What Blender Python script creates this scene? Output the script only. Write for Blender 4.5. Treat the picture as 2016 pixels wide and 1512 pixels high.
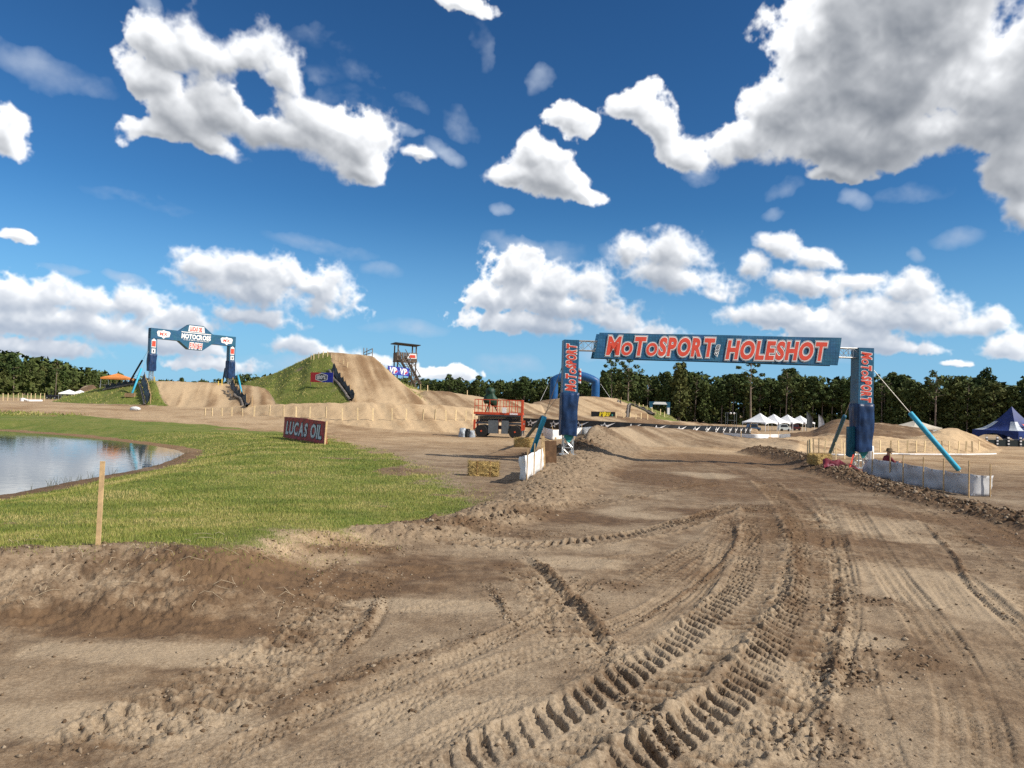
import bpy, bmesh, math, random
import numpy as np
from mathutils import Vector, Matrix

# ---------------------------------------------------------------- camera
for o in list(bpy.data.objects):
    bpy.data.objects.remove(o)
SC = bpy.context.scene
COL = SC.collection
rnd = random.Random(7)
rng = np.random.default_rng(11)
FPX = 1520.0
EYE = np.array([0.0, 0.0, 2.0])
ROLL = math.radians(1.75)
PITCH = math.atan((800.5 - 756.0) / FPX)
_F = np.array([0, math.cos(PITCH), math.sin(PITCH)])
_U0 = np.array([0, -math.sin(PITCH), math.cos(PITCH)])
_R0 = np.array([1.0, 0, 0])
_R = math.cos(ROLL) * _R0 + math.sin(ROLL) * _U0
_U = -math.sin(ROLL) * _R0 + math.cos(ROLL) * _U0


def ray(px, py):
    return (px - 1008.0) / FPX * _R - (py - 756.0) / FPX * _U + _F


def P(px, py, d):
    r = ray(px, py)
    return EYE + r * (d / r[1])


def GZ(px, py, z=0.0):
    r = ray(px, py)
    return EYE + r * ((z - EYE[2]) / r[2])


cam_data = bpy.data.cameras.new('camera')
cam = bpy.data.objects.new('camera', cam_data)
COL.objects.link(cam)
cam_data.sensor_width = 36.0
cam_data.lens = FPX / 2016.0 * 36.0
cam_data.clip_start = 0.05
cam_data.clip_end = 6000.0
cam.matrix_world = Matrix(((_R[0], _U[0], -_F[0], EYE[0]), (_R[1], _U[1], -_F[1], EYE[1]),
                           (_R[2], _U[2], -_F[2], EYE[2]), (0, 0, 0, 1)))
SC.camera = cam
SC.view_settings.view_transform = 'Standard'
SC.view_settings.look = 'None'
SC.view_settings.gamma = 1.0
SC.view_settings.exposure = 0.35
SC.cycles.use_denoising = False
SC.cycles.max_bounces = 6
SC.cycles.diffuse_bounces = 2
SC.cycles.glossy_bounces = 3
SC.cycles.transparent_max_bounces = 8

# ---------------------------------------------------------------- sun and sky
SUN_EL = math.radians(39.0)
SUN_AZ = math.radians(111.0)            # clockwise from +Y
SUN = np.array([math.sin(SUN_AZ) * math.cos(SUN_EL), math.cos(SUN_AZ) * math.cos(SUN_EL), math.sin(SUN_EL)])
sl = bpy.data.lights.new('sun', 'SUN')
sl.energy = 4.6
sl.angle = math.radians(0.53)
sl.color = (1.0, 0.93, 0.82)
so = bpy.data.objects.new('sun', sl)
COL.objects.link(so)
so.rotation_euler = Vector(-SUN).to_track_quat('-Z', 'Y').to_euler()
so.location = (20, -10, 40)

# cumulus clouds in view: centre and half size in the photograph's frame turned into sky directions
CLOUDS = [
    # big upper left cloud
    (330, 95, 60, 50, 20, 0), (410, 105, 85, 62, 0, 0), (500, 95, 80, 55, 10, 0), (560, 130, 50, 40, 30, 0),
    (300, 180, 62, 42, 25, 0), (355, 235, 75, 50, 20, 0), (300, 265, 70, 32, -10, 0), (440, 215, 75, 60, 0, 0),
    (540, 255, 120, 52, 10, 0), (640, 240, 110, 58, 12, 0), (700, 290, 75, 52, 20, 0), (700, 335, 55, 28, 10, 0),
    (420, 290, 70, 30, 15, 0), (300, 20, 45, 22, 30, .35),
    # wisps
    (700, 120, 35, 18, 40, .5), (770, 165, 75, 16, 30, .45), (720, 200, 45, 18, 35, .5), (640, 120, 45, 16, 15, .55),
    (620, 55, 70, 14, 0, .65), (910, 243, 28, 24, 20, .3), (835, 322, 30, 15, 0, .25), (880, 310, 34, 18, 20, .3),
    (950, 85, 12, 40, 0, .62), (1053, 152, 26, 26, 20, .5), (60, 130, 95, 30, 12, .5), (120, 160, 90, 22, 10, .55),
    (5, 262, 50, 48, 30, 0), (25, 475, 32, 17, 5, .15), (270, 395, 95, 12, 3, .5), (635, 487, 78, 14, 4, .42),
    (750, 530, 34, 13, 0, .42), (240, 552, 36, 12, 10, .4), (120, 533, 40, 8, 0, .6), (990, 410, 25, 12, 0, .4),
    (795, 645, 66, 13, 0, .3), (1640, 715, 50, 8, 0, .3),
    # mid left
    (400, 520, 62, 34, 8, 0), (480, 535, 70, 38, 0, 0), (560, 550, 60, 40, 0, 0), (630, 560, 66, 42, 5, 0),
    (520, 575, 150, 34, 5, .05), (500, 620, 90, 22, 8, .15),
    # low left bank
    (20, 590, 75, 45, 0, 0), (95, 585, 60, 42, 0, 0), (170, 605, 60, 38, 0, 0), (270, 605, 75, 32, 0, 0), (340, 630, 80, 34, 0, .05),
    (120, 640, 190, 36, 4, .0), (40, 630, 120, 40, 0, 0), (200, 650, 150, 34, 0, 0), (700, 715, 110, 18, 0, .1), (1330, 690, 120, 20, 0, .2), (1660, 660, 110, 30, 0, .05), (330, 670, 130, 26, 4, .1), (60, 690, 160, 22, 0, .2), (430, 715, 90, 20, 0, .25),
    # centre
    (1050, 310, 48, 42, 0, 0), (1075, 345, 80, 36, 8, 0), (1010, 340, 48, 24, -15, 0), (1140, 375, 48, 20, 15, .1),
    (930, 5, 60, 24, 0, .1), (1112, 240, 48, 28, 0, .2), (1250, 215, 75, 36, 5, .1), (1300, 260, 50, 44, 40, .05), (1345, 305, 48, 32, 30, .1),
    (1365, 348, 30, 16, 0, .3),
    # big upper right cloud
    (1590, 70, 75, 95, 10, 0), (1680, 60, 120, 120, 0, 0), (1820, 60, 150, 120, 0, 0), (1750, 190, 200, 110, 0, 0),
    (1930, 190, 160, 120, 0, 0), (1560, 200, 95, 80, 20, .05), (1480, 265, 110, 46, -10, .1), (1640, 290, 190, 50, 3, .05),
    (1850, 280, 210, 52, -4, 0), (1660, 340, 75, 24, 8, .25), (2010, 350, 85, 70, 0, .1), (2010, 430, 40, 50, 0, .25),
    (2120, 120, 160, 150, 0, 0),
    (1690, 396, 26, 16, 10, .4), (1560, 368, 34, 14, -20, .4), (660, 178, 26, 18, 30, .45), (800, 268, 30, 12, 10, .4), (1880, 480, 46, 18, 0, .5), (1800, 385, 60, 14, 0, .5), (1530, 420, 20, 10, 0, .5),
    # low centre
    (1020, 530, 58, 42, 0, 0), (1090, 560, 66, 46, 0, 0), (1160, 560, 52, 36, 0, 0), (965, 590, 48, 32, 0, 0), (1110, 600, 130, 36, 5, 0),
    (1050, 640, 130, 24, 0, .1), (1200, 630, 85, 30, 10, .05), (1030, 485, 55, 20, 10, .35), (1100, 490, 45, 16, 0, .4),
    (1250, 500, 48, 40, 0, 0), (1320, 505, 60, 42, 0, 0), (1330, 545, 100, 32, 12, 0), (1400, 575, 50, 18, 15, .2), (1195, 500, 16, 14, 0, .3),
    (1270, 660, 60, 22, 0, .1),
    # low right
    (1490, 530, 30, 30, 0, .1), (1545, 495, 58, 30, 20, .1), (1610, 520, 50, 26, 10, .15), (1590, 570, 75, 24, 8, .1), (1680, 565, 60, 24, 10, .15),
    (1765, 575, 52, 36, 0, 0), (1800, 620, 90, 36, 0, 0), (1720, 620, 90, 34, 0, 0), (1900, 640, 80, 26, 0, .1), (1960, 625, 30, 26, 0, .1),
    (1520, 630, 85, 28, 0, 0), (1600, 645, 60, 30, 0, .1), (1740, 680, 130, 22, 0, .2), (1990, 680, 55, 30, 0, .15), (1895, 715, 28, 9, 0, .2),
    (1500, 690, 120, 16, 0, .35), (1790, 508, 14, 10, 0, .35),
    # low behind the hill
    (590, 685, 52, 24, 0, 0), (660, 700, 60, 24, 0, .1), (560, 720, 90, 16, 0, .3), (880, 735, 70, 14, 0, .25), (1000, 720, 60, 16, 0, .3), (1210, 700, 60, 18, 0, .3),
]


AZ0, AZ1, EL0, EL1 = -60.0, 60.0, -3.0, 47.0
SKW, SKH = 2048, 856


def _bspline(n, k):
    t = np.linspace(0, k - 4.001, n) + 1.0
    i = np.floor(t).astype(int)
    f = (t - i).astype(np.float32)
    w = [(1 - f) ** 3 / 6, (3 * f ** 3 - 6 * f ** 2 + 4) / 6, (-3 * f ** 3 + 3 * f ** 2 + 3 * f + 1) / 6, f ** 3 / 6]
    return i, w


def sky_noise(gen, cell_deg, aspect=1.0):
    """smooth value noise over the map, a random grid interpolated one axis after the other"""
    ku = int((AZ1 - AZ0) / (cell_deg * aspect)) + 5
    kv = int((EL1 - EL0) / cell_deg) + 5
    G = gen.standard_normal((kv, ku)).astype(np.float32)
    i, w = _bspline(SKH, kv)
    R = sum(w[j][:, None] * G[i - 1 + j, :] for j in range(4))
    i, w = _bspline(SKW, ku)
    return sum(R[:, i - 1 + j] * w[j][None, :] for j in range(4))


def sky_fbm(gen, cell, octs, rough=0.5, aspect=1.0):
    out = np.zeros((SKH, SKW), np.float32)
    a, c = 1.0, cell
    for _ in range(octs):
        out += a * sky_noise(gen, c, aspect)
        a *= rough
        c *= 0.5
    return out


def box_blur(a, r):
    for ax in (0, 1):
        p = np.pad(a, [(r + 1, r) if i == ax else (0, 0) for i in (0, 1)], mode='edge')
        c = np.cumsum(p, axis=ax, dtype=np.float64)
        n = a.shape[ax]
        hi = np.take(c, np.arange(2 * r + 1, 2 * r + 1 + n), axis=ax)
        lo = np.take(c, np.arange(0, n), axis=ax)
        a = ((hi - lo) / (2 * r + 1)).astype(np.float32)
    return a


def sstep(a, b, x):
    t = np.clip((x - a) / (b - a), 0, 1)
    return t * t * (3 - 2 * t)


def billow(gen, cell, octs, rough=0.5):
    out = np.zeros((SKH, SKW), np.float32)
    a, c = 1.0, cell
    for _ in range(octs):
        out += a * (0.75 - 1.9 * np.abs(sky_noise(gen, c)))
        a *= rough
        c *= 0.5
    return out


def cloud_map():
    gen = np.random.default_rng(5)
    uu = np.linspace(AZ0, AZ1, SKW, dtype=np.float32)[None, :]
    vv = np.linspace(EL0, EL1, SKH, dtype=np.float32)[:, None]
    far = (0.40 + 0.60 * sstep(3, 24, vv)).astype(np.float32)      # far clouds are smaller
    U = uu + 0.75 * sky_fbm(gen, 2.4, 6, 0.55) * far
    V = vv + 0.65 * sky_fbm(gen, 2.4, 6, 0.55) * far
    B = np.full((SKH, SKW), -2.0, np.float32)
    K = np.full((SKH, SKW), 0.0, np.float32)
    soft = np.zeros((SKH, SKW), np.float32)
    ppu = SKW / (AZ1 - AZ0)
    ppv = SKH / (EL1 - EL0)
    blobs = []
    for (px, py, rx, ry, ang, bias) in CLOUDS:
        r = ray(px, py)
        r = r / np.linalg.norm(r)
        az = math.degrees(math.atan2(r[0], r[1]))
        el = math.degrees(math.asin(r[2]))
        k = math.degrees(1 / FPX) * r.dot(_F) ** 1.5
        blobs.append((az, el, rx * k, ry * k, ang + 1.75, bias))
    # the sky beyond the frame carries the same broken cumulus
    for _ in range(14):
        az = gen.choice([-1, 1]) * gen.uniform(47, 60)
        el = gen.uniform(2, 46)
        s = 0.8 + 0.11 * el
        for _k in range(4):
            blobs.append((az + gen.normal() * 2.0 * s, el + gen.normal() * .5 * s, s * gen.uniform(1.2, 2.2), s * gen.uniform(.7, 1.2), 0, 0))
    for _ in range(9):
        az, el = gen.uniform(-36, 36), gen.uniform(39, 46)
        for _k in range(4):
            blobs.append((az + gen.normal() * 5, el + gen.normal() * 1.5, gen.uniform(3, 5), gen.uniform(1.5, 3), 0, 0))
    for (az, el, rx, ry, ang, bias) in blobs:
        a_ = math.radians(ang)
        ca, sa = math.cos(a_), math.sin(a_)
        veil = bias > 0.28
        g_ = 1.4 if veil else 1.36
        R = max(rx, ry) * 1.6 + 1.6
        a = int(max(0, (az - R - AZ0) * ppu)); b = int(min(SKW, (az + R - AZ0) * ppu))
        c = int(max(0, (el - R - EL0) * ppv)); d = int(min(SKH, (el + R - EL0) * ppv))
        if b <= a or d <= c:
            continue
        du = U[c:d, a:b] - az; dv = V[c:d, a:b] - el
        lx = (du * ca - dv * sa) / (rx * g_); ly = (du * sa + dv * ca) / (ry * g_)
        if veil:
            soft[c:d, a:b] = np.maximum(soft[c:d, a:b], np.clip(1 - lx * lx - ly * ly, 0, 1) * (1.12 - bias))
            continue
        ly = np.where(ly < 0, ly * 1.25, ly)                     # flatter underside
        q = 1 - np.sqrt(lx * lx + ly * ly) - bias * .6
        B[c:d, a:b] = np.maximum(B[c:d, a:b], q)
        K[c:d, a:b] = np.maximum(K[c:d, a:b], np.clip(q, 0, 1) * math.sqrt(rx * ry))
    r = ray(478, 160)                                            # the gap in the upper left cloud
    r = r / np.linalg.norm(r)
    gap_n = sky_fbm(np.random.default_rng(99), 2.2, 6, .62)
    gu_ = U - math.degrees(math.atan2(r[0], r[1])) + 1.1 * gap_n
    gv_ = V - math.degrees(math.asin(r[2])) + .7 * np.roll(gap_n, 300, 1)
    q = ((gu_ * .9 - gv_ * .43) / 2.7) ** 2 + ((gu_ * .43 + gv_ * .9) / .95) ** 2
    B -= .42 * np.clip(1.1 - q, 0, 1)
    bil = billow(gen, 2.6, 7, 0.60)
    bil_s = billow(gen, 1.1, 6, 0.62)
    fb = sky_fbm(gen, 2.0, 7, 0.66)
    mixn = bil * sstep(6, 20, vv) + bil_s * (1 - sstep(6, 20, vv))
    D = B * 1.6 + 0.03 + 0.29 * mixn + 0.14 * fb
    wisp = sstep(-.2, .5, sky_fbm(gen, 7.0, 3, .5))                # some edges crisp, some frayed
    alpha = sstep(0.05, 0.42 + 0.55 * wisp, D)
    dens = np.clip(D - 0.08, 0, 1.2)
    size = box_blur(K, 6)
    T = dens * (0.35 + 1.2 * size)                               # optical depth along the view
    Tn = T + dens * 0.5 * (mixn - mixn.mean())
    # light lost on its way from the sun and the upper sky
    def march(field, step, n, du, dv):
        acc = np.zeros_like(field)
        for k in range(1, n + 1):
            su = int(round(du * k * step * ppu)); sv = int(round(dv * k * step * ppv))
            sh = np.zeros_like(field)
            sh[:SKH - sv, :SKW - su] = field[sv:, su:]
            acc += sh * step
        return acc
    near = march(np.clip(dens + .42 * mixn * (alpha > .05), 0, 2), 0.11, 6, 0.5, 0.87)
    deep = march(box_blur(box_blur(T, 7), 7), 0.30, 18, 0.25, 0.97)
    s_near = np.exp(-1.6 * near / (0.35 + .65 * far))
    s_deep = np.exp(-0.09 * deep / (0.25 + .75 * far) ** 1.2)
    thin = 1 - sstep(0.1, 0.9, dens)
    lit = (0.48 + 0.52 * s_near) * (0.25 + 0.75 * s_deep)
    def shift(a, du, dv):
        su = int(round(du * ppu)); sv = int(round(dv * ppv))
        o = np.zeros_like(a)
        o[:SKH - sv, :SKW - su] = a[sv:, su:]
        return o
    relief = 0
    for q, w in ((.16, 1.0), (.42, .9), (1.0, .8)):
        Dq = box_blur(D, max(1, int(q * 5)))
        relief = relief + w * np.clip((Dq - shift(Dq, q * .45, q * .9)) / (.30 + .12 * q), -1, 1)
    lit = lit * (1 + .17 * relief * (1 - .45 * thin))
    lit = np.clip(lit * 1.18 + 0.05 * thin, 0, 1.08)
    low = sstep(16, 2, vv)
    r_ = 0.10 + 0.96 * lit
    g_ = 0.125 + 0.95 * lit
    b_ = 0.165 + 0.93 * lit
    r_ = r_ + low * 0.16 * (1 - lit); g_ = g_ + low * 0.22 * (1 - lit); b_ = b_ + low * 0.32 * (1 - lit)
    rgb = np.stack([r_, g_, b_], -1)
    sf = np.clip(soft * (0.55 + 0.40 * sky_fbm(gen, 2.0, 6, 0.62, 1.5)), 0, 1)
    a1 = alpha * 0.985
    a2 = np.clip(sf * 0.8, 0, .8)
    veil = np.array([.55, .64, .78], np.float32)
    A = a1 + a2 * (1 - a1)
    C = (rgb * a1[..., None] + veil * (a2 * (1 - a1))[..., None]) / np.maximum(A, 1e-4)[..., None]
    return np.concatenate([C, A[..., None]], -1).astype(np.float32)


def build_world():
    w = bpy.data.worlds.new('World')
    SC.world = w
    w.use_nodes = True
    nt = w.node_tree
    nt.nodes.clear()
    cm = cloud_map()
    im = bpy.data.images.new('cumulus', SKW, SKH, alpha=True, float_buffer=True)
    im.colorspace_settings.name = 'Non-Color'
    im.alpha_mode = 'CHANNEL_PACKED'
    im.pixels.foreach_set(cm.ravel())
    im.update()
    im.pack()

    def n(t, **k):
        x = nt.nodes.new(t)
        for a, b in k.items():
            setattr(x, a, b)
        return x

    def mm(op, a, b=None):
        x = n('ShaderNodeMath', operation=op)
        for i, v in enumerate((a, b)):
            if v is None:
                continue
            if isinstance(v, (int, float)):
                x.inputs[i].default_value = v
            else:
                nt.links.new(v, x.inputs[i])
        return x.outputs[0]

    tc = n('ShaderNodeTexCoord')
    sp = n('ShaderNodeSeparateXYZ')
    nt.links.new(tc.outputs['Generated'], sp.inputs[0])
    az = mm('ARCTAN2', sp.outputs[0], sp.outputs[1])
    el = mm('ARCSINE', sp.outputs[2])
    u = mm('DIVIDE', mm('SUBTRACT', az, math.radians(AZ0)), math.radians(AZ1 - AZ0))
    v = mm('DIVIDE', mm('SUBTRACT', el, math.radians(EL0)), math.radians(EL1 - EL0))
    cb = n('ShaderNodeCombineXYZ')
    nt.links.new(u, cb.inputs[0])
    nt.links.new(v, cb.inputs[1])
    tx = n('ShaderNodeTexImage', interpolation='Cubic', extension='MIRROR')
    tx.image = im
    nt.links.new(cb.outputs[0], tx.inputs[0])
    sky = n('ShaderNodeTexSky', sky_type='NISHITA', sun_disc=False)
    sky.sun_elevation = SUN_EL
    sky.sun_rotation = SUN_AZ
    sky.altitude = 20.0
    sky.air_density = 1.0
    sky.dust_density = 0.0
    sky.ozone_density = 3.0
    def tint(src, c):
        t = n('ShaderNodeVectorMath', operation='MULTIPLY')
        nt.links.new(src, t.inputs[0])
        t.inputs[1].default_value = c
        return t.outputs[0]
    gm = n('ShaderNodeGamma')
    gm.inputs[1].default_value = 1.38
    nt.links.new(tint(sky.outputs[0], (.1, .1, .1)), gm.inputs[0])
    skyc = tint(gm.outputs[0], (4.6, 8.4, 10.0))
    # pale air low over the land
    lowm = n('ShaderNodeMapRange', interpolation_type='SMOOTHSTEP')
    nt.links.new(el, lowm.inputs[0])
    for i, q in enumerate((math.radians(15.0), math.radians(-2.0), 0.0, 0.88)):
        lowm.inputs[1 + i].default_value = q
    pale = n('ShaderNodeMix', data_type='RGBA')
    nt.links.new(lowm.outputs[0], pale.inputs[0])
    nt.links.new(skyc, pale.inputs[6])
    pale.inputs[7].default_value = (2.1, 4.1, 6.6, 1)
    skyc = pale.outputs[2]
    up = n('ShaderNodeMix', data_type='RGBA', blend_type='MULTIPLY')
    up.inputs[0].default_value = 1.0
    nt.links.new(tx.outputs['Color'], up.inputs[6])
    up.inputs[7].default_value = (CLOUD_GAIN, CLOUD_GAIN, CLOUD_GAIN, 1)
    up.clamp_result = False
    mix = n('ShaderNodeMix', data_type='RGBA')
    nt.links.new(tx.outputs['Alpha'], mix.inputs[0])
    nt.links.new(skyc, mix.inputs[6])
    nt.links.new(up.outputs[2], mix.inputs[7])
    bg = n('ShaderNodeBackground')
    bg.inputs['Strength'].default_value = 0.10
    nt.links.new(mix.outputs[2], bg.inputs['Color'])
    out = n('ShaderNodeOutputWorld')
    nt.links.new(bg.outputs[0], out.inputs['Surface'])


CLOUD_GAIN = 8.2
build_world()

# ---------------------------------------------------------------- materials
MATS = {}


def mat(name, color, rough=0.7, var=0.12, scale=8.0, metallic=0.0, bump=0.0, bscale=40.0, spec=0.35, color2=None, coord='Object'):
    if name in MATS:
        return MATS[name]
    m = bpy.data.materials.new(name)
    m.use_nodes = True
    nt = m.node_tree
    b = nt.nodes['Principled BSDF']
    b.inputs['Roughness'].default_value = rough
    b.inputs['Metallic'].default_value = metallic
    b.inputs['Specular IOR Level'].default_value = spec
    tc = nt.nodes.new('ShaderNodeTexCoord')
    nz = nt.nodes.new('ShaderNodeTexNoise')
    nz.inputs['Scale'].default_value = scale
    nz.inputs['Detail'].default_value = 5
    nt.links.new(tc.outputs[coord], nz.inputs['Vector'])
    mx = nt.nodes.new('ShaderNodeMix')
    mx.data_type = 'RGBA'
    c2 = color2 or tuple(c * (1 - 2.2 * var) for c in color)
    c1 = color if color2 else tuple(min(1, c * (1 + var)) for c in color)
    mx.inputs[6].default_value = (*c1, 1)
    mx.inputs[7].default_value = (*c2, 1)
    rp = nt.nodes.new('ShaderNodeMapRange')
    rp.inputs[1].default_value = 0.3
    rp.inputs[2].default_value = 0.7
    nt.links.new(nz.outputs['Fac'], rp.inputs[0])
    nt.links.new(rp.outputs[0], mx.inputs[0])
    nt.links.new(mx.outputs[2], b.inputs['Base Color'])
    if bump:
        bz = nt.nodes.new('ShaderNodeTexNoise')
        bz.inputs['Scale'].default_value = bscale
        bz.inputs['Detail'].default_value = 4
        nt.links.new(tc.outputs[coord], bz.inputs['Vector'])
        bp = nt.nodes.new('ShaderNodeBump')
        bp.inputs['Strength'].default_value = 1.0
        bp.inputs['Distance'].default_value = bump
        nt.links.new(bz.outputs['Fac'], bp.inputs['Height'])
        nt.links.new(bp.outputs[0], b.inputs['Normal'])
    MATS[name] = m
    return m


# ---------------------------------------------------------------- numpy noise
def _hash(ix, iy, seed):
    h = (ix.astype(np.int64) * 374761393 + iy.astype(np.int64) * 668265263 + seed * 974634777) & 0xFFFFFFFF
    h = ((h ^ (h >> 13)) * 1274126177) & 0xFFFFFFFF
    h = h ^ (h >> 16)
    return (h & 0xFFFF).astype(np.float32) / 65535.0


def vnoise(x, y, seed=0):
    ix = np.floor(x); iy = np.floor(y)
    fx = (x - ix).astype(np.float32); fy = (y - iy).astype(np.float32)
    fx = fx * fx * (3 - 2 * fx); fy = fy * fy * (3 - 2 * fy)
    ix = ix.astype(np.int64); iy = iy.astype(np.int64)
    a = _hash(ix, iy, seed); b = _hash(ix + 1, iy, seed)
    c = _hash(ix, iy + 1, seed); d = _hash(ix + 1, iy + 1, seed)
    return (a + (b - a) * fx) * (1 - fy) + (c + (d - c) * fx) * fy


def fbm(x, y, f, octs=4, seed=0, rough=0.5):
    s = 0; a = 1.0; t = 0
    for k in range(octs):
        s = s + a * (vnoise(x * f + 17.3 * k, y * f - 9.1 * k, seed + k) - .5)
        t += a
        a *= rough
        f *= 2.03
    return s / t * 2          # about -1..1


# ---------------------------------------------------------------- polygon and polyline distances
def poly_sdf(x, y, poly):
    """signed distance, negative inside"""
    poly = np.asarray(poly)[:, :2]
    d = np.full(x.shape, 1e9, np.float64)
    inside = np.zeros(x.shape, bool)
    n = len(poly)
    for i in range(n):
        x0, y0 = poly[i]; x1, y1 = poly[(i + 1) % n]
        ex, ey = x1 - x0, y1 - y0
        t = np.clip(((x - x0) * ex + (y - y0) * ey) / (ex * ex + ey * ey + 1e-12), 0, 1)
        d = np.minimum(d, (x - x0 - t * ex) ** 2 + (y - y0 - t * ey) ** 2)
        c = ((y0 > y) != (y1 > y))
        inside ^= c & (x < ex * (y - y0) / (ey if abs(ey) > 1e-12 else 1e-12) + x0)
    d = np.sqrt(d)
    return np.where(inside, -d, d)


def smooth_line(pts, n=8):
    """Catmull-Rom through 2D or 3D points"""
    pts = [np.asarray(p, float) for p in pts]
    out = []
    for i in range(len(pts) - 1):
        p0 = pts[max(i - 1, 0)]; p1 = pts[i]; p2 = pts[i + 1]; p3 = pts[min(i + 2, len(pts) - 1)]
        for k in range(n):
            t = k / n
            out.append(.5 * ((2 * p1) + (p2 - p0) * t + (2 * p0 - 5 * p1 + 4 * p2 - p3) * t * t + (3 * p1 - p0 - 3 * p2 + p3) * t ** 3))
    out.append(pts[-1])
    return np.array(out)


def line_st(x, y, line, reach):
    """indices of points within reach of a polyline with arc length s and signed offset t (right positive)"""
    line = np.asarray(line)[:, :2]
    lo = line.min(0) - reach; hi = line.max(0) + reach
    idx = np.nonzero((x > lo[0]) & (x < hi[0]) & (y > lo[1]) & (y < hi[1]))[0]
    if len(idx) == 0:
        return idx, None, None, None
    X = x[idx]; Y = y[idx]
    best = np.full(len(idx), 1e9); S = np.zeros(len(idx)); T = np.zeros(len(idx))
    acc = 0.0
    for i in range(len(line) - 1):
        p, q = line[i], line[i + 1]
        e = q - p
        L = math.hypot(*e)
        if L < 1e-6:
            continue
        e = e / L
        s = np.clip((X - p[0]) * e[0] + (Y - p[1]) * e[1], 0, L)
        dx = X - p[0] - s * e[0]; dy = Y - p[1] - s * e[1]
        d = dx * dx + dy * dy
        b = d < best
        best[b] = d[b]
        S[b] = acc + s[b]
        T[b] = (np.sign(dx * e[1] - dy * e[0]) * np.sqrt(d))[b]
        acc += L
    keep = np.sqrt(best) < reach
    return idx[keep], S[keep], T[keep], acc


# ---------------------------------------------------------------- land
def land(x, y):
    """lie of the land without jumps, tracks and clods"""
    x = np.asarray(x, float); y = np.asarray(y, float)
    left = sstep(46, 74, y) * sstep(2, -16, x - 0.0 * y)
    right = sstep(58, 105, y) * sstep(-2, 26, x)
    z = 0.9 * left - 1.7 * right - 0.6 * sstep(120, 230, y) * sstep(-2, 26, x)
    z = z + 0.05 * np.sin(x * .21 + 1.0) * np.sin(y * .17)*sstep(14, 30, np.hypot(x, y))
    return z


WATER_Z = -0.45
pond_px = [(383, 897), (350, 913), (300, 926), (200, 945), (100, 966), (0, 985), (-150, 1010), (-330, 1035), (-480, 1020), (-560, 960), (-560, 880),
           (-400, 846), (-200, 843), (0, 847), (60, 851), (150, 857), (250, 868), (330, 878), (372, 886), (389, 892)]
POND = [GZ(a, b, WATER_Z)[:2] for a, b in pond_px]


def march(px, py, hf, tmin=3.0, tmax=420.0, n=1800):
    r = ray(px, py)
    r = r / r[1]
    t = np.geomspace(tmin, tmax, n)
    X = r[0] * t; Y = t; Z = EYE[2] + r[2] * t
    h = hf(X, Y)
    k = np.nonzero(Z < h)[0]
    if len(k) == 0:
        return EYE + r * tmax
    k = k[0]
    if k == 0:
        return EYE + r * t[0]
    a = Z[k - 1] - h[k - 1]; b = h[k] - Z[k]
    tt = t[k - 1] + (t[k] - t[k - 1]) * a / (a + b + 1e-9)
    return EYE + r * tt


def GL(px, py):
    return march(px, py, land)


lawn_px = [(-700, 1130), (-300, 1100), (0, 1088), (110, 1080), (200, 1073), (330, 1074), (420, 1082), (480, 1078), (560, 1066), (640, 1056), (760, 1046),
           (860, 1030), (960, 1004), (930, 985), (890, 965), (850, 938), (800, 908), (745, 884), (690, 872), (640, 858), (560, 850), (430, 836),
           (300, 828), (150, 815), (0, 808), (-300, 801), (-700, 800)]
def lawn_pt(a, b):
    # the front edge of the lawn lies on top of the cut bank
    if b > 1000:
        return GZ(a, b, float(np.interp(a, [-700, 420, 560, 760, 960], [.37, .37, .24, .12, .02])))[:2]
    return GL(a, b)[:2]


LAWN = [lawn_pt(a, b) for a, b in lawn_px]

# banks, jumps and berms: lofted rows of points (front foot, ..., crest, back foot)
PATCHES = []          # (xyz rows array, grass, sand, moist)


def loft(rows, grass=0.0, sand=0.6, moist=0.35):
    PATCHES.append((np.array(rows, float), grass, sand, moist))


def pts(l):
    return [P(*p) for p in l]


def back(row, dy, z=None, dx=0.0):
    out = []
    for p in row:
        q = np.array(p, float)
        q[1] += dy
        q[0] = q[0] * (q[1] / p[1]) + dx
        q[2] = p[2] if z == 'same' else (float(land(q[0], q[1])) - .15 if z is None else z)
        out.append(q)
    return out


def sink(row, dz=0.15):
    out = []
    for p in row:
        q = np.array(p, float)
        q[2] = min(q[2], float(land(q[0], q[1]))) - dz
        out.append(q)
    return out


def mound(base, crest, mids=(), top=3.0, tail=9.0, **k):
    b, c = pts(base), pts(crest)
    rows = [b] + [pts(m) for m in mids] + [c, back(c, top, 'same'), back(c, top + tail)]
    loft(rows, **k)


# finish jump
mound([(335, 806, 75), (380, 805, 75), (430, 803, 75), (492, 800, 76)], [(305, 749, 84), (350, 750, 84.5), (400, 752, 85.5), (458, 756, 88)],
      mids=[[(323, 787, 79), (368, 787, 79.3), (416, 786, 79.7), (478, 785, 81)]], top=6, tail=12, sand=.75, moist=.3)
mound([(70, 801, 84), (130, 804, 80), (200, 807, 77), (285, 809, 75.5), (335, 806, 75)], [(82, 799, 86), (130, 783, 88), (195, 764, 90), (265, 752, 88), (305, 748, 84)],
      top=5, tail=10, grass=1.0, sand=0)
mound([(470, 797, 77), (500, 797, 77), (530, 797, 77), (553, 797, 78)], [(452, 757, 84), (480, 758, 84), (508, 760, 84), (524, 768, 85)], top=3, tail=9, sand=.6, moist=.45)
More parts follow.
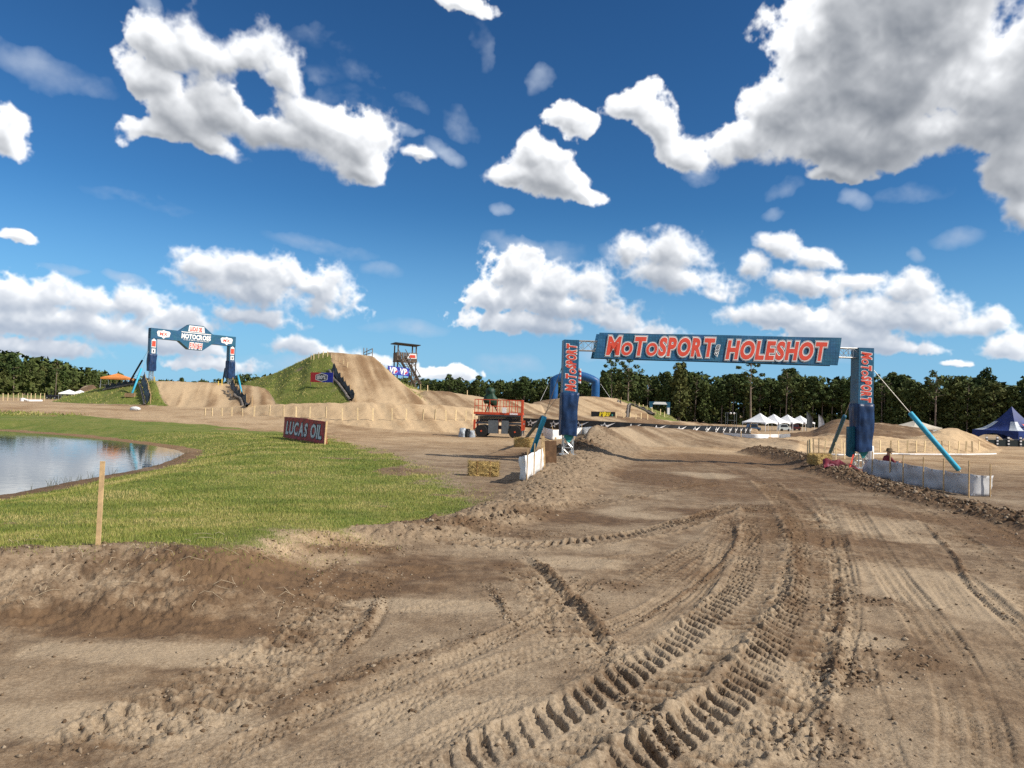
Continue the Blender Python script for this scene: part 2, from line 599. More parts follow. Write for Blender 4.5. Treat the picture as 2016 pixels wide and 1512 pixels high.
# tall hill with the jump face
mound([(690, 797, 73), (745, 799, 73), (800, 801, 73.5), (852, 802, 74)], [(648, 692, 90), (680, 694, 90.3), (710, 697, 90.7), (737, 701, 91)],
      mids=[[(668, 747, 81), (712, 749, 81.2), (756, 751, 81.6), (796, 754, 82)]], top=5, tail=24, sand=.8, moist=.45)
mound([(470, 792, 84), (505, 793, 80), (545, 794, 78), (590, 795, 76), (640, 796, 74.5), (690, 797, 73)],
      [(470, 757, 100), (500, 748, 99), (545, 733, 96), (590, 711, 93), (620, 696, 91), (648, 692, 90)], top=3, tail=24, grass=.92, sand=.1)
mound([(852, 802, 74), (858, 803, 75), (866, 804, 76), (880, 804, 77), (900, 804, 78)],
      [(737, 701, 91), (762, 735, 93), (785, 751, 94), (820, 765, 93), (870, 772, 90)], top=2, tail=20, grass=.58, sand=.9, moist=.2)
# banked turn with the row of stakes
mound([(395, 818, 70), (470, 825, 64), (550, 833, 60), (640, 842, 56.5), (720, 848, 54.5), (800, 851, 53.5), (870, 851, 53.5), (935, 849, 54), (990, 845, 56)],
      [(395, 803, 73), (470, 799, 68), (550, 795, 65), (640, 792, 63), (720, 791, 62), (800, 794, 62), (870, 797, 62.5), (930, 802, 63), (990, 815, 64)],
      mids=[[(395, 812, 71.2), (470, 817, 66), (550, 821, 62), (640, 827, 58.6), (720, 831, 56.8), (800, 834, 56), (870, 834, 56), (935, 836, 56.4), (990, 838, 58)]],
      top=1.2, tail=5, sand=.95, moist=.12)
# jumps behind it
mound([(845, 806, 72), (900, 812, 71), (940, 814, 72), (1000, 816, 74), (1080, 822, 78)], [(830, 768, 84), (880, 771, 84), (925, 777, 84), (1000, 787, 87), (1075, 798, 90)],
      top=3, tail=9, sand=.6, moist=.4)
# far jump under the blue inflatable arch
mound([(1130, 822, 92), (1180, 822, 92), (1240, 823, 93), (1300, 825, 95)], [(1100, 784, 108), (1140, 780, 108), (1180, 781, 109), (1215, 785, 110)], top=10, tail=14, sand=.85, moist=.3)
mound([(1030, 818, 92), (1080, 820, 92), (1130, 822, 92)], [(1040, 795, 104), (1070, 788, 106), (1100, 784, 108)], top=10, tail=14, sand=.4, moist=.55)
mound([(1300, 825, 95), (1312, 827, 97), (1328, 829, 99), (1350, 831, 101)], [(1215, 785, 110), (1250, 795, 111), (1290, 807, 112), (1335, 826, 113)], top=6, tail=14, grass=.8, sand=.3)
# long bank behind the star banner
mound([(1000, 834, 64), (1030, 834, 64), (1150, 842, 62), (1250, 847, 62), (1350, 850, 64), (1430, 854, 72), (1500, 858, 80)],
      [(1000, 812, 75), (1030, 812, 74), (1150, 817, 73), (1250, 822, 73), (1350, 830, 76), (1430, 838, 82), (1500, 846, 90)], top=2, tail=8, sand=.55, moist=.55)
# berm across the end of the start straight
mound([(1150, 886, 35), (1200, 886, 37), (1260, 882, 41), (1330, 880, 43), (1420, 881, 43), (1500, 885, 42.5), (1570, 890, 41)],
      [(1150, 862, 38), (1186, 843, 43), (1250, 840, 48), (1330, 845, 50), (1420, 854, 50), (1500, 862, 49), (1575, 871, 47)],
      top=1.5, tail=6, sand=.30, moist=.35)
# bank with stakes on the right
mound([(1500, 882, 46), (1560, 891, 43), (1640, 893, 43.5), (1720, 893, 44), (1780, 894, 44), (1820, 894, 44), (1850, 894, 44.5), (1880, 894, 45), (1915, 894, 46), (1965, 890, 48)],
      [(1500, 869, 52), (1560, 862, 50), (1640, 861, 50), (1720, 861, 50), (1780, 866, 50), (1820, 860, 52), (1850, 846, 54), (1880, 845, 54), (1912, 857, 54), (1965, 882, 54)],
      top=2, tail=7, sand=.95, moist=.1)
# rough brown mounds farther right
mound([(1550, 866, 72), (1600, 866, 70), (1625, 866, 68), (1645, 866, 68), (1665, 866, 68), (1690, 866, 68), (1740, 866, 68), (1800, 868, 68), (1850, 868, 70)],
      [(1545, 856, 95), (1600, 850, 92), (1622, 836, 90), (1645, 825, 90), (1665, 825, 90), (1690, 833, 88), (1740, 834, 86), (1800, 842, 84), (1850, 852, 84)],
      top=3, tail=10, sand=.35, moist=.95)
# far ramp beyond the left flank
mound([(135, 774, 118), (170, 775, 118), (205, 776, 118)], [(158, 757, 132), (175, 755, 132), (194, 754, 132)], top=8, tail=10, sand=.3, moist=.6)


def _tri_eval(x, y, a, b, c):
    d = (b[1] - c[1]) * (a[0] - c[0]) + (c[0] - b[0]) * (a[1] - c[1])
    if abs(d) < 1e-9:
        return None
    lo = np.minimum(np.minimum(a, b), c); hi = np.maximum(np.maximum(a, b), c)
    idx = np.nonzero((x >= lo[0]) & (x <= hi[0]) & (y >= lo[1]) & (y <= hi[1]))[0]
    if len(idx) == 0:
        return None
    X = x[idx]; Y = y[idx]
    u = ((b[1] - c[1]) * (X - c[0]) + (c[0] - b[0]) * (Y - c[1])) / d
    v = ((c[1] - a[1]) * (X - c[0]) + (a[0] - c[0]) * (Y - c[1])) / d
    w = 1 - u - v
    k = (u >= -1e-6) & (v >= -1e-6) & (w >= -1e-6)
    idx = idx[k]
    if len(idx) == 0:
        return None
    return idx, u[k] * a[2] + v[k] * b[2] + w[k] * c[2]


def add_patches(x, y, z, masks=None):
    """raise z (flat arrays) to the lofted banks; masks rows: grass, sand, moist"""
    for rows, gr, sa, mo in PATCHES:
        lo = rows.reshape(-1, 3).min(0); hi = rows.reshape(-1, 3).max(0)
        sub = np.nonzero((x >= lo[0]) & (x <= hi[0]) & (y >= lo[1]) & (y <= hi[1]))[0]
        if len(sub) == 0:
            continue
        xs = x[sub]; ys = y[sub]
        for i in range(rows.shape[0] - 1):
            for j in range(rows.shape[1] - 1):
                a, b, c, d = rows[i, j], rows[i, j + 1], rows[i + 1, j + 1], rows[i + 1, j]
                for t in ((a, b, c), (a, c, d)):
                    r = _tri_eval(xs, ys, *t)
                    if r is None:
                        continue
                    k, h = r
                    k = sub[k]
                    up = h > z[k]
                    k = k[up]
                    z[k] = h[up]
                    if masks is not None:
                        masks[0][k] = gr; masks[1][k] = sa; masks[2][k] = mo
    return z


# ridge of loose soil along the left edge of the start straight, and others: polyline points with crest height
RIDGES = [
    # pts (px,py) on the ground, heights, half width, sand, moist, roughness
    ([(1190, 880), (1172, 893), (1150, 905), (1125, 930), (1100, 955), (1060, 985), (1010, 1008), (950, 1030), (870, 1050), (760, 1066)],
     [.30, .40, .38, .30, .24, .18, .15, .13, .12, .08], [1.5, 1.3, 1.1, .9, .75, .6, .5, .45, .4, .35], .15, .45, .5),
    ([(1500, 893), (1560, 905), (1620, 922), (1700, 950), (1790, 976), (1900, 1002), (2016, 1030), (2150, 1070)],
     [.34, .32, .26, .17, .15, .15, .17, .18], [.75, .7, .6, .45, .40, .40, .40, .4], .0, .95, 1.0),
    ([(1040, 897), (1085, 900), (1120, 903), (1150, 900)], [.1, .22, .22, .3], [.5, .5, .5, .6], .0, .8, 1.0),
]
RIDGE_LINES = []
for pl, hh, ww, sa, mo, ro in RIDGES:
    g3 = [np.array([*GL(a, b)[:2], h, w]) for (a, b), h, w in zip(pl, hh, ww)]
    RIDGE_LINES.append((smooth_line(g3, 6), sa, mo, ro))


def add_ridges(x, y, z, masks=None, rough=True):
    for L, sa, mo, ro in RIDGE_LINES:
        reach = L[:, 3].max() * 2.4
        idx, S, T, tot = line_st(x, y, L, reach)
        if S is None or len(idx) == 0:
            continue
        ds = np.concatenate([[0], np.cumsum(np.hypot(*(np.diff(L[:, :2], axis=0).T)))])
        H = np.interp(S, ds, L[:, 2]); W = np.interp(S, ds, L[:, 3])
        if rough:
            T = T + .25 * W * fbm(x[idx], y[idx], 1.6, 3, 71)
            H = H * (1 + .35 * fbm(x[idx], y[idx], 1.1, 3, 72))
        q = np.clip(1 - (T / (W * 1.9)) ** 2, 0, 1)
        prof = q ** 1.6
        add = H * prof
        if rough:
            n = fbm(x[idx], y[idx], 5.0, 4, 73, .6)
            add = add + prof ** .5 * (.035 + .08 * ro) * (np.abs(n) * 1.6 - .25)
        z[idx] += add
        if masks is not None:
            k = prof > .02
            f = np.clip(prof * 2.2, 0, 1)
            masks[0][idx] *= (1 - f)
            masks[1][idx] = masks[1][idx] * (1 - f) + sa * f
            masks[2][idx] = masks[2][idx] * (1 - f) + mo * f
    return z


def bank(x, y, sd):
    """grassy shelf on the left whose cut edge drops to the track"""
    f = (sstep(-1.6, -3.3, x) + .3 * sstep(-3.3, -1.6, x) * sstep(1.5, -1.0, x)) * sstep(17, 10, np.hypot(x, y))
    out = 0.38 * np.clip(1 - sd / 1.75, 0, 1) ** 1.3
    ins = 0.38 * np.exp(-np.clip(-sd, 0, None) / 4.5)
    return f * np.where(sd > 0, out, ins)


def terrain(x, y):
    """smooth ground used to stand things on"""
    shp = np.shape(x)
    x = np.asarray(x, float).ravel(); y = np.asarray(y, float).ravel()
    z = land(x, y)
    z = np.array(z, float)
    near = np.nonzero(np.hypot(x, y) < 70)[0]
    if len(near):
        sp = poly_sdf(x[near], y[near], POND)
        z[near] = pond_shape(z[near], sp)
        z[near] += bank(x[near], y[near], poly_sdf(x[near], y[near], LAWN))
    add_ridges(x, y, z, None, False)
    add_patches(x, y, z)
    return z.reshape(shp)


def pond_shape(z, sp):
    k = sstep(3.2, 0.0, sp)
    zz = z * (1 - k) + (WATER_Z + .04) * k
    return zz - 0.7 * sstep(0.0, -3.5, sp)


def G(px, py):
    return march(px, py, terrain, 3.0, 420.0, 1500)


def gz(x, y):
    return float(terrain(np.array([x]), np.array([y]))[0])


# ---------------------------------------------------------------- wheel tracks pressed into the soil
def gl(pl):
    return smooth_line([GZ(a, b)[:2] for a, b in pl], 10)


TRACKS = [
    # kind, pixel course, width, pitch, depth, seed
    ('lug', [(860, 1580), (1020, 1490), (1140, 1425), (1230, 1370), (1300, 1322), (1390, 1258), (1445, 1205), (1485, 1160), (1500, 1110), (1500, 1050), (1488, 995)], .70, .165, .046, 1),
    ('lug', [(1240, 1590), (1335, 1500), (1400, 1455), (1460, 1410), (1515, 1360), (1548, 1300), (1575, 1240), (1595, 1177), (1598, 1092), (1580, 1030), (1545, 985), (1500, 945)], .72, .165, .054, 2),
    ('lug', [(830, 1068), (930, 1074), (1030, 1076), (1140, 1070), (1240, 1056), (1330, 1036), (1400, 1014), (1450, 996)], .50, .17, .070, 3),
    ('lug', [(900, 1062), (990, 1030), (1080, 1010), (1180, 990), (1270, 975), (1340, 962), (1420, 950)], .45, .17, .060, 4),
    ('lug', [(1770, 985), (1820, 1015), (1880, 1060), (1950, 1115), (2030, 1180), (2140, 1270)], .55, .16, .035, 5),
    ('lug', [(1870, 1000), (1930, 1030), (2000, 1075), (2100, 1140)], .5, .16, .03, 6),
    ('tread', [(480, 1590), (600, 1500), (720, 1430), (860, 1358), (960, 1315), (1080, 1278), (1200, 1240), (1320, 1178), (1420, 1110), (1490, 1045)], .26, .08, .026, 7),
    ('tread', [(1670, 985), (1700, 1040), (1750, 1125), (1810, 1205), (1865, 1290), (1905, 1390), (1920, 1480), (1915, 1590)], .42, .085, .030, 8),
    ('tread', [(690, 1222), (780, 1205), (870, 1193), (960, 1182), (1040, 1172)], .16, .06, .014, 9),
    ('tread', [(-60, 1392), (60, 1368), (200, 1345), (330, 1322), (440, 1300)], .14, .09, .022, 10),
    ('tread', [(1230, 1255), (1310, 1185), (1390, 1110), (1430, 1060), (1440, 1010)], .30, .07, .016, 11),
    ('tread', [(1250, 1160), (1330, 1110), (1410, 1060), (1460, 1010)], .30, .08, .02, 12),
    ('rough', [(60, 1540), (200, 1460), (330, 1400), (450, 1345), (560, 1285), (640, 1230), (700, 1180)], .80, .2, .030, 13),
    ('rough', [(1020, 1105), (1060, 1150), (1100, 1210), (1140, 1270), (1190, 1330)], .66, .2, .028, 14),
    ('rough', [(560, 1240), (640, 1190), (720, 1150), (800, 1120)], .5, .2, .02, 15),
    ('rough', [(1620, 1000), (1640, 1100), (1650, 1200), (1640, 1300), (1560, 1420), (1500, 1530)], .40, .2, .026, 16),
    ('ridge', [(470, 1440), (560, 1392), (640, 1355), (760, 1310), (860, 1282), (990, 1240)], .15, .2, .055, 17),
    ('ridge', [(640, 1300), (690, 1265), (730, 1215), (752, 1165)], .07, .2, .06, 18),
    ('ridge', [(1035, 1092), (1080, 1125), (1130, 1178), (1170, 1215), (1205, 1262), (1222, 1310)], .085, .2, .070, 19),
    ('ridge', [(1440, 1020), (1452, 1065), (1410, 1120), (1330, 1180), (1230, 1235)], .05, .2, .03, 20),
    ('ridge', [(1820, 1030), (1880, 1095), (1905, 1140), (1960, 1195), (2030, 1245)], .05, .2, .04, 21),
    ('ridge', [(560, 1200), (600, 1175), (640, 1140), (680, 1110)], .09, .2, .05, 22),
    ('ridge', [(820, 1085), (720, 1100), (600, 1108), (520, 1125)], .2, .2, .10, 23),
    ('ridge', [(1545, 1010), (1560, 1060), (1575, 1130), (1552, 1210)], .12, .2, .05, 24),
    ('rut', [(1600, 1500), (1570, 1360), (1600, 1240), (1620, 1120), (1600, 1010), (1530, 950)], .5, .2, .03, 25),
    ('rut', [(1200, 1150), (1330, 1060), (1400, 990), (1380, 930), (1340, 890)], .5, .2, .025, 26),
    ('rut', [(1750, 975), (1640, 945), (1540, 920), (1430, 900), (1330, 890)], .6, .2, .03, 27),
    ('rut', [(1640, 960), (1560, 935), (1470, 912), (1380, 893)], .35, .2, .03, 28),
    ('rut', [(1560, 985), (1500, 950), (1420, 915), (1340, 895)], .35, .2, .03, 29),
    ('tread', [(-80, 1500), (150, 1450), (400, 1400), (620, 1345), (800, 1300), (940, 1262)], .26, .09, .024, 40),
    ('tread', [(300, 1560), (480, 1470), (640, 1400), (800, 1335), (960, 1270), (1080, 1205), (1180, 1130)], .22, .08, .024, 41),
    ('tread', [(1760, 1590), (1720, 1460), (1690, 1340), (1670, 1220), (1650, 1110), (1640, 1020), (1600, 960)], .30, .085, .016, 42),
    ('tread', [(2080, 1480), (1980, 1340), (1900, 1220), (1830, 1120), (1770, 1040), (1700, 980)], .30, .085, .020, 43),
    ('tread', [(2100, 1330), (2000, 1230), (1900, 1140), (1810, 1060), (1730, 995)], .26, .085, .018, 44),
    ('tread', [(700, 1560), (860, 1460), (1000, 1390), (1120, 1330), (1240, 1270), (1340, 1200), (1400, 1130), (1420, 1060)], .26, .08, .026, 45),
    ('tread', [(520, 1130), (700, 1128), (880, 1120), (1060, 1112), (1240, 1098), (1380, 1070), (1480, 1030)], .30, .09, .018, 46),
    ('tread', [(1540, 1590), (1560, 1470), (1600, 1380), (1640, 1290), (1665, 1190), (1655, 1090), (1625, 1010), (1580, 960)], .32, .09, .022, 47),
    ('lug', [(60, 1530), (210, 1455), (340, 1395), (460, 1340), (565, 1280), (645, 1225), (700, 1175)], .62, .165, .040, 48),
    ('lug', [(1030, 1100), (1065, 1150), (1105, 1210), (1150, 1275), (1200, 1340)], .55, .15, .022, 49),
    ('lug', [(1250, 1160), (1330, 1110), (1405, 1060), (1455, 1010)], .5, .16, .020, 50),
    ('rut', [(200, 1330), (420, 1270), (600, 1200), (760, 1150), (900, 1110)], .5, .2, .02, 51),
    ('ridge', [(1330, 1490), (1300, 1440), (1265, 1400), (1230, 1372)], .06, .2, .03, 52),
    ('ridge', [(1610, 1500), (1625, 1400), (1645, 1310), (1655, 1220), (1650, 1130)], .07, .2, .035, 53),
    ('ridge', [(960, 1150), (990, 1190), (1010, 1230)], .05, .2, .03, 54),
]
# clods thrown about, and pale hard-packed patches (px centre, radii in metres)
CLOD_PATCH = [(1690, 1185, .55, .30, .6), (1760, 1290, .50, .5, .35), (1580, 1450, .45, .35, .6), (1660, 1330, .35, .3, .4), (1180, 1150, .5, .3, .3), (690, 1090, .7, .4, .7),
              (1480, 1000, .8, .7, .5), (800, 1045, 1.0, .5, .7), (1350, 950, 1.2, 1.0, .5), (1000, 1050, 1.0, .5, .6)]
PALE_PATCH = [(330, 1285, 1.1, .30), (860, 1192, 1.0, .25), (1140, 1108, .8, .45), (1260, 1010, .9, .9), (1385, 1250, .45, .45), (1700, 1262, .4, .3), (1290, 1290, .4, .35), (1830, 1150, 1.0, 1.6),
              (130, 1420, 1.2, .3), (1560, 1330, .3, .5), (1750, 1040, 1.3, 2.0), (1000, 1420, 1.1, .4), (1480, 1440, .5, .5), (1390, 935, 1.0, 1.5)]
DARK_PATCH = [(250, 1235, 1.6, .30), (650, 1150, 1.2, .5), (900, 1120, 1.2, .7), (1300, 940, 1.6, 2.5), (1150, 1020, 1.6, .8), (1950, 1060, 1.2, 1.0), (1450, 905, 3.0, 4.0), (1330, 1010, 1.0, .8),
              (500, 1160, 1.0, .5)]


def tri_wave(p):
    return np.abs((p % 1.0) * 2 - 1)


def add_tracks(x, y, z, mo):
    for kind, course, w, pitch, depth, seed in TRACKS:
        L = gl(course)
        idx, S, T, tot = line_st(x, y, L, w * 1.25 if kind != 'ridge' else w * 2.5)
        if S is None or len(idx) == 0:
            continue
        X, Y = x[idx], y[idx]
        ends = sstep(0, .8, S) * sstep(0, .8, tot - S)
        fade = ends * np.clip((.85 if seed < 4 else .6) + .8 * fbm(X, Y, .9, 2, 300 + seed), .12, 1.0)
        if kind == 'lug':
            h = w / 2
            T = T + .02 * fbm(X, Y, 6, 2, 400 + seed)
            a = np.abs(T)
            side = np.where(T > 0, 0.5, 0.0)
            wob = .22 * fbm(X, Y, 2.2, 2, 410 + seed) + .12 * fbm(X, Y, 12.0, 2, 411 + seed)
            ph = S / pitch + side - a / pitch * np.where(T > 0, .22, .75) + wob
            arm = np.where(T > 0, .55, 1.0)
            lug = sstep(.40, .56, tri_wave(ph) + .16 * fbm(X, Y, 18, 3, 412 + seed))                    # 1 where the bar pressed in
            ins = sstep(h * 1.03, h * .93, a) * sstep(.012, .04, a)
            brk = np.clip(1.15 - 1.5 * np.abs(fbm(X, Y, 2.6, 3, 415 + seed)), .25, 1)
            jit = brk * (.55 + .6 * _hash(np.floor(ph).astype(np.int64), (T > 0).astype(np.int64), seed))
            z[idx] += fade * (ins * arm * (-.20 * depth - depth * .70 * lug * jit + depth * .40 * (1 - lug)))
            rim = np.exp(-((a - h * 1.06) / (.11 * w)) ** 2)
            lump = np.clip(.4 + fbm(X, Y, 9, 3, 420 + seed), 0, 1.3)
            z[idx] += fade * rim * depth * (.15 + .75 * lump)
            z[idx] += fade * ins * depth * .34 * fbm(X, Y, 28, 3, 422 + seed, .65)
            mo[idx] += fade * (.22 * ins * lug - .22 * rim * lump - .10 * ins * (1 - lug))
        elif kind == 'tread':
            h = w / 2
            a = np.abs(T)
            ph = S / pitch
            cell = np.floor(T / (w / 4.0))
            blk = sstep(.35, .6, tri_wave(ph + cell * .5 + .35 * np.sin(T / w * 9))) * sstep(.25, .6, tri_wave(T / (w / 4.0)))
            ins = sstep(h * 1.05, h * .9, a)
            z[idx] += fade * (ins * (-.35 * depth - .65 * depth * blk) + np.exp(-((a - h * 1.1) / (.12 * w)) ** 2) * depth * .45)
            mo[idx] += fade * ins * (.12 * blk - .05)
        elif kind == 'rough':
            k = sstep(w * .62, w * .35, np.abs(T) + .12 * w * fbm(X, Y, 3, 2, 430 + seed)) * ends
            n = fbm(X, Y, 8.5, 4, 440 + seed, .55)
            bars = sstep(.45, .75, tri_wave(S / .17 + .6 * fbm(X, Y, 2, 2, 445 + seed)))
            z[idx] += k * depth * (np.clip(np.abs(n) * 1.7 - .3, -.3, .9) + .55 * fbm(X, Y, 26, 3, 447 + seed, .6) - .8 * bars * (.4 + np.abs(fbm(X, Y, 3, 2, 448 + seed))))
            mo[idx] -= k * (.22 * np.abs(n) * 2 - .05)
        elif kind == 'ridge':
            TT = T + .35 * w * fbm(X, Y, 7, 2, 450 + seed)
            k = np.exp(-(TT / (w * .62)) ** 2) * ends
            n = fbm(X, Y, 14, 3, 460 + seed, .6)
            z[idx] += k * depth * (.55 + 1.1 * np.abs(n)) * np.clip(.6 + .8 * fbm(X, Y, 2.5, 2, 470 + seed), .1, 1.4)
            z[idx] -= np.exp(-((T - w * 1.4) / (w * .5)) ** 2) * depth * .28 * ends
            mo[idx] += k * (.30 + .15 * n)
        else:
            k = np.exp(-(T / (w * .42)) ** 2) * fade
            z[idx] -= k * depth
            z[idx] += np.exp(-((np.abs(T) - w * .75) / (w * .2)) ** 2) * depth * .5 * fade
            mo[idx] += k * .12


def build_ground():
    # a sheet in rings round the standing point, finest where the ground is seen closest
    fine = np.radians(np.arange(-37.5, 37.51, 0.086))
    left = np.radians(np.concatenate([np.arange(-180, -60, 6.0), np.arange(-60, -37.6, 1.2)]))
    right = np.radians(np.concatenate([np.arange(37.9, 60, 1.2), np.arange(60, 180, 6.0)]))
    th = np.concatenate([left, fine, right])
    r = [0.25]
    while r[-1] < 3.4:
        r.append(r[-1] + .18)
    r.append(3.6)
    while r[-1] < 60:
        r.append(r[-1] * 1.0042)
    while r[-1] < 150:
        r.append(r[-1] * 1.0058)
    while r[-1] < 3500:
        r.append(r[-1] * 1.05)
    r = np.array(r)
    nr, nt_ = len(r), len(th)
    TH, RR = np.meshgrid(th, r)
    x = (RR * np.sin(TH)).ravel(); y = (RR * np.cos(TH)).ravel()
    rr = RR.ravel()
    z = np.array(land(x, y), float)
    N = len(x)
    grass = np.zeros(N); sand = np.zeros(N); moist = np.full(N, .35)
    front = y > 0
    near = np.nonzero((rr < 150) & front)[0]
    X, Y = x[near], y[near]
    sl_ = poly_sdf(X, Y, LAWN)
    sp = poly_sdf(X, Y, POND)
    # masks of the flat
    n1 = fbm(X, Y, .35, 4, 1); n2 = fbm(X, Y, 1.7, 4, 2); n3 = fbm(X, Y, 6.0, 3, 3)
    edge = sl_ - .55 * sstep(-5, -2, X) + .55 * n2 * np.clip(rr[near] / 14, .5, 2.2) + .25 * n3
    soft_ = np.clip(sstep(-4.5, -2.0, X) * 1.6 + .5 + rr[near] / 40, .5, 2.4)
    gr = sstep(.25, -.9, edge / soft_) * sstep(.05, .55, sp + .3 * n2)
    gr *= 1 - .75 * sstep(.28, .60, n1 + .45 * n2) * sstep(-7, -1.0, sl_) * sstep(8, 14, rr[near])
    gr *= 1 - .45 * sstep(.40, .62, fbm(X, Y, 1.1, 4, 6, .6))
    grass[near] = gr
    far = sstep(24, 46, rr[near])
    sand[near] = .10 + .62 * far + .15 * n1
    moist[near] = .45 + .38 * n1 + .28 * n2
    moist[near] += .22 * sstep(8, 15, rr[near]) * sstep(46, 34, rr[near]) * sstep(-3, 0, X - .03 * Y)
    straw_ = sstep(1.0, .1, np.abs(sl_ + .2) + .5 * n2) * sstep(-3.6, -2.2, X) * sstep(18, 9, rr[near])
    sand[near] += .5 * straw_
    moist[near] -= .45 * straw_
    mud = sstep(1.1, .1, sp)
    moist[near] += .45 * mud
    rest = (rr >= 150) | ~front
    grass[rest] = np.clip(.75 + .6 * fbm(x[rest], y[rest], .02, 3, 8), 0, 1) * (rr[rest] >= 150) * (x[rest] < -.12 * y[rest]) * .8
    sand[rest] = .5
    zn = z[near]
    zn = pond_shape(zn, sp)
    bk = bank(X, Y, sl_)
    zn += bk
    z[near] = zn
    # jumps and banks, softened at their edges
    z0 = z.copy()
    masks = [grass, sand, moist]
    add_patches(x, y, z, masks)
    dz = (z - z0).reshape(nr, nt_)
    i0 = int(np.searchsorted(r, 30))
    c0, c1 = len(left), len(left) + len(fine)
    sub = dz[i0:, c0:c1].astype(np.float32)
    raised = (sub > .02)
    for _ in range(2):
        sub = box_blur(sub, 2)
    dz[i0:, c0:c1] = sub
    z = z0 + dz.ravel()
    for m_ in masks:
        g2 = m_.reshape(nr, nt_)
        g2[i0:, c0:c1] = box_blur(g2[i0:, c0:c1].astype(np.float32), 1)
    add_ridges(x, y, z, masks, True)
    # ruts on the jump faces and banks
    rr2 = np.nonzero((rr > 40) & (rr < 150) & front & (dz.ravel() > .05))[0]
    if len(rr2):
        fx, fy = x[rr2], y[rr2]
        rut = fbm(fx * 1.0 + .32 * fy, fy * .07, 1.0, 3, 61)
        rut = np.clip(rut * 1.9, -1, 1)
        rgh = np.where(fx > 14, 1.0, 0.0)
        z[rr2] += (.05 * rut + .05 * fbm(fx, fy, 2.2, 3, 62) + rgh * .16 * fbm(fx, fy, .9, 4, 65, .6)) * (1 - .6 * grass[rr2])
        moist[rr2] += rgh * .5 * fbm(fx, fy, .5, 4, 66)
        moist[rr2] += .42 * rut + .25 * fbm(fx, fy, .7, 3, 63)
        grass[rr2] = np.clip(grass[rr2] + .5 * fbm(fx, fy, .45, 4, 64) * (grass[rr2] > .2) - .12 * (grass[rr2] > .2), 0, 1)
    # surface of the flat: clods, patches, tracks
    k = np.nonzero((rr > 2.5) & (rr < 62) & front)[0]
    X, Y = x[k], y[k]
    R_ = rr[k]
    bare = 1 - grass[k]
    n4 = fbm(X, Y, 3.0, 4, 21, .55); n5 = fbm(X, Y, 16.0, 3, 22, .6); n6 = fbm(X, Y, .8, 3, 23)
    crumb = np.clip(n6 + .25, 0, 1)
    z[k] += bare * (.016 * n4 + (.004 + .010 * crumb) * np.abs(n5))
    z[k] += (1 - bare) * .02 * n4
    tm = np.zeros(len(k))
    zk = z[k].copy()
    for (px, py, ax, ay, st) in CLOD_PATCH:
        c = GZ(px, py)
        q = ((X - c[0]) / ax) ** 2 + ((Y - c[1]) / ay) ** 2
        f = sstep(1.3, .3, q + .8 * n4) * st
        n = fbm(X, Y, 11, 4, 31, .6)
        zk += f * .045 * np.clip(np.abs(n) * 2.2 - .25, 0, 1.2)
        tm += f * .45
    add_tracks(X, Y, zk, tm)
    # crumbling face of the cut edge on the left
    sl2 = poly_sdf(X, Y, LAWN)
    face = sstep(-.15, .25, sl2) * sstep(2.3, 1.2, sl2) * sstep(-1.5, -3.2, X) * sstep(15, 10, R_)
    nb = fbm(X, Y, 6, 5, 41, .6)
    zk += face * (.045 * np.clip(np.abs(nb) * 2 - .3, -.3, 1) + .05 * fbm(X, Y, 2.2, 3, 42) + .018 * fbm(X, Y, 24, 3, 43, .6))
    tm += face * (.08 + .35 * n4 + .25 * fbm(X, Y, 9, 3, 44))
    z[k] = zk
    m2 = moist[k] + tm
    for (px, py, ax, ay) in PALE_PATCH:
        c = GZ(px, py)
        q = ((X - c[0]) / ax) ** 2 + ((Y - c[1]) / ay) ** 2
        m2 -= sstep(1.4, .1, q + .7 * n4) * .55
    for (px, py, ax, ay) in DARK_PATCH:
        c = GZ(px, py)
        q = ((X - c[0]) / ax) ** 2 + ((Y - c[1]) / ay) ** 2
        m2 += sstep(1.5, .1, q + .6 * n4) * .35
    moist[k] = m2
    me = bpy.data.meshes.new('ground')
    verts = np.stack([x, y, z], 1).astype(np.float32)
    ii, jj = np.meshgrid(np.arange(nr - 1), np.arange(nt_), indexing='ij')
    a = ii * nt_ + jj; b = ii * nt_ + (jj + 1) % nt_
    quads = np.stack([a, a + nt_, b + nt_, b], -1).reshape(-1, 4)
    # close the middle
    centre = len(verts)
    verts = np.vstack([verts, [[0, 0, float(z[:nt_].mean())]]]).astype(np.float32)
    tri = np.stack([np.arange(nt_), (np.arange(nt_) + 1) % nt_, np.full(nt_, centre)], -1)
    nq = len(quads)
    me.vertices.add(len(verts))
    me.vertices.foreach_set('co', verts.ravel())
    me.loops.add(nq * 4 + nt_ * 3)
    me.loops.foreach_set('vertex_index', np.concatenate([quads.ravel(), tri.ravel()]).astype(np.int32))
    me.polygons.add(nq + nt_)
    me.polygons.foreach_set('loop_start', np.concatenate([np.arange(nq) * 4, nq * 4 + np.arange(nt_) * 3]).astype(np.int32))
    me.polygons.foreach_set('use_smooth', np.ones(nq + nt_, bool))
    me.update(calc_edges=True)
    at = me.attributes.new('soil', 'FLOAT_COLOR', 'POINT')
    colr = np.zeros((len(verts), 4), np.float32)
    colr[:-1, 0] = np.clip(grass, 0, 1); colr[:-1, 1] = np.clip(sand, 0, 1); colr[:-1, 2] = np.clip(moist, 0, 1)
    colr[:, 3] = 1
    at.data.foreach_set('color', colr.ravel())
    o = bpy.data.objects.new('ground', me)
    o['kind'] = 'structure'
    COL.objects.link(o)
    me.materials.append(ground_material())
    return verts, colr, (r, th, nr, nt_)


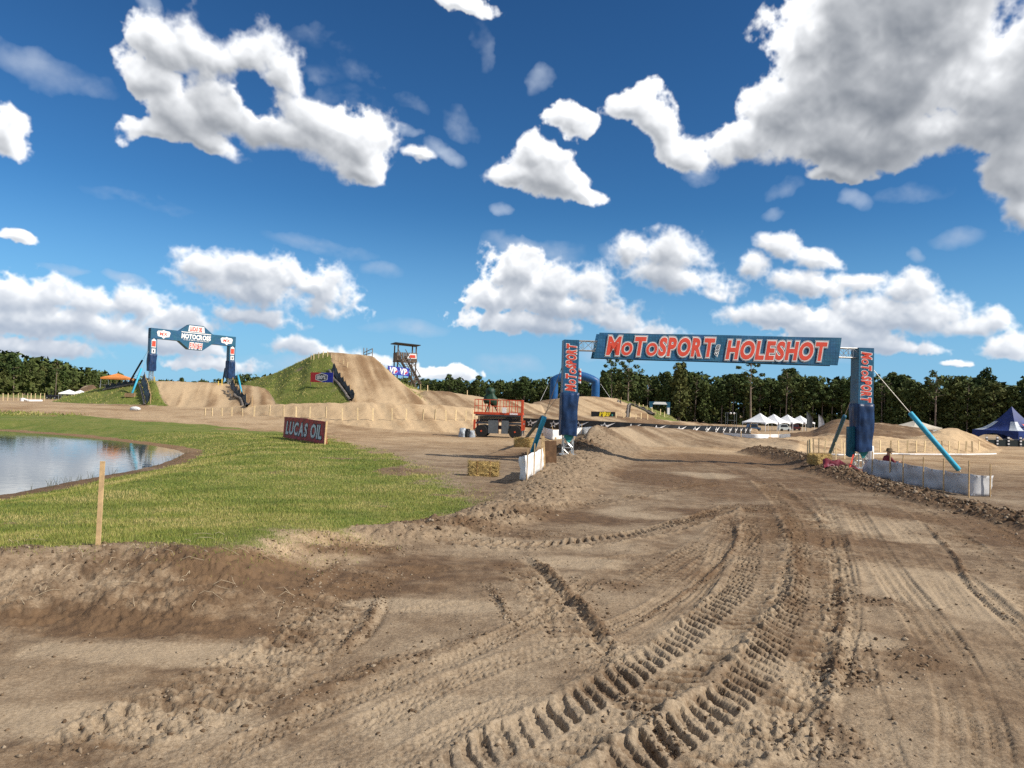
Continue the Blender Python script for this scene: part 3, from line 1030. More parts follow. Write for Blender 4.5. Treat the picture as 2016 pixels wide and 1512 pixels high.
def ground_material():
    m = bpy.data.materials.new('soil_and_turf')
    m.use_nodes = True
    nt = m.node_tree
    b = nt.nodes['Principled BSDF']
    b.inputs['Specular IOR Level'].default_value = .12

    def n(t, **k):
        q = nt.nodes.new(t)
        for a, v in k.items():
            setattr(q, a, v)
        return q

    def link(a, c):
        nt.links.new(a, c)

    def noise(scale, detail=5, rough=.55):
        q = n('ShaderNodeTexNoise')
        q.inputs['Scale'].default_value = scale
        q.inputs['Detail'].default_value = detail
        q.inputs['Roughness'].default_value = rough
        link(pos, q.inputs['Vector'])
        return q.outputs['Fac']

    def mixc(f, a, c, blend='MIX'):
        q = n('ShaderNodeMix', data_type='RGBA', blend_type=blend)
        for s, v in ((0, f), (6, a), (7, c)):
            if isinstance(v, (int, float)):
                q.inputs[s].default_value = v
            elif isinstance(v, tuple):
                q.inputs[s].default_value = (*v, 1)
            else:
                link(v, q.inputs[s])
        return q.outputs[2]

    def rg(v, a, c, d=0., e=1.):
        q = n('ShaderNodeMapRange', interpolation_type='SMOOTHSTEP')
        link(v, q.inputs[0])
        for i, w in enumerate((a, c, d, e)):
            q.inputs[1 + i].default_value = w
        return q.outputs[0]

    def mth(op, a, c):
        q = n('ShaderNodeMath', operation=op)
        for i, v in enumerate((a, c)):
            if isinstance(v, (int, float)):
                q.inputs[i].default_value = v
            else:
                link(v, q.inputs[i])
        return q.outputs[0]

    pos = n('ShaderNodeNewGeometry').outputs['Position']
    at = n('ShaderNodeAttribute', attribute_name='soil')
    sp = n('ShaderNodeSeparateColor')
    link(at.outputs['Color'], sp.inputs[0])
    g, s, w = sp.outputs
    fine = noise(38, 6, .65)
    mid = noise(5.5, 5)
    big = noise(.6, 4)
    wet = mth('ADD', w, mth('MULTIPLY', mth('SUBTRACT', mid, .5), .55))
    wet = mth('ADD', wet, mth('MULTIPLY', mth('SUBTRACT', fine, .5), .45))
    dry = mixc(rg(fine, .35, .65), (.352, .276, .194), (.246, .188, .128))
    damp = mixc(rg(mid, .35, .65), (.138, .086, .049), (.090, .057, .035))
    soil = mixc(rg(wet, .05, .95), dry, damp)
    sandy = mixc(rg(wet, .1, .9), (.50, .36, .215), (.245, .150, .078))
    soil = mixc(s, soil, sandy)
    gw = mth('ADD', mth('MULTIPLY', big, .6), mth('MULTIPLY', mid, .4))
    turf = mixc(rg(gw, .36, .62), (.120, .165, .030), (.215, .215, .060))
    turf = mixc(rg(fine, .40, .62, 0., .55), turf, (.055, .075, .016))
    straw = mixc(rg(mid, .58, .72, 0., .5), turf, (.30, .25, .11))
    gm = rg(mth('ADD', g, mth('MULTIPLY', mth('SUBTRACT', fine, .5), .5)), .35, .65)
    col = mixc(gm, soil, straw)
    link(col, b.inputs['Base Color'])
    link(rg(wet, .3, 1.0, .95, .80), b.inputs['Roughness'])
    bp = n('ShaderNodeBump')
    bp.inputs['Distance'].default_value = .013
    bp.inputs['Strength'].default_value = .9
    hsum = mth('ADD', mth('MULTIPLY', fine, .8), mth('MULTIPLY', noise(120, 3), .25))
    link(hsum, bp.inputs['Height'])
    bp2 = n('ShaderNodeBump')
    bp2.inputs['Distance'].default_value = .06
    bp2.inputs['Strength'].default_value = .5
    link(mth('MULTIPLY', noise(9, 5, .6), rg(noise(.9, 3), .42, .62, .15, 1.)), bp2.inputs['Height'])
    link(bp.outputs[0], bp2.inputs['Normal'])
    link(bp2.outputs[0], b.inputs['Normal'])
    return m


GV, GC, GRID = build_ground()


def build_water():
    poly = [Vector((p[0], p[1], WATER_Z)) for p in POND]
    c = sum(poly, Vector()) / len(poly)
    bm = bmesh.new()
    vs = [bm.verts.new(c + (p - c) * 1.06) for p in poly]
    bm.faces.new(vs)
    bmesh.ops.triangulate(bm, faces=bm.faces[:])
    bmesh.ops.recalc_face_normals(bm, faces=bm.faces[:])
    for f in bm.faces:
        if f.normal.z < 0:
            f.normal_flip()
    me = bpy.data.meshes.new('pond_water')
    bm.to_mesh(me)
    o = bpy.data.objects.new('pond_water', me)
    o['kind'] = 'structure'
    COL.objects.link(o)
    m = bpy.data.materials.new('pond_water')
    m.use_nodes = True
    nt = m.node_tree
    b = nt.nodes['Principled BSDF']
    b.inputs['Base Color'].default_value = (.055, .062, .045, 1)
    b.inputs['Roughness'].default_value = .03
    b.inputs['IOR'].default_value = 1.45
    b.inputs['Specular IOR Level'].default_value = .75
    geo = nt.nodes.new('ShaderNodeNewGeometry')
    mp = nt.nodes.new('ShaderNodeMapping')
    mp.inputs['Scale'].default_value = (.9, 1.6, 1)
    nz = nt.nodes.new('ShaderNodeTexNoise')
    nz.inputs['Scale'].default_value = 2.2
    nz.inputs['Detail'].default_value = 3
    bp = nt.nodes.new('ShaderNodeBump')
    bp.inputs['Distance'].default_value = .012
    bp.inputs['Strength'].default_value = .22
    nt.links.new(geo.outputs['Position'], mp.inputs[0])
    nt.links.new(mp.outputs[0], nz.inputs['Vector'])
    nt.links.new(nz.outputs['Fac'], bp.inputs['Height'])
    nt.links.new(bp.outputs[0], b.inputs['Normal'])
    me.materials.append(m)


build_water()


# ---------------------------------------------------------------- helpers for things
class MB:
    """collects boxes, bars, tubes and sheets into one mesh"""

    def __init__(self):
        self.v = []
        self.f = []

    def add(self, vs, fs):
        n = len(self.v)
        self.v += [tuple(map(float, p)) for p in vs]
        self.f += [tuple(i + n for i in q) for q in fs]
        return self

    def box(self, c, size, rot=None):
        x, y, z = [s / 2 for s in size]
        vs = [Vector((a * x, b * y, d * z)) for a in (-1, 1) for b in (-1, 1) for d in (-1, 1)]
        if rot is not None:
            vs = [rot @ p for p in vs]
        c = Vector(c)
        return self.add([c + p for p in vs], [(0, 1, 3, 2), (4, 6, 7, 5), (0, 4, 5, 1), (2, 3, 7, 6), (0, 2, 6, 4), (1, 5, 7, 3)])

    def bar(self, a, b, w, h=None, up=(0, 0, 1)):
        """square section bar from a to b"""
        a, b = Vector(a), Vector(b)
        h = w if h is None else h
        d = b - a
        L = d.length
        if L < 1e-6:
            return self
        z = d / L
        u = Vector(up)
        if abs(z.dot(u)) > .95:
            u = Vector((1, 0, 0))
        x = u.cross(z).normalized()
        y = z.cross(x)
        M = Matrix((x, y, z)).transposed()
        return self.box((a + b) / 2, (w, h, L), M)

    def tube(self, a, b, r, r2=None, n=8, caps=True):
        a, b = Vector(a), Vector(b)
        r2 = r if r2 is None else r2
        z = (b - a).normalized()
        u = Vector((0, 0, 1)) if abs(z.z) < .9 else Vector((1, 0, 0))
        x = u.cross(z).normalized()
        y = z.cross(x)
        vs = []
        for p, q in ((a, r), (b, r2)):
            for i in range(n):
                t = 2 * math.pi * i / n
                vs.append(p + (x * math.cos(t) + y * math.sin(t)) * q)
        fs = [(i, (i + 1) % n, n + (i + 1) % n, n + i) for i in range(n)]
        if caps:
            fs += [tuple(range(n - 1, -1, -1)), tuple(range(n, 2 * n))]
        return self.add(vs, fs)

    def lathe(self, c, prof, axis=(0, 0, 1), n=20):
        z = Vector(axis).normalized()
        u = Vector((0, 0, 1)) if abs(z.z) < .9 else Vector((1, 0, 0))
        x = u.cross(z).normalized()
        y = z.cross(x)
        c = Vector(c)
        vs = []
        for r, h in prof:
            for i in range(n):
                t = 2 * math.pi * i / n
                vs.append(c + z * h + (x * math.cos(t) + y * math.sin(t)) * r)
        fs = []
        for k in range(len(prof) - 1):
            for i in range(n):
                fs.append((k * n + i, k * n + (i + 1) % n, (k + 1) * n + (i + 1) % n, (k + 1) * n + i))
        fs += [tuple(range(n - 1, -1, -1)), tuple(range((len(prof) - 1) * n, len(prof) * n))]
        return self.add(vs, fs)

    def sheet(self, grid, thick=0.0, nrm=None):
        """grid of points; optional thickness along nrm"""
        nr, nc = len(grid), len(grid[0])
        vs = [p for row in grid for p in row]
        fs = [(i * nc + j, i * nc + j + 1, (i + 1) * nc + j + 1, (i + 1) * nc + j) for i in range(nr - 1) for j in range(nc - 1)]
        if not thick:
            return self.add(vs, fs)
        t = Vector(nrm).normalized() * thick
        m = len(vs)
        vs2 = vs + [tuple(Vector(p) - t) for p in vs]
        fs2 = fs + [tuple(reversed([i + m for i in f])) for f in fs]
        border = [j for j in range(nc)] + [i * nc + nc - 1 for i in range(1, nr)] + [(nr - 1) * nc + j for j in range(nc - 2, -1, -1)] + [i * nc for i in range(nr - 2, 0, -1)]
        for k in range(len(border)):
            a, b = border[k], border[(k + 1) % len(border)]
            fs2.append((b, a, a + m, b + m))
        return self.add(vs2, fs2)

    def prism(self, pts, depth, origin, X, Y, N):
        """flat polygon (u,v) in the X,Y frame, extruded by depth against N"""
        X, Y, N, origin = Vector(X), Vector(Y), Vector(N), Vector(origin)
        n = len(pts)
        vs = [origin + X * u + Y * v for u, v in pts] + [origin + X * u + Y * v - N * depth for u, v in pts]
        fs = [tuple(range(n)), tuple(range(2 * n - 1, n - 1, -1))] + [(i, i + n, (i + 1) % n + n, (i + 1) % n) for i in range(n)]
        return self.add(vs, fs)

    def build(self, name, m, parent=None, loc=None, smooth=False):
        me = bpy.data.meshes.new(name)
        off = Vector(loc) if loc is not None else (parent_world(parent) if parent is not None else Vector())
        me.from_pydata([tuple(Vector(p) - off) for p in self.v], [], self.f)
        bm = bmesh.new()
        bm.from_mesh(me)
        bmesh.ops.recalc_face_normals(bm, faces=bm.faces[:])
        bm.to_mesh(me)
        bm.free()
        if smooth:
            me.polygons.foreach_set('use_smooth', np.ones(len(me.polygons), bool))
        me.materials.append(m)
        o = bpy.data.objects.new(name, me)
        COL.objects.link(o)
        if parent is not None:
            o.parent = parent
        else:
            o.location = off
        return o


def parent_world(p):
    v = Vector(p.location)
    while p.parent is not None:
        p = p.parent
        v = v + Vector(p.location)
    return v


def tag(o, label, cat, group=None):
    o['label'] = label
    o['category'] = cat
    if group:
        o['group'] = group
    return o


def thing(name, loc, label, cat, group=None):
    o = bpy.data.objects.new(name, None)
    o.location = tuple(map(float, loc))
    o.empty_display_size = .3
    COL.objects.link(o)
    return tag(o, label, cat, group)


def dup(root, loc, rz=0.0, scale=None, label=None, group=None):
    r = root.copy()
    COL.objects.link(r)
    r.location = tuple(map(float, loc))
    r.rotation_euler = (0, 0, rz)
    if scale is not None:
        r.scale = scale
    if label:
        r['label'] = label
    if group:
        r['group'] = group
    for ch in list(root.children):
        c = ch.copy()
        COL.objects.link(c)
        c.parent = r
        for g in list(ch.children):
            d = g.copy()
            COL.objects.link(d)
            d.parent = c
    return r


# ---- lettering: each glyph meshed once, laid out and fitted to a box on a plane
_GL = {}


def glyph(ch, off):
    k = (ch, off)
    if k in _GL:
        return _GL[k]
    cu = bpy.data.curves.new('glyph', 'FONT')
    cu.body = ch
    cu.size = 1.0
    cu.offset = off
    cu.resolution_u = 4
    o = bpy.data.objects.new('glyph', cu)
    COL.objects.link(o)
    dg = bpy.context.evaluated_depsgraph_get()
    me = o.evaluated_get(dg).to_mesh()
    vs = [tuple(v.co) for v in me.vertices]
    fs = [tuple(p.vertices) for p in me.polygons]
    o.evaluated_get(dg).to_mesh_clear()
    bpy.data.objects.remove(o)
    bpy.data.curves.remove(cu)
    _GL[k] = (vs, fs)
    return _GL[k]


def lettering(name, chars, O, X, Y, N, w, h, layers, parent, shear=.18, gap=.06, bold=.02, space=.35):
    """chars: list of (char, xscale, yscale, ybase); layers: list of (extra offset, material, lift)"""
    X, Y, N, O = Vector(X), Vector(Y), Vector(N), Vector(O)
    lay = []
    cx = 0.0
    top = 0.0
    for c in chars:
        ch, xs, ys, yb = c if isinstance(c, tuple) else (c, 1, 1, 0)
        if ch == ' ':
            cx += space
            continue
        vs, fs = glyph(ch, bold)
        x0 = min(v[0] for v in vs); x1 = max(v[0] for v in vs)
        y0 = min(v[1] for v in vs); y1 = max(v[1] for v in vs)
        s = .72 * ys / (y1 - y0)
        lay.append((ch, x0, y0, cx, xs, s, yb))
        cx += (x1 - x0) * xs + gap
        top = max(top, yb + .72 * ys)
    W = cx - gap + shear * top
    sx, sy = w / W, h / top
    out = []
    for li, (off, m, lift) in enumerate(layers):
        mb = MB()
        for i, (ch, x0, y0, bx, xs, s, yb) in enumerate(lay):
            vs, fs = glyph(ch, bold + off)
            pts_ = []
            for v in vs:
                gx = bx + (v[0] - x0) * xs
                gy = yb + (v[1] - y0) * s
                gx += shear * gy
                pts_.append(O + X * (gx * sx) + Y * (gy * sy) + N * (lift + .0012 * (i % 2)))
            mb.add(pts_, fs)
        out.append(mb.build(name if li == len(layers) - 1 else name + '_outline', m, parent))
    return out


def T(s):
    return list(s)


# ---- common materials
M_ALU = mat('bare_aluminium', (.62, .62, .60), .38, .08, 20, metallic=.85)
M_NAVY = mat('navy_vinyl', (.012, .040, .115), .42, .25, 3.0, bump=.012, bscale=5.0)
M_TEAL = mat('teal_vinyl', (.012, .085, .155), .45, .18, 2.0)
M_CYAN = mat('cyan_foam', (.05, .42, .62), .6, .10, 6)
M_WIRE = mat('steel_cable', (.42, .40, .36), .5, .1, 30, metallic=.6)
M_WOOD = mat('pine_wood', (.60, .41, .21), .75, .14, 12)
M_OLDWOOD = mat('weathered_wood', (.17, .13, .10), .85, .2, 9)
M_WHITE = mat('white_vinyl', (.78, .78, .77), .5, .05, 2.5, bump=.01, bscale=4)
M_PRINTW = mat('white_print', (.82, .80, .78), .5, .03, 5)
M_RED = mat('red_print', (.68, .075, .040), .5, .08, 5)
M_DARK = mat('dark_print', (.012, .018, .03), .5, .1, 5)
M_BLACK = mat('black_plastic_sheet', (.012, .013, .014), .45, .25, 4, bump=.02, bscale=5)
M_GREYMETAL = mat('grey_paint', (.10, .115, .125), .5, .12, 8)
M_ORANGE = mat('orange_red_paint', (.62, .085, .030), .5, .12, 7)
M_RUBBER = mat('tyre_rubber', (.022, .021, .020), .9, .2, 30)
M_STRAW = mat('straw', (.52, .36, .13), .9, .25, 30, bump=.03, bscale=60)
M_TENTW = mat('white_canopy', (.80, .80, .80), .6, .04, 2)
M_BLUE = mat('blue_inflatable', (.010, .085, .25), .45, .1, 2)


def dotted_teal():
    """teal banner cloth printed with a grid of small lighter squares"""
    m = bpy.data.materials.new('dotted_teal_vinyl')
    m.use_nodes = True
    nt = m.node_tree
    b = nt.nodes['Principled BSDF']
    b.inputs['Roughness'].default_value = .42
    tc = nt.nodes.new('ShaderNodeTexCoord')
    br = nt.nodes.new('ShaderNodeTexBrick')
    br.offset = 0
    br.inputs['Scale'].default_value = 1.0
    br.inputs['Brick Width'].default_value = .11
    br.inputs['Row Height'].default_value = .11
    br.inputs['Mortar Size'].default_value = .022
    br.inputs['Mortar Smooth'].default_value = .6
    br.inputs['Color1'].default_value = (.022, .155, .290, 1)
    br.inputs['Color2'].default_value = (.019, .135, .255, 1)
    br.inputs['Mortar'].default_value = (.014, .105, .205, 1)
    mp = nt.nodes.new('ShaderNodeMapping')
    mp.inputs['Rotation'].default_value = (math.radians(90), 0, 0)
    nt.links.new(tc.outputs['Object'], mp.inputs[0])
    nt.links.new(mp.outputs[0], br.inputs['Vector'])
    nz = nt.nodes.new('ShaderNodeTexNoise')
    nz.inputs['Scale'].default_value = 1.2
    nt.links.new(tc.outputs['Object'], nz.inputs['Vector'])
    mx = nt.nodes.new('ShaderNodeMix')
    mx.data_type = 'RGBA'
    mx.blend_type = 'MULTIPLY'
    mx.inputs[0].default_value = .5
    nt.links.new(br.outputs['Color'], mx.inputs[6])
    nt.links.new(nz.outputs['Color'], mx.inputs[7])
    nt.links.new(mx.outputs[2], b.inputs['Base Color'])
    wr = nt.nodes.new('ShaderNodeTexNoise')
    wr.inputs['Scale'].default_value = 1.7
    wr.inputs['Detail'].default_value = 3
    wr.inputs['Distortion'].default_value = .8
    nt.links.new(tc.outputs['Object'], wr.inputs['Vector'])
    bp = nt.nodes.new('ShaderNodeBump')
    bp.inputs['Distance'].default_value = .05
    bp.inputs['Strength'].default_value = .6
    nt.links.new(wr.outputs['Fac'], bp.inputs['Height'])
    nt.links.new(bp.outputs[0], b.inputs['Normal'])
    return m


M_DOT = dotted_teal()

# ---------------------------------------------------------------- arches on lattice towers


def lattice(mb, a, b, w, X, Y, n, r=.022, rb=.012):
    """square lattice mast from a to b; X, Y are the section axes"""
    a, b = Vector(a), Vector(b)
    X, Y = Vector(X) * w / 2, Vector(Y) * w / 2
    cs = [X + Y, X - Y, -X - Y, -X + Y]
    for c in cs:
        mb.tube(a + c, b + c, r, n=6)
    for k in range(n):
        p = a + (b - a) * (k / n)
        q = a + (b - a) * ((k + 1) / n)
        for i in range(4):
            c, d = cs[i], cs[(i + 1) % 4]
            mb.tube(p + c, q + d, rb, n=5)
            mb.tube(p + d, q + c, rb, n=5) if (k + i) % 2 == 0 else None
            mb.tube(q + c, q + d, rb, n=5)
    return mb


def tarp(name, m, parent, c0, z0, z1, hx, hy, X, Y, seed=0, flare=.0):
    """loose cloth wrapped round a mast from z0 to z1 with soft folds"""
    r_ = random.Random(seed)
    ph = [r_.uniform(0, 6.28) for _ in range(6)]
    X, Y = Vector(X), Vector(Y)
    rows, n = 14, 40
    mb = MB()
    vs = []
    for i in range(rows + 1):
        t = i / rows
        z = z0 + (z1 - z0) * t
        for j in range(n):
            a = 2 * math.pi * j / n
            ca, sa = math.cos(a), math.sin(a)
            k = 1 / max(abs(ca), abs(sa))
            k = k * .82 + .18
            g = 1 + .045 * math.sin(3 * a + ph[0] + 4 * t) + .03 * math.sin(7 * a + ph[1] - 7 * t) + .025 * math.sin(11 * a + 9 * t + ph[2])
            g += .05 * (1 - t) * math.sin(2 * a + ph[3]) + flare * (1 - t)
            if i in (0, rows):
                g *= .97
            dz = .03 * math.sin(2 * a + ph[4]) if i == 0 else 0
            vs.append(Vector((c0[0], c0[1], z + dz)) + X * (ca * k * hx * g) + Y * (sa * k * hy * g))
    fs = [(i * n + j, i * n + (j + 1) % n, (i + 1) * n + (j + 1) % n, (i + 1) * n + j) for i in range(rows) for j in range(n)]
    fs.append(tuple(range(rows * n, rows * n + n)))
    mb.add(vs, fs)
    return mb.build(name, m, parent, smooth=True)


def guy(parent, top, foot, sleeve_a, sleeve_b, m=None, r=.075):
    """cable from the arch to the ground with a padded sleeve on its lower part"""
    top, foot = Vector(top), Vector(foot)
    mb = MB().tube(top, foot, .013, n=6)
    w = mb.build('guy_wire', M_WIRE, parent)
    s = MB()
    a = top.lerp(foot, sleeve_a); b = top.lerp(foot, sleeve_b)
    d = (b - a).normalized()
    s.lathe(a, [(r * .55, 0), (r, .03), (r * 1.02, (b - a).length * .3), (r * .97, (b - a).length * .55), (r, (b - a).length - .03), (r * .55, (b - a).length)], d, 14)
    s.build('foam_sleeve', m or M_CYAN, w, smooth=True)


def holeshot():
    A = G(1117, 895); B = G(1694, 922)
    A[2] = gz(A[0], A[1]); B[2] = gz(B[0], B[1])
    root = thing('start_arch', ((A[0] + B[0]) / 2, (A[1] + B[1]) / 2, min(A[2], B[2])),
                 'wide blue lattice arch over the dirt track with large red and white holeshot banner', 'arch')
    A, B = Vector(A), Vector(B)
    X = (B - A); X.z = 0; X.normalize()
    N = Vector((X.y, -X.x, 0))            # towards the standing point
    if N.y > 0:
        N = -N
    Zu = Vector((0, 0, 1))
    def hz(px, py, base):                 # height of a pixel above the plane of the arch
        d = base.y
        return P(px, py, d)[2]
    tops = [hz(1117, 670, A), hz(1700, 686, B)]
    for k, (C, tp, cov, col, sd) in enumerate(((A, tops[0], (857, 773), .28, 3), (B, tops[1], (888, 795), .30, 8))):
        px = 1117 if k == 0 else 1697
        z1 = P(px, cov[0], C.y)[2]; z2 = P(px, cov[1], C.y)[2]
        mb = lattice(MB(), (C.x, C.y, C.z - .1), (C.x, C.y, tp - .05), .36, X, N, 12)
        mb.box((C.x, C.y, C.z + .01), (.62, .62, .03))
        tw = mb.build('tower', M_ALU, root)
        # cloth skin round the upper tower
        sk = MB()
        w2 = col
        cs = [X * w2 + N * w2, -X * w2 + N * w2, -X * w2 - N * w2, X * w2 - N * w2]
        lo = [Vector((C.x, C.y, z2 - .1)) + c for c in cs]; hi = [Vector((C.x, C.y, tp)) + c for c in cs]
        sk.add(lo + hi, [(0, 1, 5, 4), (1, 2, 6, 5), (2, 3, 7, 6), (3, 0, 4, 7), (4, 5, 6, 7)])
        sk.build('tower_skin', M_DOT, root)
        tarp('tower_wrap', M_NAVY, root, (C.x, C.y), z1, z2, w2 * 1.16, w2 * 1.16, X, N, sd)
        # hanging liner below the wrap
        ln = MB()
        for s in (-1, 1):
            ln.sheet([[Vector((C.x, C.y, z1 + .05)) + X * (s * .24) + N * .20, Vector((C.x, C.y, z1 + .05)) + N * .20],
                      [Vector((C.x, C.y, z1 - .25)) + X * (s * .05) + N * .19, Vector((C.x, C.y, z1 - .28)) + N * .19]], .004, N)
        ln.build('torn_liner', mat('teal_liner', (.03, .25, .24), .6, .15, 5), root)
        # vertical lettering
        hgt = (tp - z2) * .90
        O = Vector((C.x, C.y, 0)) + N * (w2 + .004)
        lays = [(.055, M_PRINTW, .004), (.0, M_RED, .012)]
        word = [('M', 1, 1, 0), ('O', .75, .66, 0), ('T', .85, 1, 0), ('O', .75, .66, 0), ('S', .85, 1, 0), ('P', .85, 1, 0), ('O', .85, 1, 0), ('R', .85, 1, 0), ('T', .85, 1, 0)]
        if k == 0:
            lettering('lettering', word, O + Zu * (z2 + .05) + X * (w2 * .68), Zu, -X, N, hgt, w2 * 1.35, lays, root, gap=.08, bold=.05)
        else:
            lettering('lettering', word, O + Zu * (z2 + .05 + hgt) - X * (w2 * .68), -Zu, X, N, hgt, w2 * 1.35, lays, root, gap=.08, bold=.05)
    # crossbar
    za = P(1150, 681, A.y)[2]; zb = P(1665, 695, B.y)[2]
    cb = lattice(MB(), Vector((A.x, A.y, za)) + X * .1, Vector((B.x, B.y, zb)) - X * .1, .36, N, Zu, 30, .02, .011)
    cb.build('crossbar', M_ALU, root)
    # banner
    L = (B - A).length
    def along(px):
        # distance along the arch at which the pixel column meets its plane
        r = ray(px, 690)
        den = r[0] * N.x + r[1] * N.y
        t = (A.x * N.x + A.y * N.y) / den
        p = r * t
        return (Vector((p[0], p[1], 0)) - Vector((A.x, A.y, 0))).dot(X)
    u0t, u0b, u1t, u1b = along(1177), along(1167), along(1650), along(1643)
    base = Vector((A.x, A.y, 0)) + N * .26
    def zz(px, py):
        u = along(px)
        return P(px, py, (Vector((A.x, A.y, 0)) + X * u).y)[2]
    z0t, z0b, z1t, z1b = zz(1177, 656), zz(1167, 705), zz(1650, 666), zz(1643, 720)
    rows = []
    nu = 24
    for i in range(5):
        t = i / 4
        row = []
        for j in range(nu + 1):
            s = j / nu
            ua = u0b + (u0t - u0b) * t; ub = u1b + (u1t - u1b) * t
            z_a = z0b + (z0t - z0b) * t; z_b = z1b + (z1t - z1b) * t
            sag = -.005 * math.sin(math.pi * s * 3) * (1 if i in (0, 4) else .4)
            row.append(base + X * (ua + (ub - ua) * s) + Zu * (z_a + (z_b - z_a) * s + sag) + N * (.012 * math.sin(j * 1.3 + i)))
        rows.append(row)
    MB().sheet(rows, .02, N).build('banner', M_DOT, root)
    back_rows = [[p - N * .60 for p in row] for row in rows]
    MB().sheet(back_rows, .02, N).build('rear_banner', M_DOT, root)
    slope = (Vector((0, 0, z1t - z0t)) + X * (u1t - u0t)).normalized()
    def put(px0, px1, pyb, pyt, word, gap):
        ua, ub = along(px0), along(px1)
        f = (ua - u0t) / (u1t - u0t)
        zb_ = zz(px0, pyb); zt_ = zz(px0, pyt)
        O = base + X * ua + Zu * zb_ + N * .026
        lays = [(.068, M_PRINTW, 0.0), (.054, M_DARK, .004), (.036, M_PRINTW, .008), (0.0, M_RED, .014)]
        lettering('lettering', word, O, slope, Zu, N, (ub - ua), zt_ - zb_, lays, root, gap=.075, shear=.21, bold=.046)
    put(1190, 1403, 700, 663, [('M', 1.05, 1, 0), ('O', .8, .70, 0), ('T', 1.0, 1, 0), ('O', .8, .70, 0), ('S', .95, 1, 0), ('P', .95, 1, 0), ('O', .95, 1, 0), ('R', .95, 1, 0), ('T', .95, 1, 0)], .12)
    put(1423, 1622, 708, 671, [(c, .95, 1, 0) for c in 'HOLESHOT'], .12)
    # ".com" up the end of the first word
    O = base + X * along(1407) + Zu * zz(1407, 703) + N * .05
    lettering('lettering', [(c, 1, 1 if c != '.' else .2, 0) for c in '.com'], O, (Zu * .98 + X * .2).normalized(), -X, N, .44, .12,
              [(.10, M_PRINTW, 0), (0, M_DARK, .006)], root, shear=0, gap=.14)
    # guys
    Zt = Vector((0, 0, 1))
    a_top = Vector((A.x, A.y, tops[0] - .9)) - X * .2
    guy(root, Vector((A.x, A.y, tops[0] - .6)) - X * .2 + N * .2, G(1047, 893), .60, .985, M_CYAN, .10)
    guy(root, Vector((A.x, A.y, 2.7)) - X * .2 - N * .2, G(1029, 872), .42, .97, mat('dark_teal_foam', (.012, .06, .09), .6, .1, 5), .085)
    guy(root, Vector((B.x, B.y, tops[1] - .7)) + X * .25 + N * .15, G(1891, 929), .44, .985, M_CYAN, .095)
    guy(root, Vector((B.x, B.y, 2.9)) - X * .2 - N * .25, G(1632, 897), .30, .96, mat('blue_foam', (.03, .15, .24), .6, .1, 5), .085)
    # blue cover hanging beside the right tower's foot
    tarp('loose_cover', mat('teal_cover', (.012, .12, .17), .6, .2, 4), root, (B.x - X.x * .42, B.y - X.y * .42), B.z + .45, B.z + 1.6, .12, .14, X, N, 12)
    return root


holeshot()


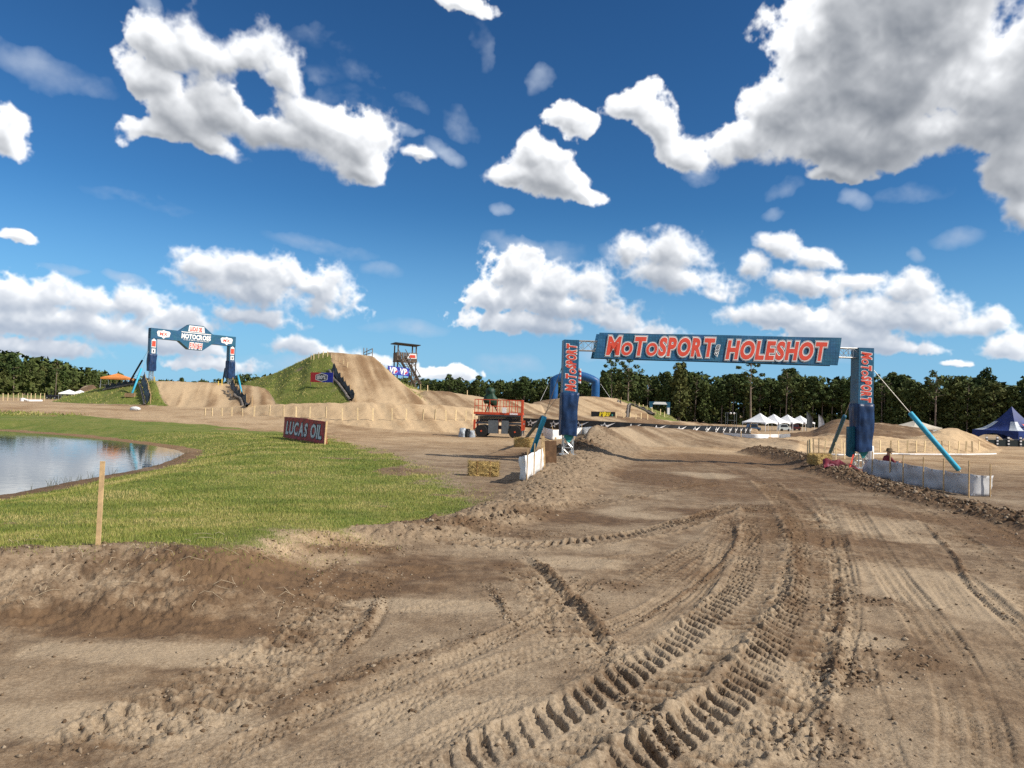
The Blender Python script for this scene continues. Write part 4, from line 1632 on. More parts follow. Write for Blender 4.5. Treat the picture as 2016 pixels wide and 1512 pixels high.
def finish_arch():
    pa, pb = P(297, 750, 85.5), P(452, 757, 92)
    A = Vector((pa[0], pa[1], gz(pa[0], pa[1]))); B = Vector((pb[0], pb[1], gz(pb[0], pb[1])))
    root = thing('finish_arch', ((A + B) / 2)[:], 'blue finish line arch with octagonal centre panel standing on the dirt jump', 'arch')
    X = (B - A); X.z = 0
    L = X.length
    X.normalize()
    N = Vector((X.y, -X.x, 0))
    if N.y > 0:
        N = -N
    Zu = Vector((0, 0, 1))
    zt = [P(297, 646, A.y)[2], P(452, 663, B.y)[2]]
    zl = [P(297, 666, A.y)[2], P(452, 685, B.y)[2]]
    for k, C in enumerate((A, B)):
        lattice(MB(), (C.x, C.y, C.z - .2), (C.x, C.y, zt[k] - .05), .36, X, N, 10, .03, .016).build('tower', M_ALU, root)
        w2 = .36
        cs = [X * w2 + N * w2, -X * w2 + N * w2, -X * w2 - N * w2, X * w2 - N * w2]
        z2 = zt[k] - 3.0
        lo = [Vector((C.x, C.y, z2)) + c for c in cs]; hi = [Vector((C.x, C.y, zt[k])) + c for c in cs]
        MB().add(lo + hi, [(0, 1, 5, 4), (1, 2, 6, 5), (2, 3, 7, 6), (3, 0, 4, 7), (4, 5, 6, 7)]).build('tower_skin', M_DOT, root)
        zw = zt[k] - 4.75 if k == 0 else zt[k] - 4.95
        tarp('tower_wrap', M_NAVY, root, (C.x, C.y), zw, z2 + .12, .42, .42, X, N, 21 + k, .12 * k)
        O = Vector((C.x, C.y, 0)) + N * (w2 + .02)
        # stacked small sponsor marks
        MB().prism([(-.24, 0), (.24, 0), (.24, .8), (0, 1.0), (-.24, .8)], .012, O + Zu * (zt[k] - 2.15), X, Zu, N).build('sponsor_mark', M_PRINTW, root)
        MB().prism([(-.20, 0), (.20, 0), (.20, .62), (-.20, .62)], .012, O + Zu * (zt[k] - 2.05) + N * .008, X, Zu, N).build('sponsor_mark', M_RED, root)
        MB().prism([(-.20, 0), (.20, 0), (.20, .52), (-.20, .52)], .012, O + Zu * (zt[k] - 2.80), X, Zu, N).build('sponsor_mark', M_PRINTW, root)
        MB().prism([(-.05, .1), (.07, .1), (.05, .38), (-.07, .38)], .012, O + Zu * (zt[k] - 2.80) + N * .008, X, Zu, N).build('sponsor_mark', M_DARK, root)
    sl_ = (Vector((0, 0, zt[1] - zt[0])) + X * L).normalized()
    O = Vector((A.x, A.y, zt[0])) + N * .40 - X * .36
    W = L + .72
    hb = zt[0] - zl[0]
    # header with an octagonal swelling in the middle
    c0, c1 = W * .33, W * .70
    prof = [(0, -hb), (c0 - .1, -hb), (c0 + 1.0, -hb - .85), (c1 - 1.0, -hb - .85), (c1 + .1, -hb), (W, -hb), (W, 0), (c1 + .1, 0), (c1 - 1.0, .85), (c0 + 1.0, .85), (c0 - .1, 0), (0, 0)]
    MB().prism(prof, .80, O, sl_, Zu, N).build('header', M_DOT, root)
    ct = O + N * .012
    cm = (c0 + c1) / 2
    MB().prism([(c0 + .85, .05), (c1 - .85, .05), (c1 - .95, .75), (c0 + .95, .75)], .008, ct, sl_, Zu, N).build('name_panel', M_PRINTW, root)
    lettering('lettering', T('LUCAS OIL'), ct + sl_ * (c0 + 1.05) + Zu * .14, sl_, Zu, N, c1 - c0 - 2.2, .48, [(0.03, M_RED, .008)], root, gap=.08)
    MB().prism([(c0 + .1, -.12), (c1 - .1, -.12), (c1 - .1, -.02), (c0 + .1, -.02)], .008, ct, sl_, Zu, N).build('rule', M_PRINTW, root)
    lettering('lettering', T('MOTOCROSS'), ct + sl_ * (c0 + .12) + Zu * (-.78), sl_, Zu, N, c1 - c0 - .24, .52, [(0.04, M_PRINTW, .006)], root, gap=.08, shear=.08)
    lettering('lettering', T('CHAMPIONSHIP'), ct + sl_ * (c0 + .35) + Zu * (-.98), sl_, Zu, N, c1 - c0 - .7, .12, [(0.01, M_PRINTW, .006)], root, gap=.3, shear=0)[0]['kind'] = 'stuff'
    lettering('lettering', T('FINISH'), ct + sl_ * (c0 + 1.05) + Zu * (-hb - .72), sl_, Zu, N, c1 - c0 - 2.15, .62, [(.10, M_PRINTW, .0), (0.0, M_RED, .008)], root, gap=.14)
    for u in (W * .14, W * .885):
        b_ = [(-.75, .18), (-.62, -.28), (-.2, -.34), (0, -.52), (.2, -.34), (.62, -.28), (.75, .18), (.6, .34), (.2, .36), (0, .46), (-.2, .36), (-.6, .34)]
        MB().prism(b_, .008, ct + sl_ * u - Zu * (hb * .5), sl_, Zu, N).build('badge', M_PRINTW, root)
        lettering('lettering', T('MX'), ct + sl_ * (u - .45) - Zu * (hb * .5 + .18), sl_, Zu, N, .9, .36, [(.0, M_RED, .006)], root)
    # guys with padded sleeves
    dk = mat('navy_foam', (.012, .025, .06), .6, .1, 5)
    guy(root, A + Zu * 3.6 - X * .3, G(259, 777), .45, .98, M_CYAN, .11)
    guy(root, A + Zu * 3.4 - X * .3 - N * .3, Vector((P(254, 741, 92)[0], 92, gz(P(254, 741, 92)[0], 92))), .30, .97, dk, .10)
    guy(root, B + Zu * 3.4 + X * .3 + N * .2, G(478, 784), .5, .98, M_CYAN, .10)
    q = P(436, 744, 97)
    guy(root, B + Zu * 3.2 - X * .3 - N * .3, (q[0], 97, gz(q[0], 97)), .30, .97, dk, .09)


finish_arch()


def inflatable_arch():
    a, b = P(1090, 786, 113), P(1172, 786, 113)
    z0 = min(gz(a[0], a[1]), gz(b[0], b[1]))
    root = thing('inflatable_arch', ((a[0] + b[0]) / 2, 113, z0), 'plain blue inflatable arch with rounded top on the far jump', 'arch')
    zs = P(1090, 745, 113)[2]
    zt = P(1130, 728, 113)[2]
    mb = MB()
    path = [(a[0], gz(a[0], 113) - .2), (a[0], zs - 1.0)]
    n = 12
    for i in range(n + 1):
        t = i / n
        x = a[0] + (b[0] - a[0]) * t
        z = zs - .2 + (zt - zs - .55) * math.sin(math.pi * t)
        path.append((x, z))
    path += [(b[0], zs - 1.0), (b[0], gz(b[0], 113) - .2)]
    rad = .60
    rings = []
    m = 12
    for i, (x, z) in enumerate(path):
        p0 = Vector(path[max(0, i - 1)]); p1 = Vector(path[min(len(path) - 1, i + 1)])
        d = (p1 - p0).normalized()
        nx, nz = -d.y, d.x
        ring = []
        for k in range(m):
            t = 2 * math.pi * k / m
            ring.append((x + nx * math.cos(t) * rad, 113 + math.sin(t) * rad, z + nz * math.cos(t) * rad))
        rings.append(ring + [ring[0]])
    mb.sheet(rings)
    mb.build('tube', M_BLUE, root, smooth=True)
    for s, px in ((-1, 1063), (1, 1200)):
        e = a if s < 0 else b
        q = P(px, 786, 113)
        MB().tube((e[0] + s * .7, 113, zs - .6), (q[0], 112, gz(q[0], 112)), .02, n=5).build('tether', M_PRINTW, root)
    # flag beside it
    f = P(1133, 775, 70)
    fz = gz(f[0], 70)
    fl = thing('flag_pole', (f[0], 70, fz), 'red and white flag on a thin pale pole behind the padded tower', 'flag')
    ztop = P(1133, 724, 70)[2]
    MB().tube((f[0], 70, fz - .2), (f[0], 70, ztop), .035, n=6).build('pole', mat('pale_pole', (.55, .62, .62), .5, .1, 8), fl)
    colors = [M_PRINTW, M_RED]
    for k in range(7):
        rows = []
        for i in range(2):
            z = ztop - .05 - (k + i) * .19
            rows.append([(f[0] + .05 + .42 * j / 4, 70 + .06 * math.sin(j * 1.4), z + .03 * math.sin(j * 1.2)) for j in range(5)])
        MB().sheet(rows, .006, (0, -1, 0)).build('stripe', colors[k % 2], fl)
    MB().prism([(.04, -.65), (.26, -.65), (.26, -.25), (.04, -.25)], .004, (f[0], 69.93, ztop - .1), (1, 0, 0), (0, 0, 1), (0, -1, 0)).build('canton', M_NAVY, fl)


inflatable_arch()


def small_far_arch():
    a, b = P(1281, 820, 116), P(1315, 824, 116)
    A = Vector((a[0], 116, gz(a[0], 116))); B = Vector((b[0], 116, gz(b[0], 116)))
    root = thing('far_arch', A[:], 'small white and blue truss arch beside the grassy flank of the far jump', 'arch')
    zt = P(1298, 791, 116)[2]; zl = P(1298, 797, 116)[2]
    for C in (A, B):
        MB().box((C.x, C.y, (C.z + zl) / 2 - .1), (.45, .45, zl - C.z + .2)).build('post', M_TEAL, root)
        MB().box((C.x, C.y - .24, zl - .9), (.34, .03, 1.0)).build('post_panel', M_PRINTW, root)
    MB().box(((A.x + B.x) / 2, 116, (zt + zl) / 2), (B.x - A.x + .5, .5, zt - zl)).build('header', M_TEAL, root)
    MB().prism([(-1.1, -.16), (1.1, -.16), (.8, .2), (-.8, .2)], .02, ((A.x + B.x) / 2, 115.72, (zt + zl) / 2), (1, 0, 0), (0, 0, 1), (0, -1, 0)).build('header_panel', M_PRINTW, root)


small_far_arch()


# ---------------------------------------------------------------- boards and banners
def plane_frame(a, b):
    a, b = Vector(a), Vector(b)
    X = b - a
    L = X.length
    X = X / L
    N = Vector((X.y, -X.x, 0)).normalized()
    if N.y > 0:
        N = -N
    return X, N, L


def a_frame_sign():
    a, b = G(557, 862), G(640, 875)
    a[2] = gz(a[0], a[1]); b[2] = gz(b[0], b[1])
    root = thing('a_frame_sign', a, 'dark red a-frame board with grey lettering at the edge of the lawn', 'sign')
    X, N, L = plane_frame((a[0], a[1], 0), (b[0], b[1], 0))
    Zu = Vector((0, 0, 1))
    h = 1.12
    A = Vector(a)
    lean = .05
    Yv = (Zu * h - N * lean)
    Yn = Yv.normalized()
    Nn = (N * h + Zu * lean).normalized()
    m = mat('maroon_board', (.42, .028, .030), .55, .25, 3)
    split = .58
    MB().prism([(0, .03), (L * split - .01, .03), (L * split - .01, Yv.length + .03), (0, Yv.length)], .02, A, X, Yn, Nn).build('front_panel', m, root)
    MB().prism([(L * split + .01, .03), (L, .03), (L, Yv.length - .04), (L * split + .01, Yv.length)], .02, A, X, Yn, Nn).build('front_panel', m, root)
    Bk = A - N * (2 * lean)
    Y2 = (Zu * h + N * lean).normalized()
    N2 = (-N * h + Zu * lean).normalized()
    MB().prism([(0, .03), (L, .03), (L, Yv.length - .05), (0, Yv.length - .03)], .02, Bk, X, Y2, N2).build('rear_panel', m, root)
    e = A + X * (L + .03)
    MB().bar(e + N * .02, e + Yv + N * .02, .09, .05, X).build('end_post', M_WOOD, root)
    grey = mat('grey_letters', (.62, .64, .66), .6, .05, 4)
    O = A + Nn * .006 + Yn * .24
    lettering('lettering', [(c, 1, 1, 0) for c in 'LUCAS'], O + X * .45, X, Yn, Nn, L * .54, .66, [(.05, M_DARK, .003), (.0, grey, .008)], root, gap=.10, shear=.16, bold=.03)
    lettering('lettering', [(c, 1, 1, 0) for c in 'OIL'], O + X * (L * .665), X, Yn, Nn, L * .26, .66, [(.05, M_DARK, .003), (.0, grey, .008)], root, gap=.10, shear=.12, bold=.03)


a_frame_sign()


def panel_sign(name, label, quad_px, d, post_m, cat='banner'):
    """upright sheet between its bottom corners given in the photograph at depth d (left, right)"""
    (x0, yb0, yt0), (x1, yb1, yt1) = quad_px
    d0, d1 = d if d else (G(x0, yb0 + 5)[1] - .6, G(x1, yb1 + 5)[1] - .6)
    a = P(x0, yb0, d0); b = P(x1, yb1, d1)
    za, zb = P(x0, yt0, d0)[2], P(x1, yt1, d1)[2]
    g0 = gz(a[0], a[1]); g1 = gz(b[0], b[1])
    root = thing(name, (a[0], a[1], min(g0, g1)), label, cat)
    X, N, L = plane_frame((a[0], a[1], 0), (b[0], b[1], 0))
    X3 = (Vector(b) - Vector(a)).normalized()
    for q, zt in ((a, za), (b, zb)):
        gq = gz(q[0], q[1])
        MB().bar((q[0] - N.x * .05, q[1] - N.y * .05, gq - .2), (q[0] - N.x * .05, q[1] - N.y * .05, zt + .05), .06).build('post', post_m, root)
    h = za - a[2]
    return root, Vector(a), X3, N, (Vector(b) - Vector(a)).length, h


def hundred_sign():
    root, A, X, N, L, h = panel_sign('hillside_banner', 'red and blue banner with white hexagon on the grassy hill flank', ((611, 752, 733), (655, 753, 732)), None, M_OLDWOOD)
    Zu = Vector((0, 0, 1))
    mr = mat('bright_red_print', (.62, .03, .035), .5, .06, 2)
    mb_ = mat('royal_blue_print', (.015, .03, .42), .5, .06, 2)
    MB().prism([(0, 0), (L * .52, 0), (L * .46, h), (0, h)], .02, A, X, Zu, N).build('red_half', mr, root)
    MB().prism([(L * .52, 0), (L, 0), (L, h), (L * .46, h)], .02, A, X, Zu, N).build('blue_half', mb_, root)
    c = A + X * (L * .5) + Zu * (h * .5) + N * .006
    hexa = lambda s, t: [(-s, -t * .55), (-s * .05, -t), (s * .05, -t), (s, -t * .55), (s, t * .55), (s * .05, t), (-s * .05, t), (-s, t * .55)]
    MB().prism(hexa(L * .27, h * .44), .006, c, X, Zu, N).build('hexagon', M_PRINTW, root)
    MB().prism(hexa(L * .235, h * .36), .006, c + N * .008, X, Zu, N).build('hexagon_fill', mat('dark_grey_print', (.05, .055, .07), .5, .1, 3), root)
    lettering('lettering', T('100%'), c - X * (L * .19) - Zu * (h * .19) + N * .012, X, Zu, N, L * .38, h * .38, [(.03, M_PRINTW, .004)], root, shear=.1)


hundred_sign()


def vp_sign():
    root, A, X, N, L, h = panel_sign('blue_logo_board', 'blue board with two white letter logos on posts below the wooden tower', ((764, 736, 720), (805, 741, 722)), (91.5, 94.5), M_OLDWOOD, 'sign')
    Zu = Vector((0, 0, 1))
    m = mat('ultramarine_print', (.025, .03, .33), .5, .06, 2)
    MB().prism([(0, 0), (L, 0), (L, h), (0, h)], .03, A, X, Zu, N).build('panel', m, root)
    pk = mat('pink_red_print', (.62, .06, .10), .5, .06, 2)
    for k in (0, 1):
        o = A + X * (L * (.03 + .49 * k)) + N * .006
        el = [(L * .23 + L * .215 * math.cos(t), h * .48 + h * .40 * math.sin(t)) for t in [i * math.pi / 10 for i in range(20)]]
        MB().prism(el, .004, o, X, Zu, N).build('oval', mat('pale_blue_print', (.30, .32, .62), .5, .05, 3), root)
        el = [(L * .23 + L * .19 * math.cos(t), h * .48 + h * .33 * math.sin(t)) for t in [i * math.pi / 10 for i in range(20)]]
        MB().prism(el, .004, o + N * .006, X, Zu, N).build('oval_fill', m, root)
        MB().prism([(L * .24, h * .12), (L * .42, h * .45), (L * .34, h * .66), (L * .22, h * .3)], .004, o + N * .014, X, Zu, N).build('flash', pk, root)
        lettering('lettering', T('VP'), o + X * (L * .03) + Zu * (h * .14) + N * .020, X, Zu, N, L * .32, h * .74, [(.02, M_PRINTW, .003)], root, shear=0)


vp_sign()


def yellow_sign():
    root, A, X, N, L, h = panel_sign('black_sponsor_banner', 'black banner with yellow script lettering on the long dirt bank', ((1164, 820, 810), (1211, 821, 810)), (72.6, 72.6), M_WOOD)
    Zu = Vector((0, 0, 1))
    MB().prism([(0, 0), (L, 0), (L, h), (0, h)], .02, A, X, Zu, N).build('panel', mat('black_print', (.010, .010, .011), .45, .2, 3), root)
    ye = mat('yellow_print', (.80, .62, .03), .5, .05, 3)
    lettering('lettering', T('Bel-Ray'), A + X * (L * .33) + Zu * (h * .14) + N * .006, X, Zu, N, L * .48, h * .72, [(.03, ye, .004)], root, shear=.3, gap=.05)
    MB().prism([(L * .86, h * .12), (L * .90, h * .12), (L * .91, h * .55), (L * .85, h * .55)], .004, A + N * .006, X, Zu, N).build('can_mark', mat('green_print', (.05, .30, .22), .5, .1, 3), root)


yellow_sign()


# long black banner with white stars, hung on stakes along the bank
STAR = []
for i in range(10):
    r_ = 1.0 if i % 2 == 0 else .42
    t = math.pi / 2 + i * math.pi / 5
    STAR.append((r_ * math.cos(t), r_ * math.sin(t)))


def star_banner():
    top_px = [(1030, 823, 63), (1100, 826, 61.5), (1180, 829, 60.5), (1260, 833, 60.5), (1340, 837, 61.5), (1400, 838, 65), (1440, 840, 70), (1478, 841, 77)]
    bot_px = [(1030, 841, 63), (1100, 845, 61.5), (1180, 848, 60.5), (1260, 852, 60.5), (1340, 855, 61.5), (1400, 855, 65), (1440, 855, 70), (1478, 855, 77)]
    tp = smooth_line([P(*p) for p in top_px], 8)
    bt = smooth_line([P(*p) for p in bot_px], 8)
    for p, q in zip(tp, bt):
        g = gz(q[0], q[1])
        lift = max(0, g + .02 - q[2])
    root = thing('star_banner', bt[0], 'long black banner with white star logos along the inside of the far turn', 'banner')
    g0 = [[Vector(p) for p in bt], [Vector((p + q) / 2) + Vector((0, -.03 * (i % 3), 0)) for i, (p, q) in enumerate(zip(tp, bt))], [Vector(q) for q in tp]]
    MB().sheet(g0, .012, (0, -1, 0)).build('cloth', mat('black_print', (.010, .010, .011), .45, .2, 3), root)
    n = len(tp)
    seg = np.concatenate([[0], np.cumsum(np.linalg.norm(np.diff(tp, axis=0), axis=1))])
    s = .7
    while s < seg[-1] - .5:
        i = min(n - 2, int(np.searchsorted(seg, s)) - 1 if s > 0 else 0)
        f = (s - seg[i]) / (seg[i + 1] - seg[i])
        tpt = Vector(tp[i] * (1 - f) + tp[i + 1] * f); bpt = Vector(bt[i] * (1 - f) + bt[i + 1] * f)
        X, N, _ = plane_frame(tuple(tp[i][:2]) + (0,), tuple(tp[i + 1][:2]) + (0,))
        Zu = (tpt - bpt)
        h = Zu.length
        Zu.normalize()
        c = (tpt + bpt) / 2 + N * .06
        R = h * .40
        outer = [(u * R * 1.1 + v * R * .15, v * R) for u, v in STAR]
        tail = [(.3 * R, .1 * R), (2.9 * R, 1.0 * R), (.75 * R, -.25 * R)]
        st = MB()
        inner = [(u * .62, v * .62) for u, v in outer]
        m_ = 10
        vs = [c + X * u + Zu * v for u, v in outer] + [c + X * u + Zu * v for u, v in inner]
        st.add(vs, [(k, (k + 1) % m_, (k + 1) % m_ + m_, k + m_) for k in range(m_)])
        st.build('star', M_PRINTW, root)
        MB().prism(tail, .006, c + N * .012, X, Zu, N).build('star_tail', M_PRINTW, root)
        s += 2.05
    for px, py, d in [(1030, 823, 63.1), (1148, 829, 61), (1187, 832, 60.7), (1240, 837, 60.6), (1290, 839, 61), (1340, 841, 61.7), (1400, 840, 65.2), (1440, 840, 70.2), (1478, 841, 77.2)]:
        p = P(px, py - 5, d)
        MB().bar((p[0], p[1] + .03, gz(p[0], p[1]) - .2), (p[0], p[1] + .03, p[2]), .05).build('stake', M_WOOD, root)


star_banner()


# ---------------------------------------------------------------- stakes
STAKE_V = MB().box((0, 0, .5), (.045, .022, 1.0))


def make_stake_mesh():
    mb = MB()
    mb.add([(-.022, -.011, -.25), (.022, -.011, -.25), (.022, .011, -.25), (-.022, .011, -.25),
            (-.022, -.011, 1), (.022, -.011, .995), (.022, .011, .998), (-.022, .011, 1.0)],
           [(3, 2, 1, 0), (4, 5, 6, 7), (0, 1, 5, 4), (1, 2, 6, 5), (2, 3, 7, 6), (3, 0, 4, 7)])
    return mb


STAKE = {}


def stake(x, y, h, label, group, tilt=None, w=1.0, m=None):
    m = m or mat('pale_stake_wood', (.78, .60, .34), .75, .10, 12)
    if m.name not in STAKE:
        o = make_stake_mesh().build('wooden_stake', m)
        STAKE[m.name] = o.data
    else:
        o = bpy.data.objects.new('wooden_stake', STAKE[m.name])
        COL.objects.link(o)
    o.location = (x, y, gz(x, y) - .02)
    o.scale = (w, w, h)
    t = tilt or (rnd.uniform(-.05, .05), rnd.uniform(-.05, .05))
    o.rotation_euler = (t[0], t[1], rnd.uniform(-.6, .6))
    tag(o, label, 'stake', group)
    return o


def stake_row(px_list, label, group, w=1.0, m=None):
    for px, yt, yb in px_list:
        p = G(px, yb)
        h = max(.35, P(px, yt, p[1])[2] - p[2])
        stake(p[0], p[1], h, label, group, None, w, m)


p_ = G(193, 1074)
s0 = stake(p_[0], p_[1], P(201, 908, p_[1])[2] - gz(p_[0], p_[1]) + .02, 'square wooden stake standing alone in the lawn above the cut dirt bank', 'single stake', (0.0, math.radians(.6)), 1.0, M_WOOD)
s0.scale = (1.02, 1.5, s0.scale[2])
s0.rotation_euler = (0, math.radians(.5), .25)
stake_row([(403, 803, 818), (417, 803, 819), (437, 802, 819), (456, 801, 819), (477, 803, 819), (500, 798, 820), (530, 797, 820), (558, 797, 821), (583, 800, 822), (610, 800, 823), (641, 800, 823), (674, 803, 827),
           (704, 802, 827), (734, 803, 828), (772, 803, 827), (799, 804, 827), (832, 805, 828), (856, 805, 827), (878, 806, 828), (897, 806, 828), (917, 807, 829), (931, 807, 829)],
          'thin pale stake in the row across the face of the sandy banked turn', 'stakes along the sandy banked turn', 2.1)
stake_row([(x, 774, 789) for x in (6, 15, 26, 35, 44, 53, 61, 69, 79, 87)], 'thin pale stake in the row before the dry yellow field', 'stakes before the yellow field', 1.9)
stake_row([(652, 694, 704), (660, 697, 708), (668, 702, 712), (676, 706, 718), (684, 712, 724), (645, 691, 702), (636, 691, 704), (627, 693, 706), (618, 696, 708), (612, 698, 708)],
          'thin pale stake near the top of the tall hill beside the jump face', 'stakes on the tall hill', 2.1)
stake_row([(1590, 866, 900), (1594, 864, 902), (1597, 862, 900), (1602, 862, 898), (1612, 862, 898), (1623, 862, 897), (1641, 862, 894), (1657, 864, 893), (1663, 870, 904), (1646, 870, 905)],
          'tall thin stake in the cluster around the straw bale right of the track', 'stakes round the right straw bale', 1.2)
stake_row([(x, 866 + (x - 1733) * .01, 890) for x in (1733, 1753, 1769, 1786, 1804, 1820, 1838, 1855, 1869, 1887, 1901, 1914, 1928)],
          'thin pale stake in the row along the light sandy bank', 'stakes along the light sandy bank', 1.8)
stake_row([(1213, 812, 823), (1228, 812, 824), (1240, 812, 824), (1252, 814, 825), (1262, 812, 825), (1275, 815, 827)],
          'short stake at the foot of the far jump face', 'stakes at the far jump', 1.8)
stake_row([(1250, 790, 800), (1258, 793, 803), (1266, 796, 806), (1274, 798, 809), (1284, 801, 812), (1300, 805, 818), (1308, 810, 821)],
          'stake in the row down the grassy side of the far jump', 'stakes down the grassy side of the far jump', 1.9)
stake_row([(828, 756, 767), (836, 757, 767), (842, 758, 769), (920, 768, 777), (1013, 776, 787)], 'stake on the crest behind the tall hill', 'stakes on the rear crest', 1.9)
stake_row([(1093, 832, 846), (1077, 838, 850), (1085, 838, 850), (1110, 835, 848), (1122, 836, 848)], 'thin stake on the low bank behind the padded tower', 'stakes behind the padded tower', 1.3)
stake_row([(304, 741, 749), (437, 745, 757), (430, 750, 757)], 'stubby yellow stake on the lip of the finish jump', 'stakes on the finish jump lip', 2.4, mat('yellow_stake', (.75, .55, .12), .7, .1, 8))


# ---------------------------------------------------------------- cloth fences on stakes
def cloth_fence(name, label, pts_px, hgt_px, m, stakes_px, grp=None, sag=.02, flat=False):
    G_ = (lambda a, b: GZ(a, b)) if flat else G
    """pts_px: bottoms (px,py); hgt_px: tops (py); stands on the ground where each pixel meets it"""
    bots = [G_(a, b) for a, b in pts_px]
    tops = [P(a, t, q[1]) for (a, b), t, q in zip(pts_px, hgt_px, bots)]
    root = thing(name, (bots[0][0], bots[0][1], gz(bots[0][0], bots[0][1])), label, 'fence', grp)
    bl = smooth_line(bots, 6); tl = smooth_line(tops, 6)
    X, N, L = plane_frame((bl[0][0], bl[0][1], 0), (bl[-1][0], bl[-1][1], 0))
    rows = []
    R = 6
    for i in range(R + 1):
        t = i / R
        row = []
        for j in range(len(bl)):
            b = Vector(bl[j]); u = Vector(tl[j])
            b.z = gz(b.x, b.y) + .01 if i == 0 else b.z
            w = sag * math.sin(j * 1.05 + i * .9) + sag * .7 * math.sin(j * .37 - i * 1.7)
            row.append(b.lerp(u, t) + N * w + Vector((0, 0, -sag * .6 * abs(math.sin(j * math.pi / 6)) if i == R else 0)))
        rows.append(row)
    MB().sheet(rows, .004, N).build('cloth', m, root, smooth=True)
    for px, yt, yb in stakes_px:
        p = G_(px, yb)
        q = P(px, yt, p[1])
        g = gz(p[0], p[1])
        MB().bar((p[0] + N.x * .04, p[1] + N.y * .04, g - .25), (p[0] + N.x * .04, p[1] + N.y * .04, q[2]), .038, .022, N).build('stake', M_WOOD, root)
    return root


cloth_fence('cloth_fence', 'sunlit white cloth fence with wooden stakes left of the track near the straw bale', [(1023, 945), (1034, 946), (1048, 938), (1062, 928), (1070, 921)],
            [899, 897, 891, 885, 882], M_WHITE, [(1034, 884, 946), (1048, 873, 939), (1062, 868, 928)], None, .02)
cloth_fence('cloth_fence', 'low white cloth fence passing behind the left padded tower', [(1068, 862), (1085, 866), (1100, 865), (1125, 861), (1150, 856), (1172, 849)],
            [840, 845, 846, 843, 841, 839], M_WHITE, [(1071, 832, 862), (1088, 838, 866), (1112, 838, 864), (1146, 833, 857)], None, .02)
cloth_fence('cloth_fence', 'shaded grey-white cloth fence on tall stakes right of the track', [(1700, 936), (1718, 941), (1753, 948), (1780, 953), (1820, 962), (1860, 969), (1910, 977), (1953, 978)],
            [906, 903, 908, 912, 919, 926, 933, 936], mat('shade_greyed_white_cloth', (.50, .50, .51), .7, .08, 2, bump=.015, bscale=3), [(1719, 889, 941), (1754, 892, 948), (1780, 895, 954), (1820, 900, 963), (1860, 903, 970), (1910, 907, 980), (1952, 914, 979)], None, .035, True)  # white cloth in a greyer copy, its shade partly put into the colour
cloth_fence('cloth_fence', 'far bright white cloth strip on low stakes beyond the berm', [(1425, 856), (1460, 861), (1500, 864), (1530, 864), (1556, 861)],
            [852, 854, 855, 855, 854], M_WHITE, [(1458, 848, 861), (1494, 848, 863), (1515, 848, 864), (1531, 849, 864), (1553, 850, 861)], None, .01)


def plank_stack():
    p = G(1078, 918)
    root = thing('plank_prop', (p[0], p[1], gz(p[0], p[1])), 'brown plywood boards leaning upright behind the sunlit white fence', 'boards')
    for i, (px, yb, yt, w) in enumerate(((1071, 921, 858, .10), (1083, 913, 868, .42), (1068, 905, 853, .07), (1094, 905, 861, .06))):
        q = G(px, yb)
        t = P(px + (-2 if i == 0 else 0), yt, q[1])
        MB().bar((q[0], q[1], gz(q[0], q[1]) - .05), (t[0], t[1] + .05, t[2]), w, .03, (0, 1, 0)).build('board', M_WOOD if i in (0, 3) else mat('brown_ply', (.20, .11, .055), .8, .2, 6), root)
    a = G(1066, 905); b = G(1092, 905)
    MB().bar((a[0], a[1] + .06, P(1066, 862, a[1])[2]), (b[0], b[1] + .06, P(1092, 872, b[1])[2]), .05, .03).build('board', M_WOOD, root)


plank_stack()


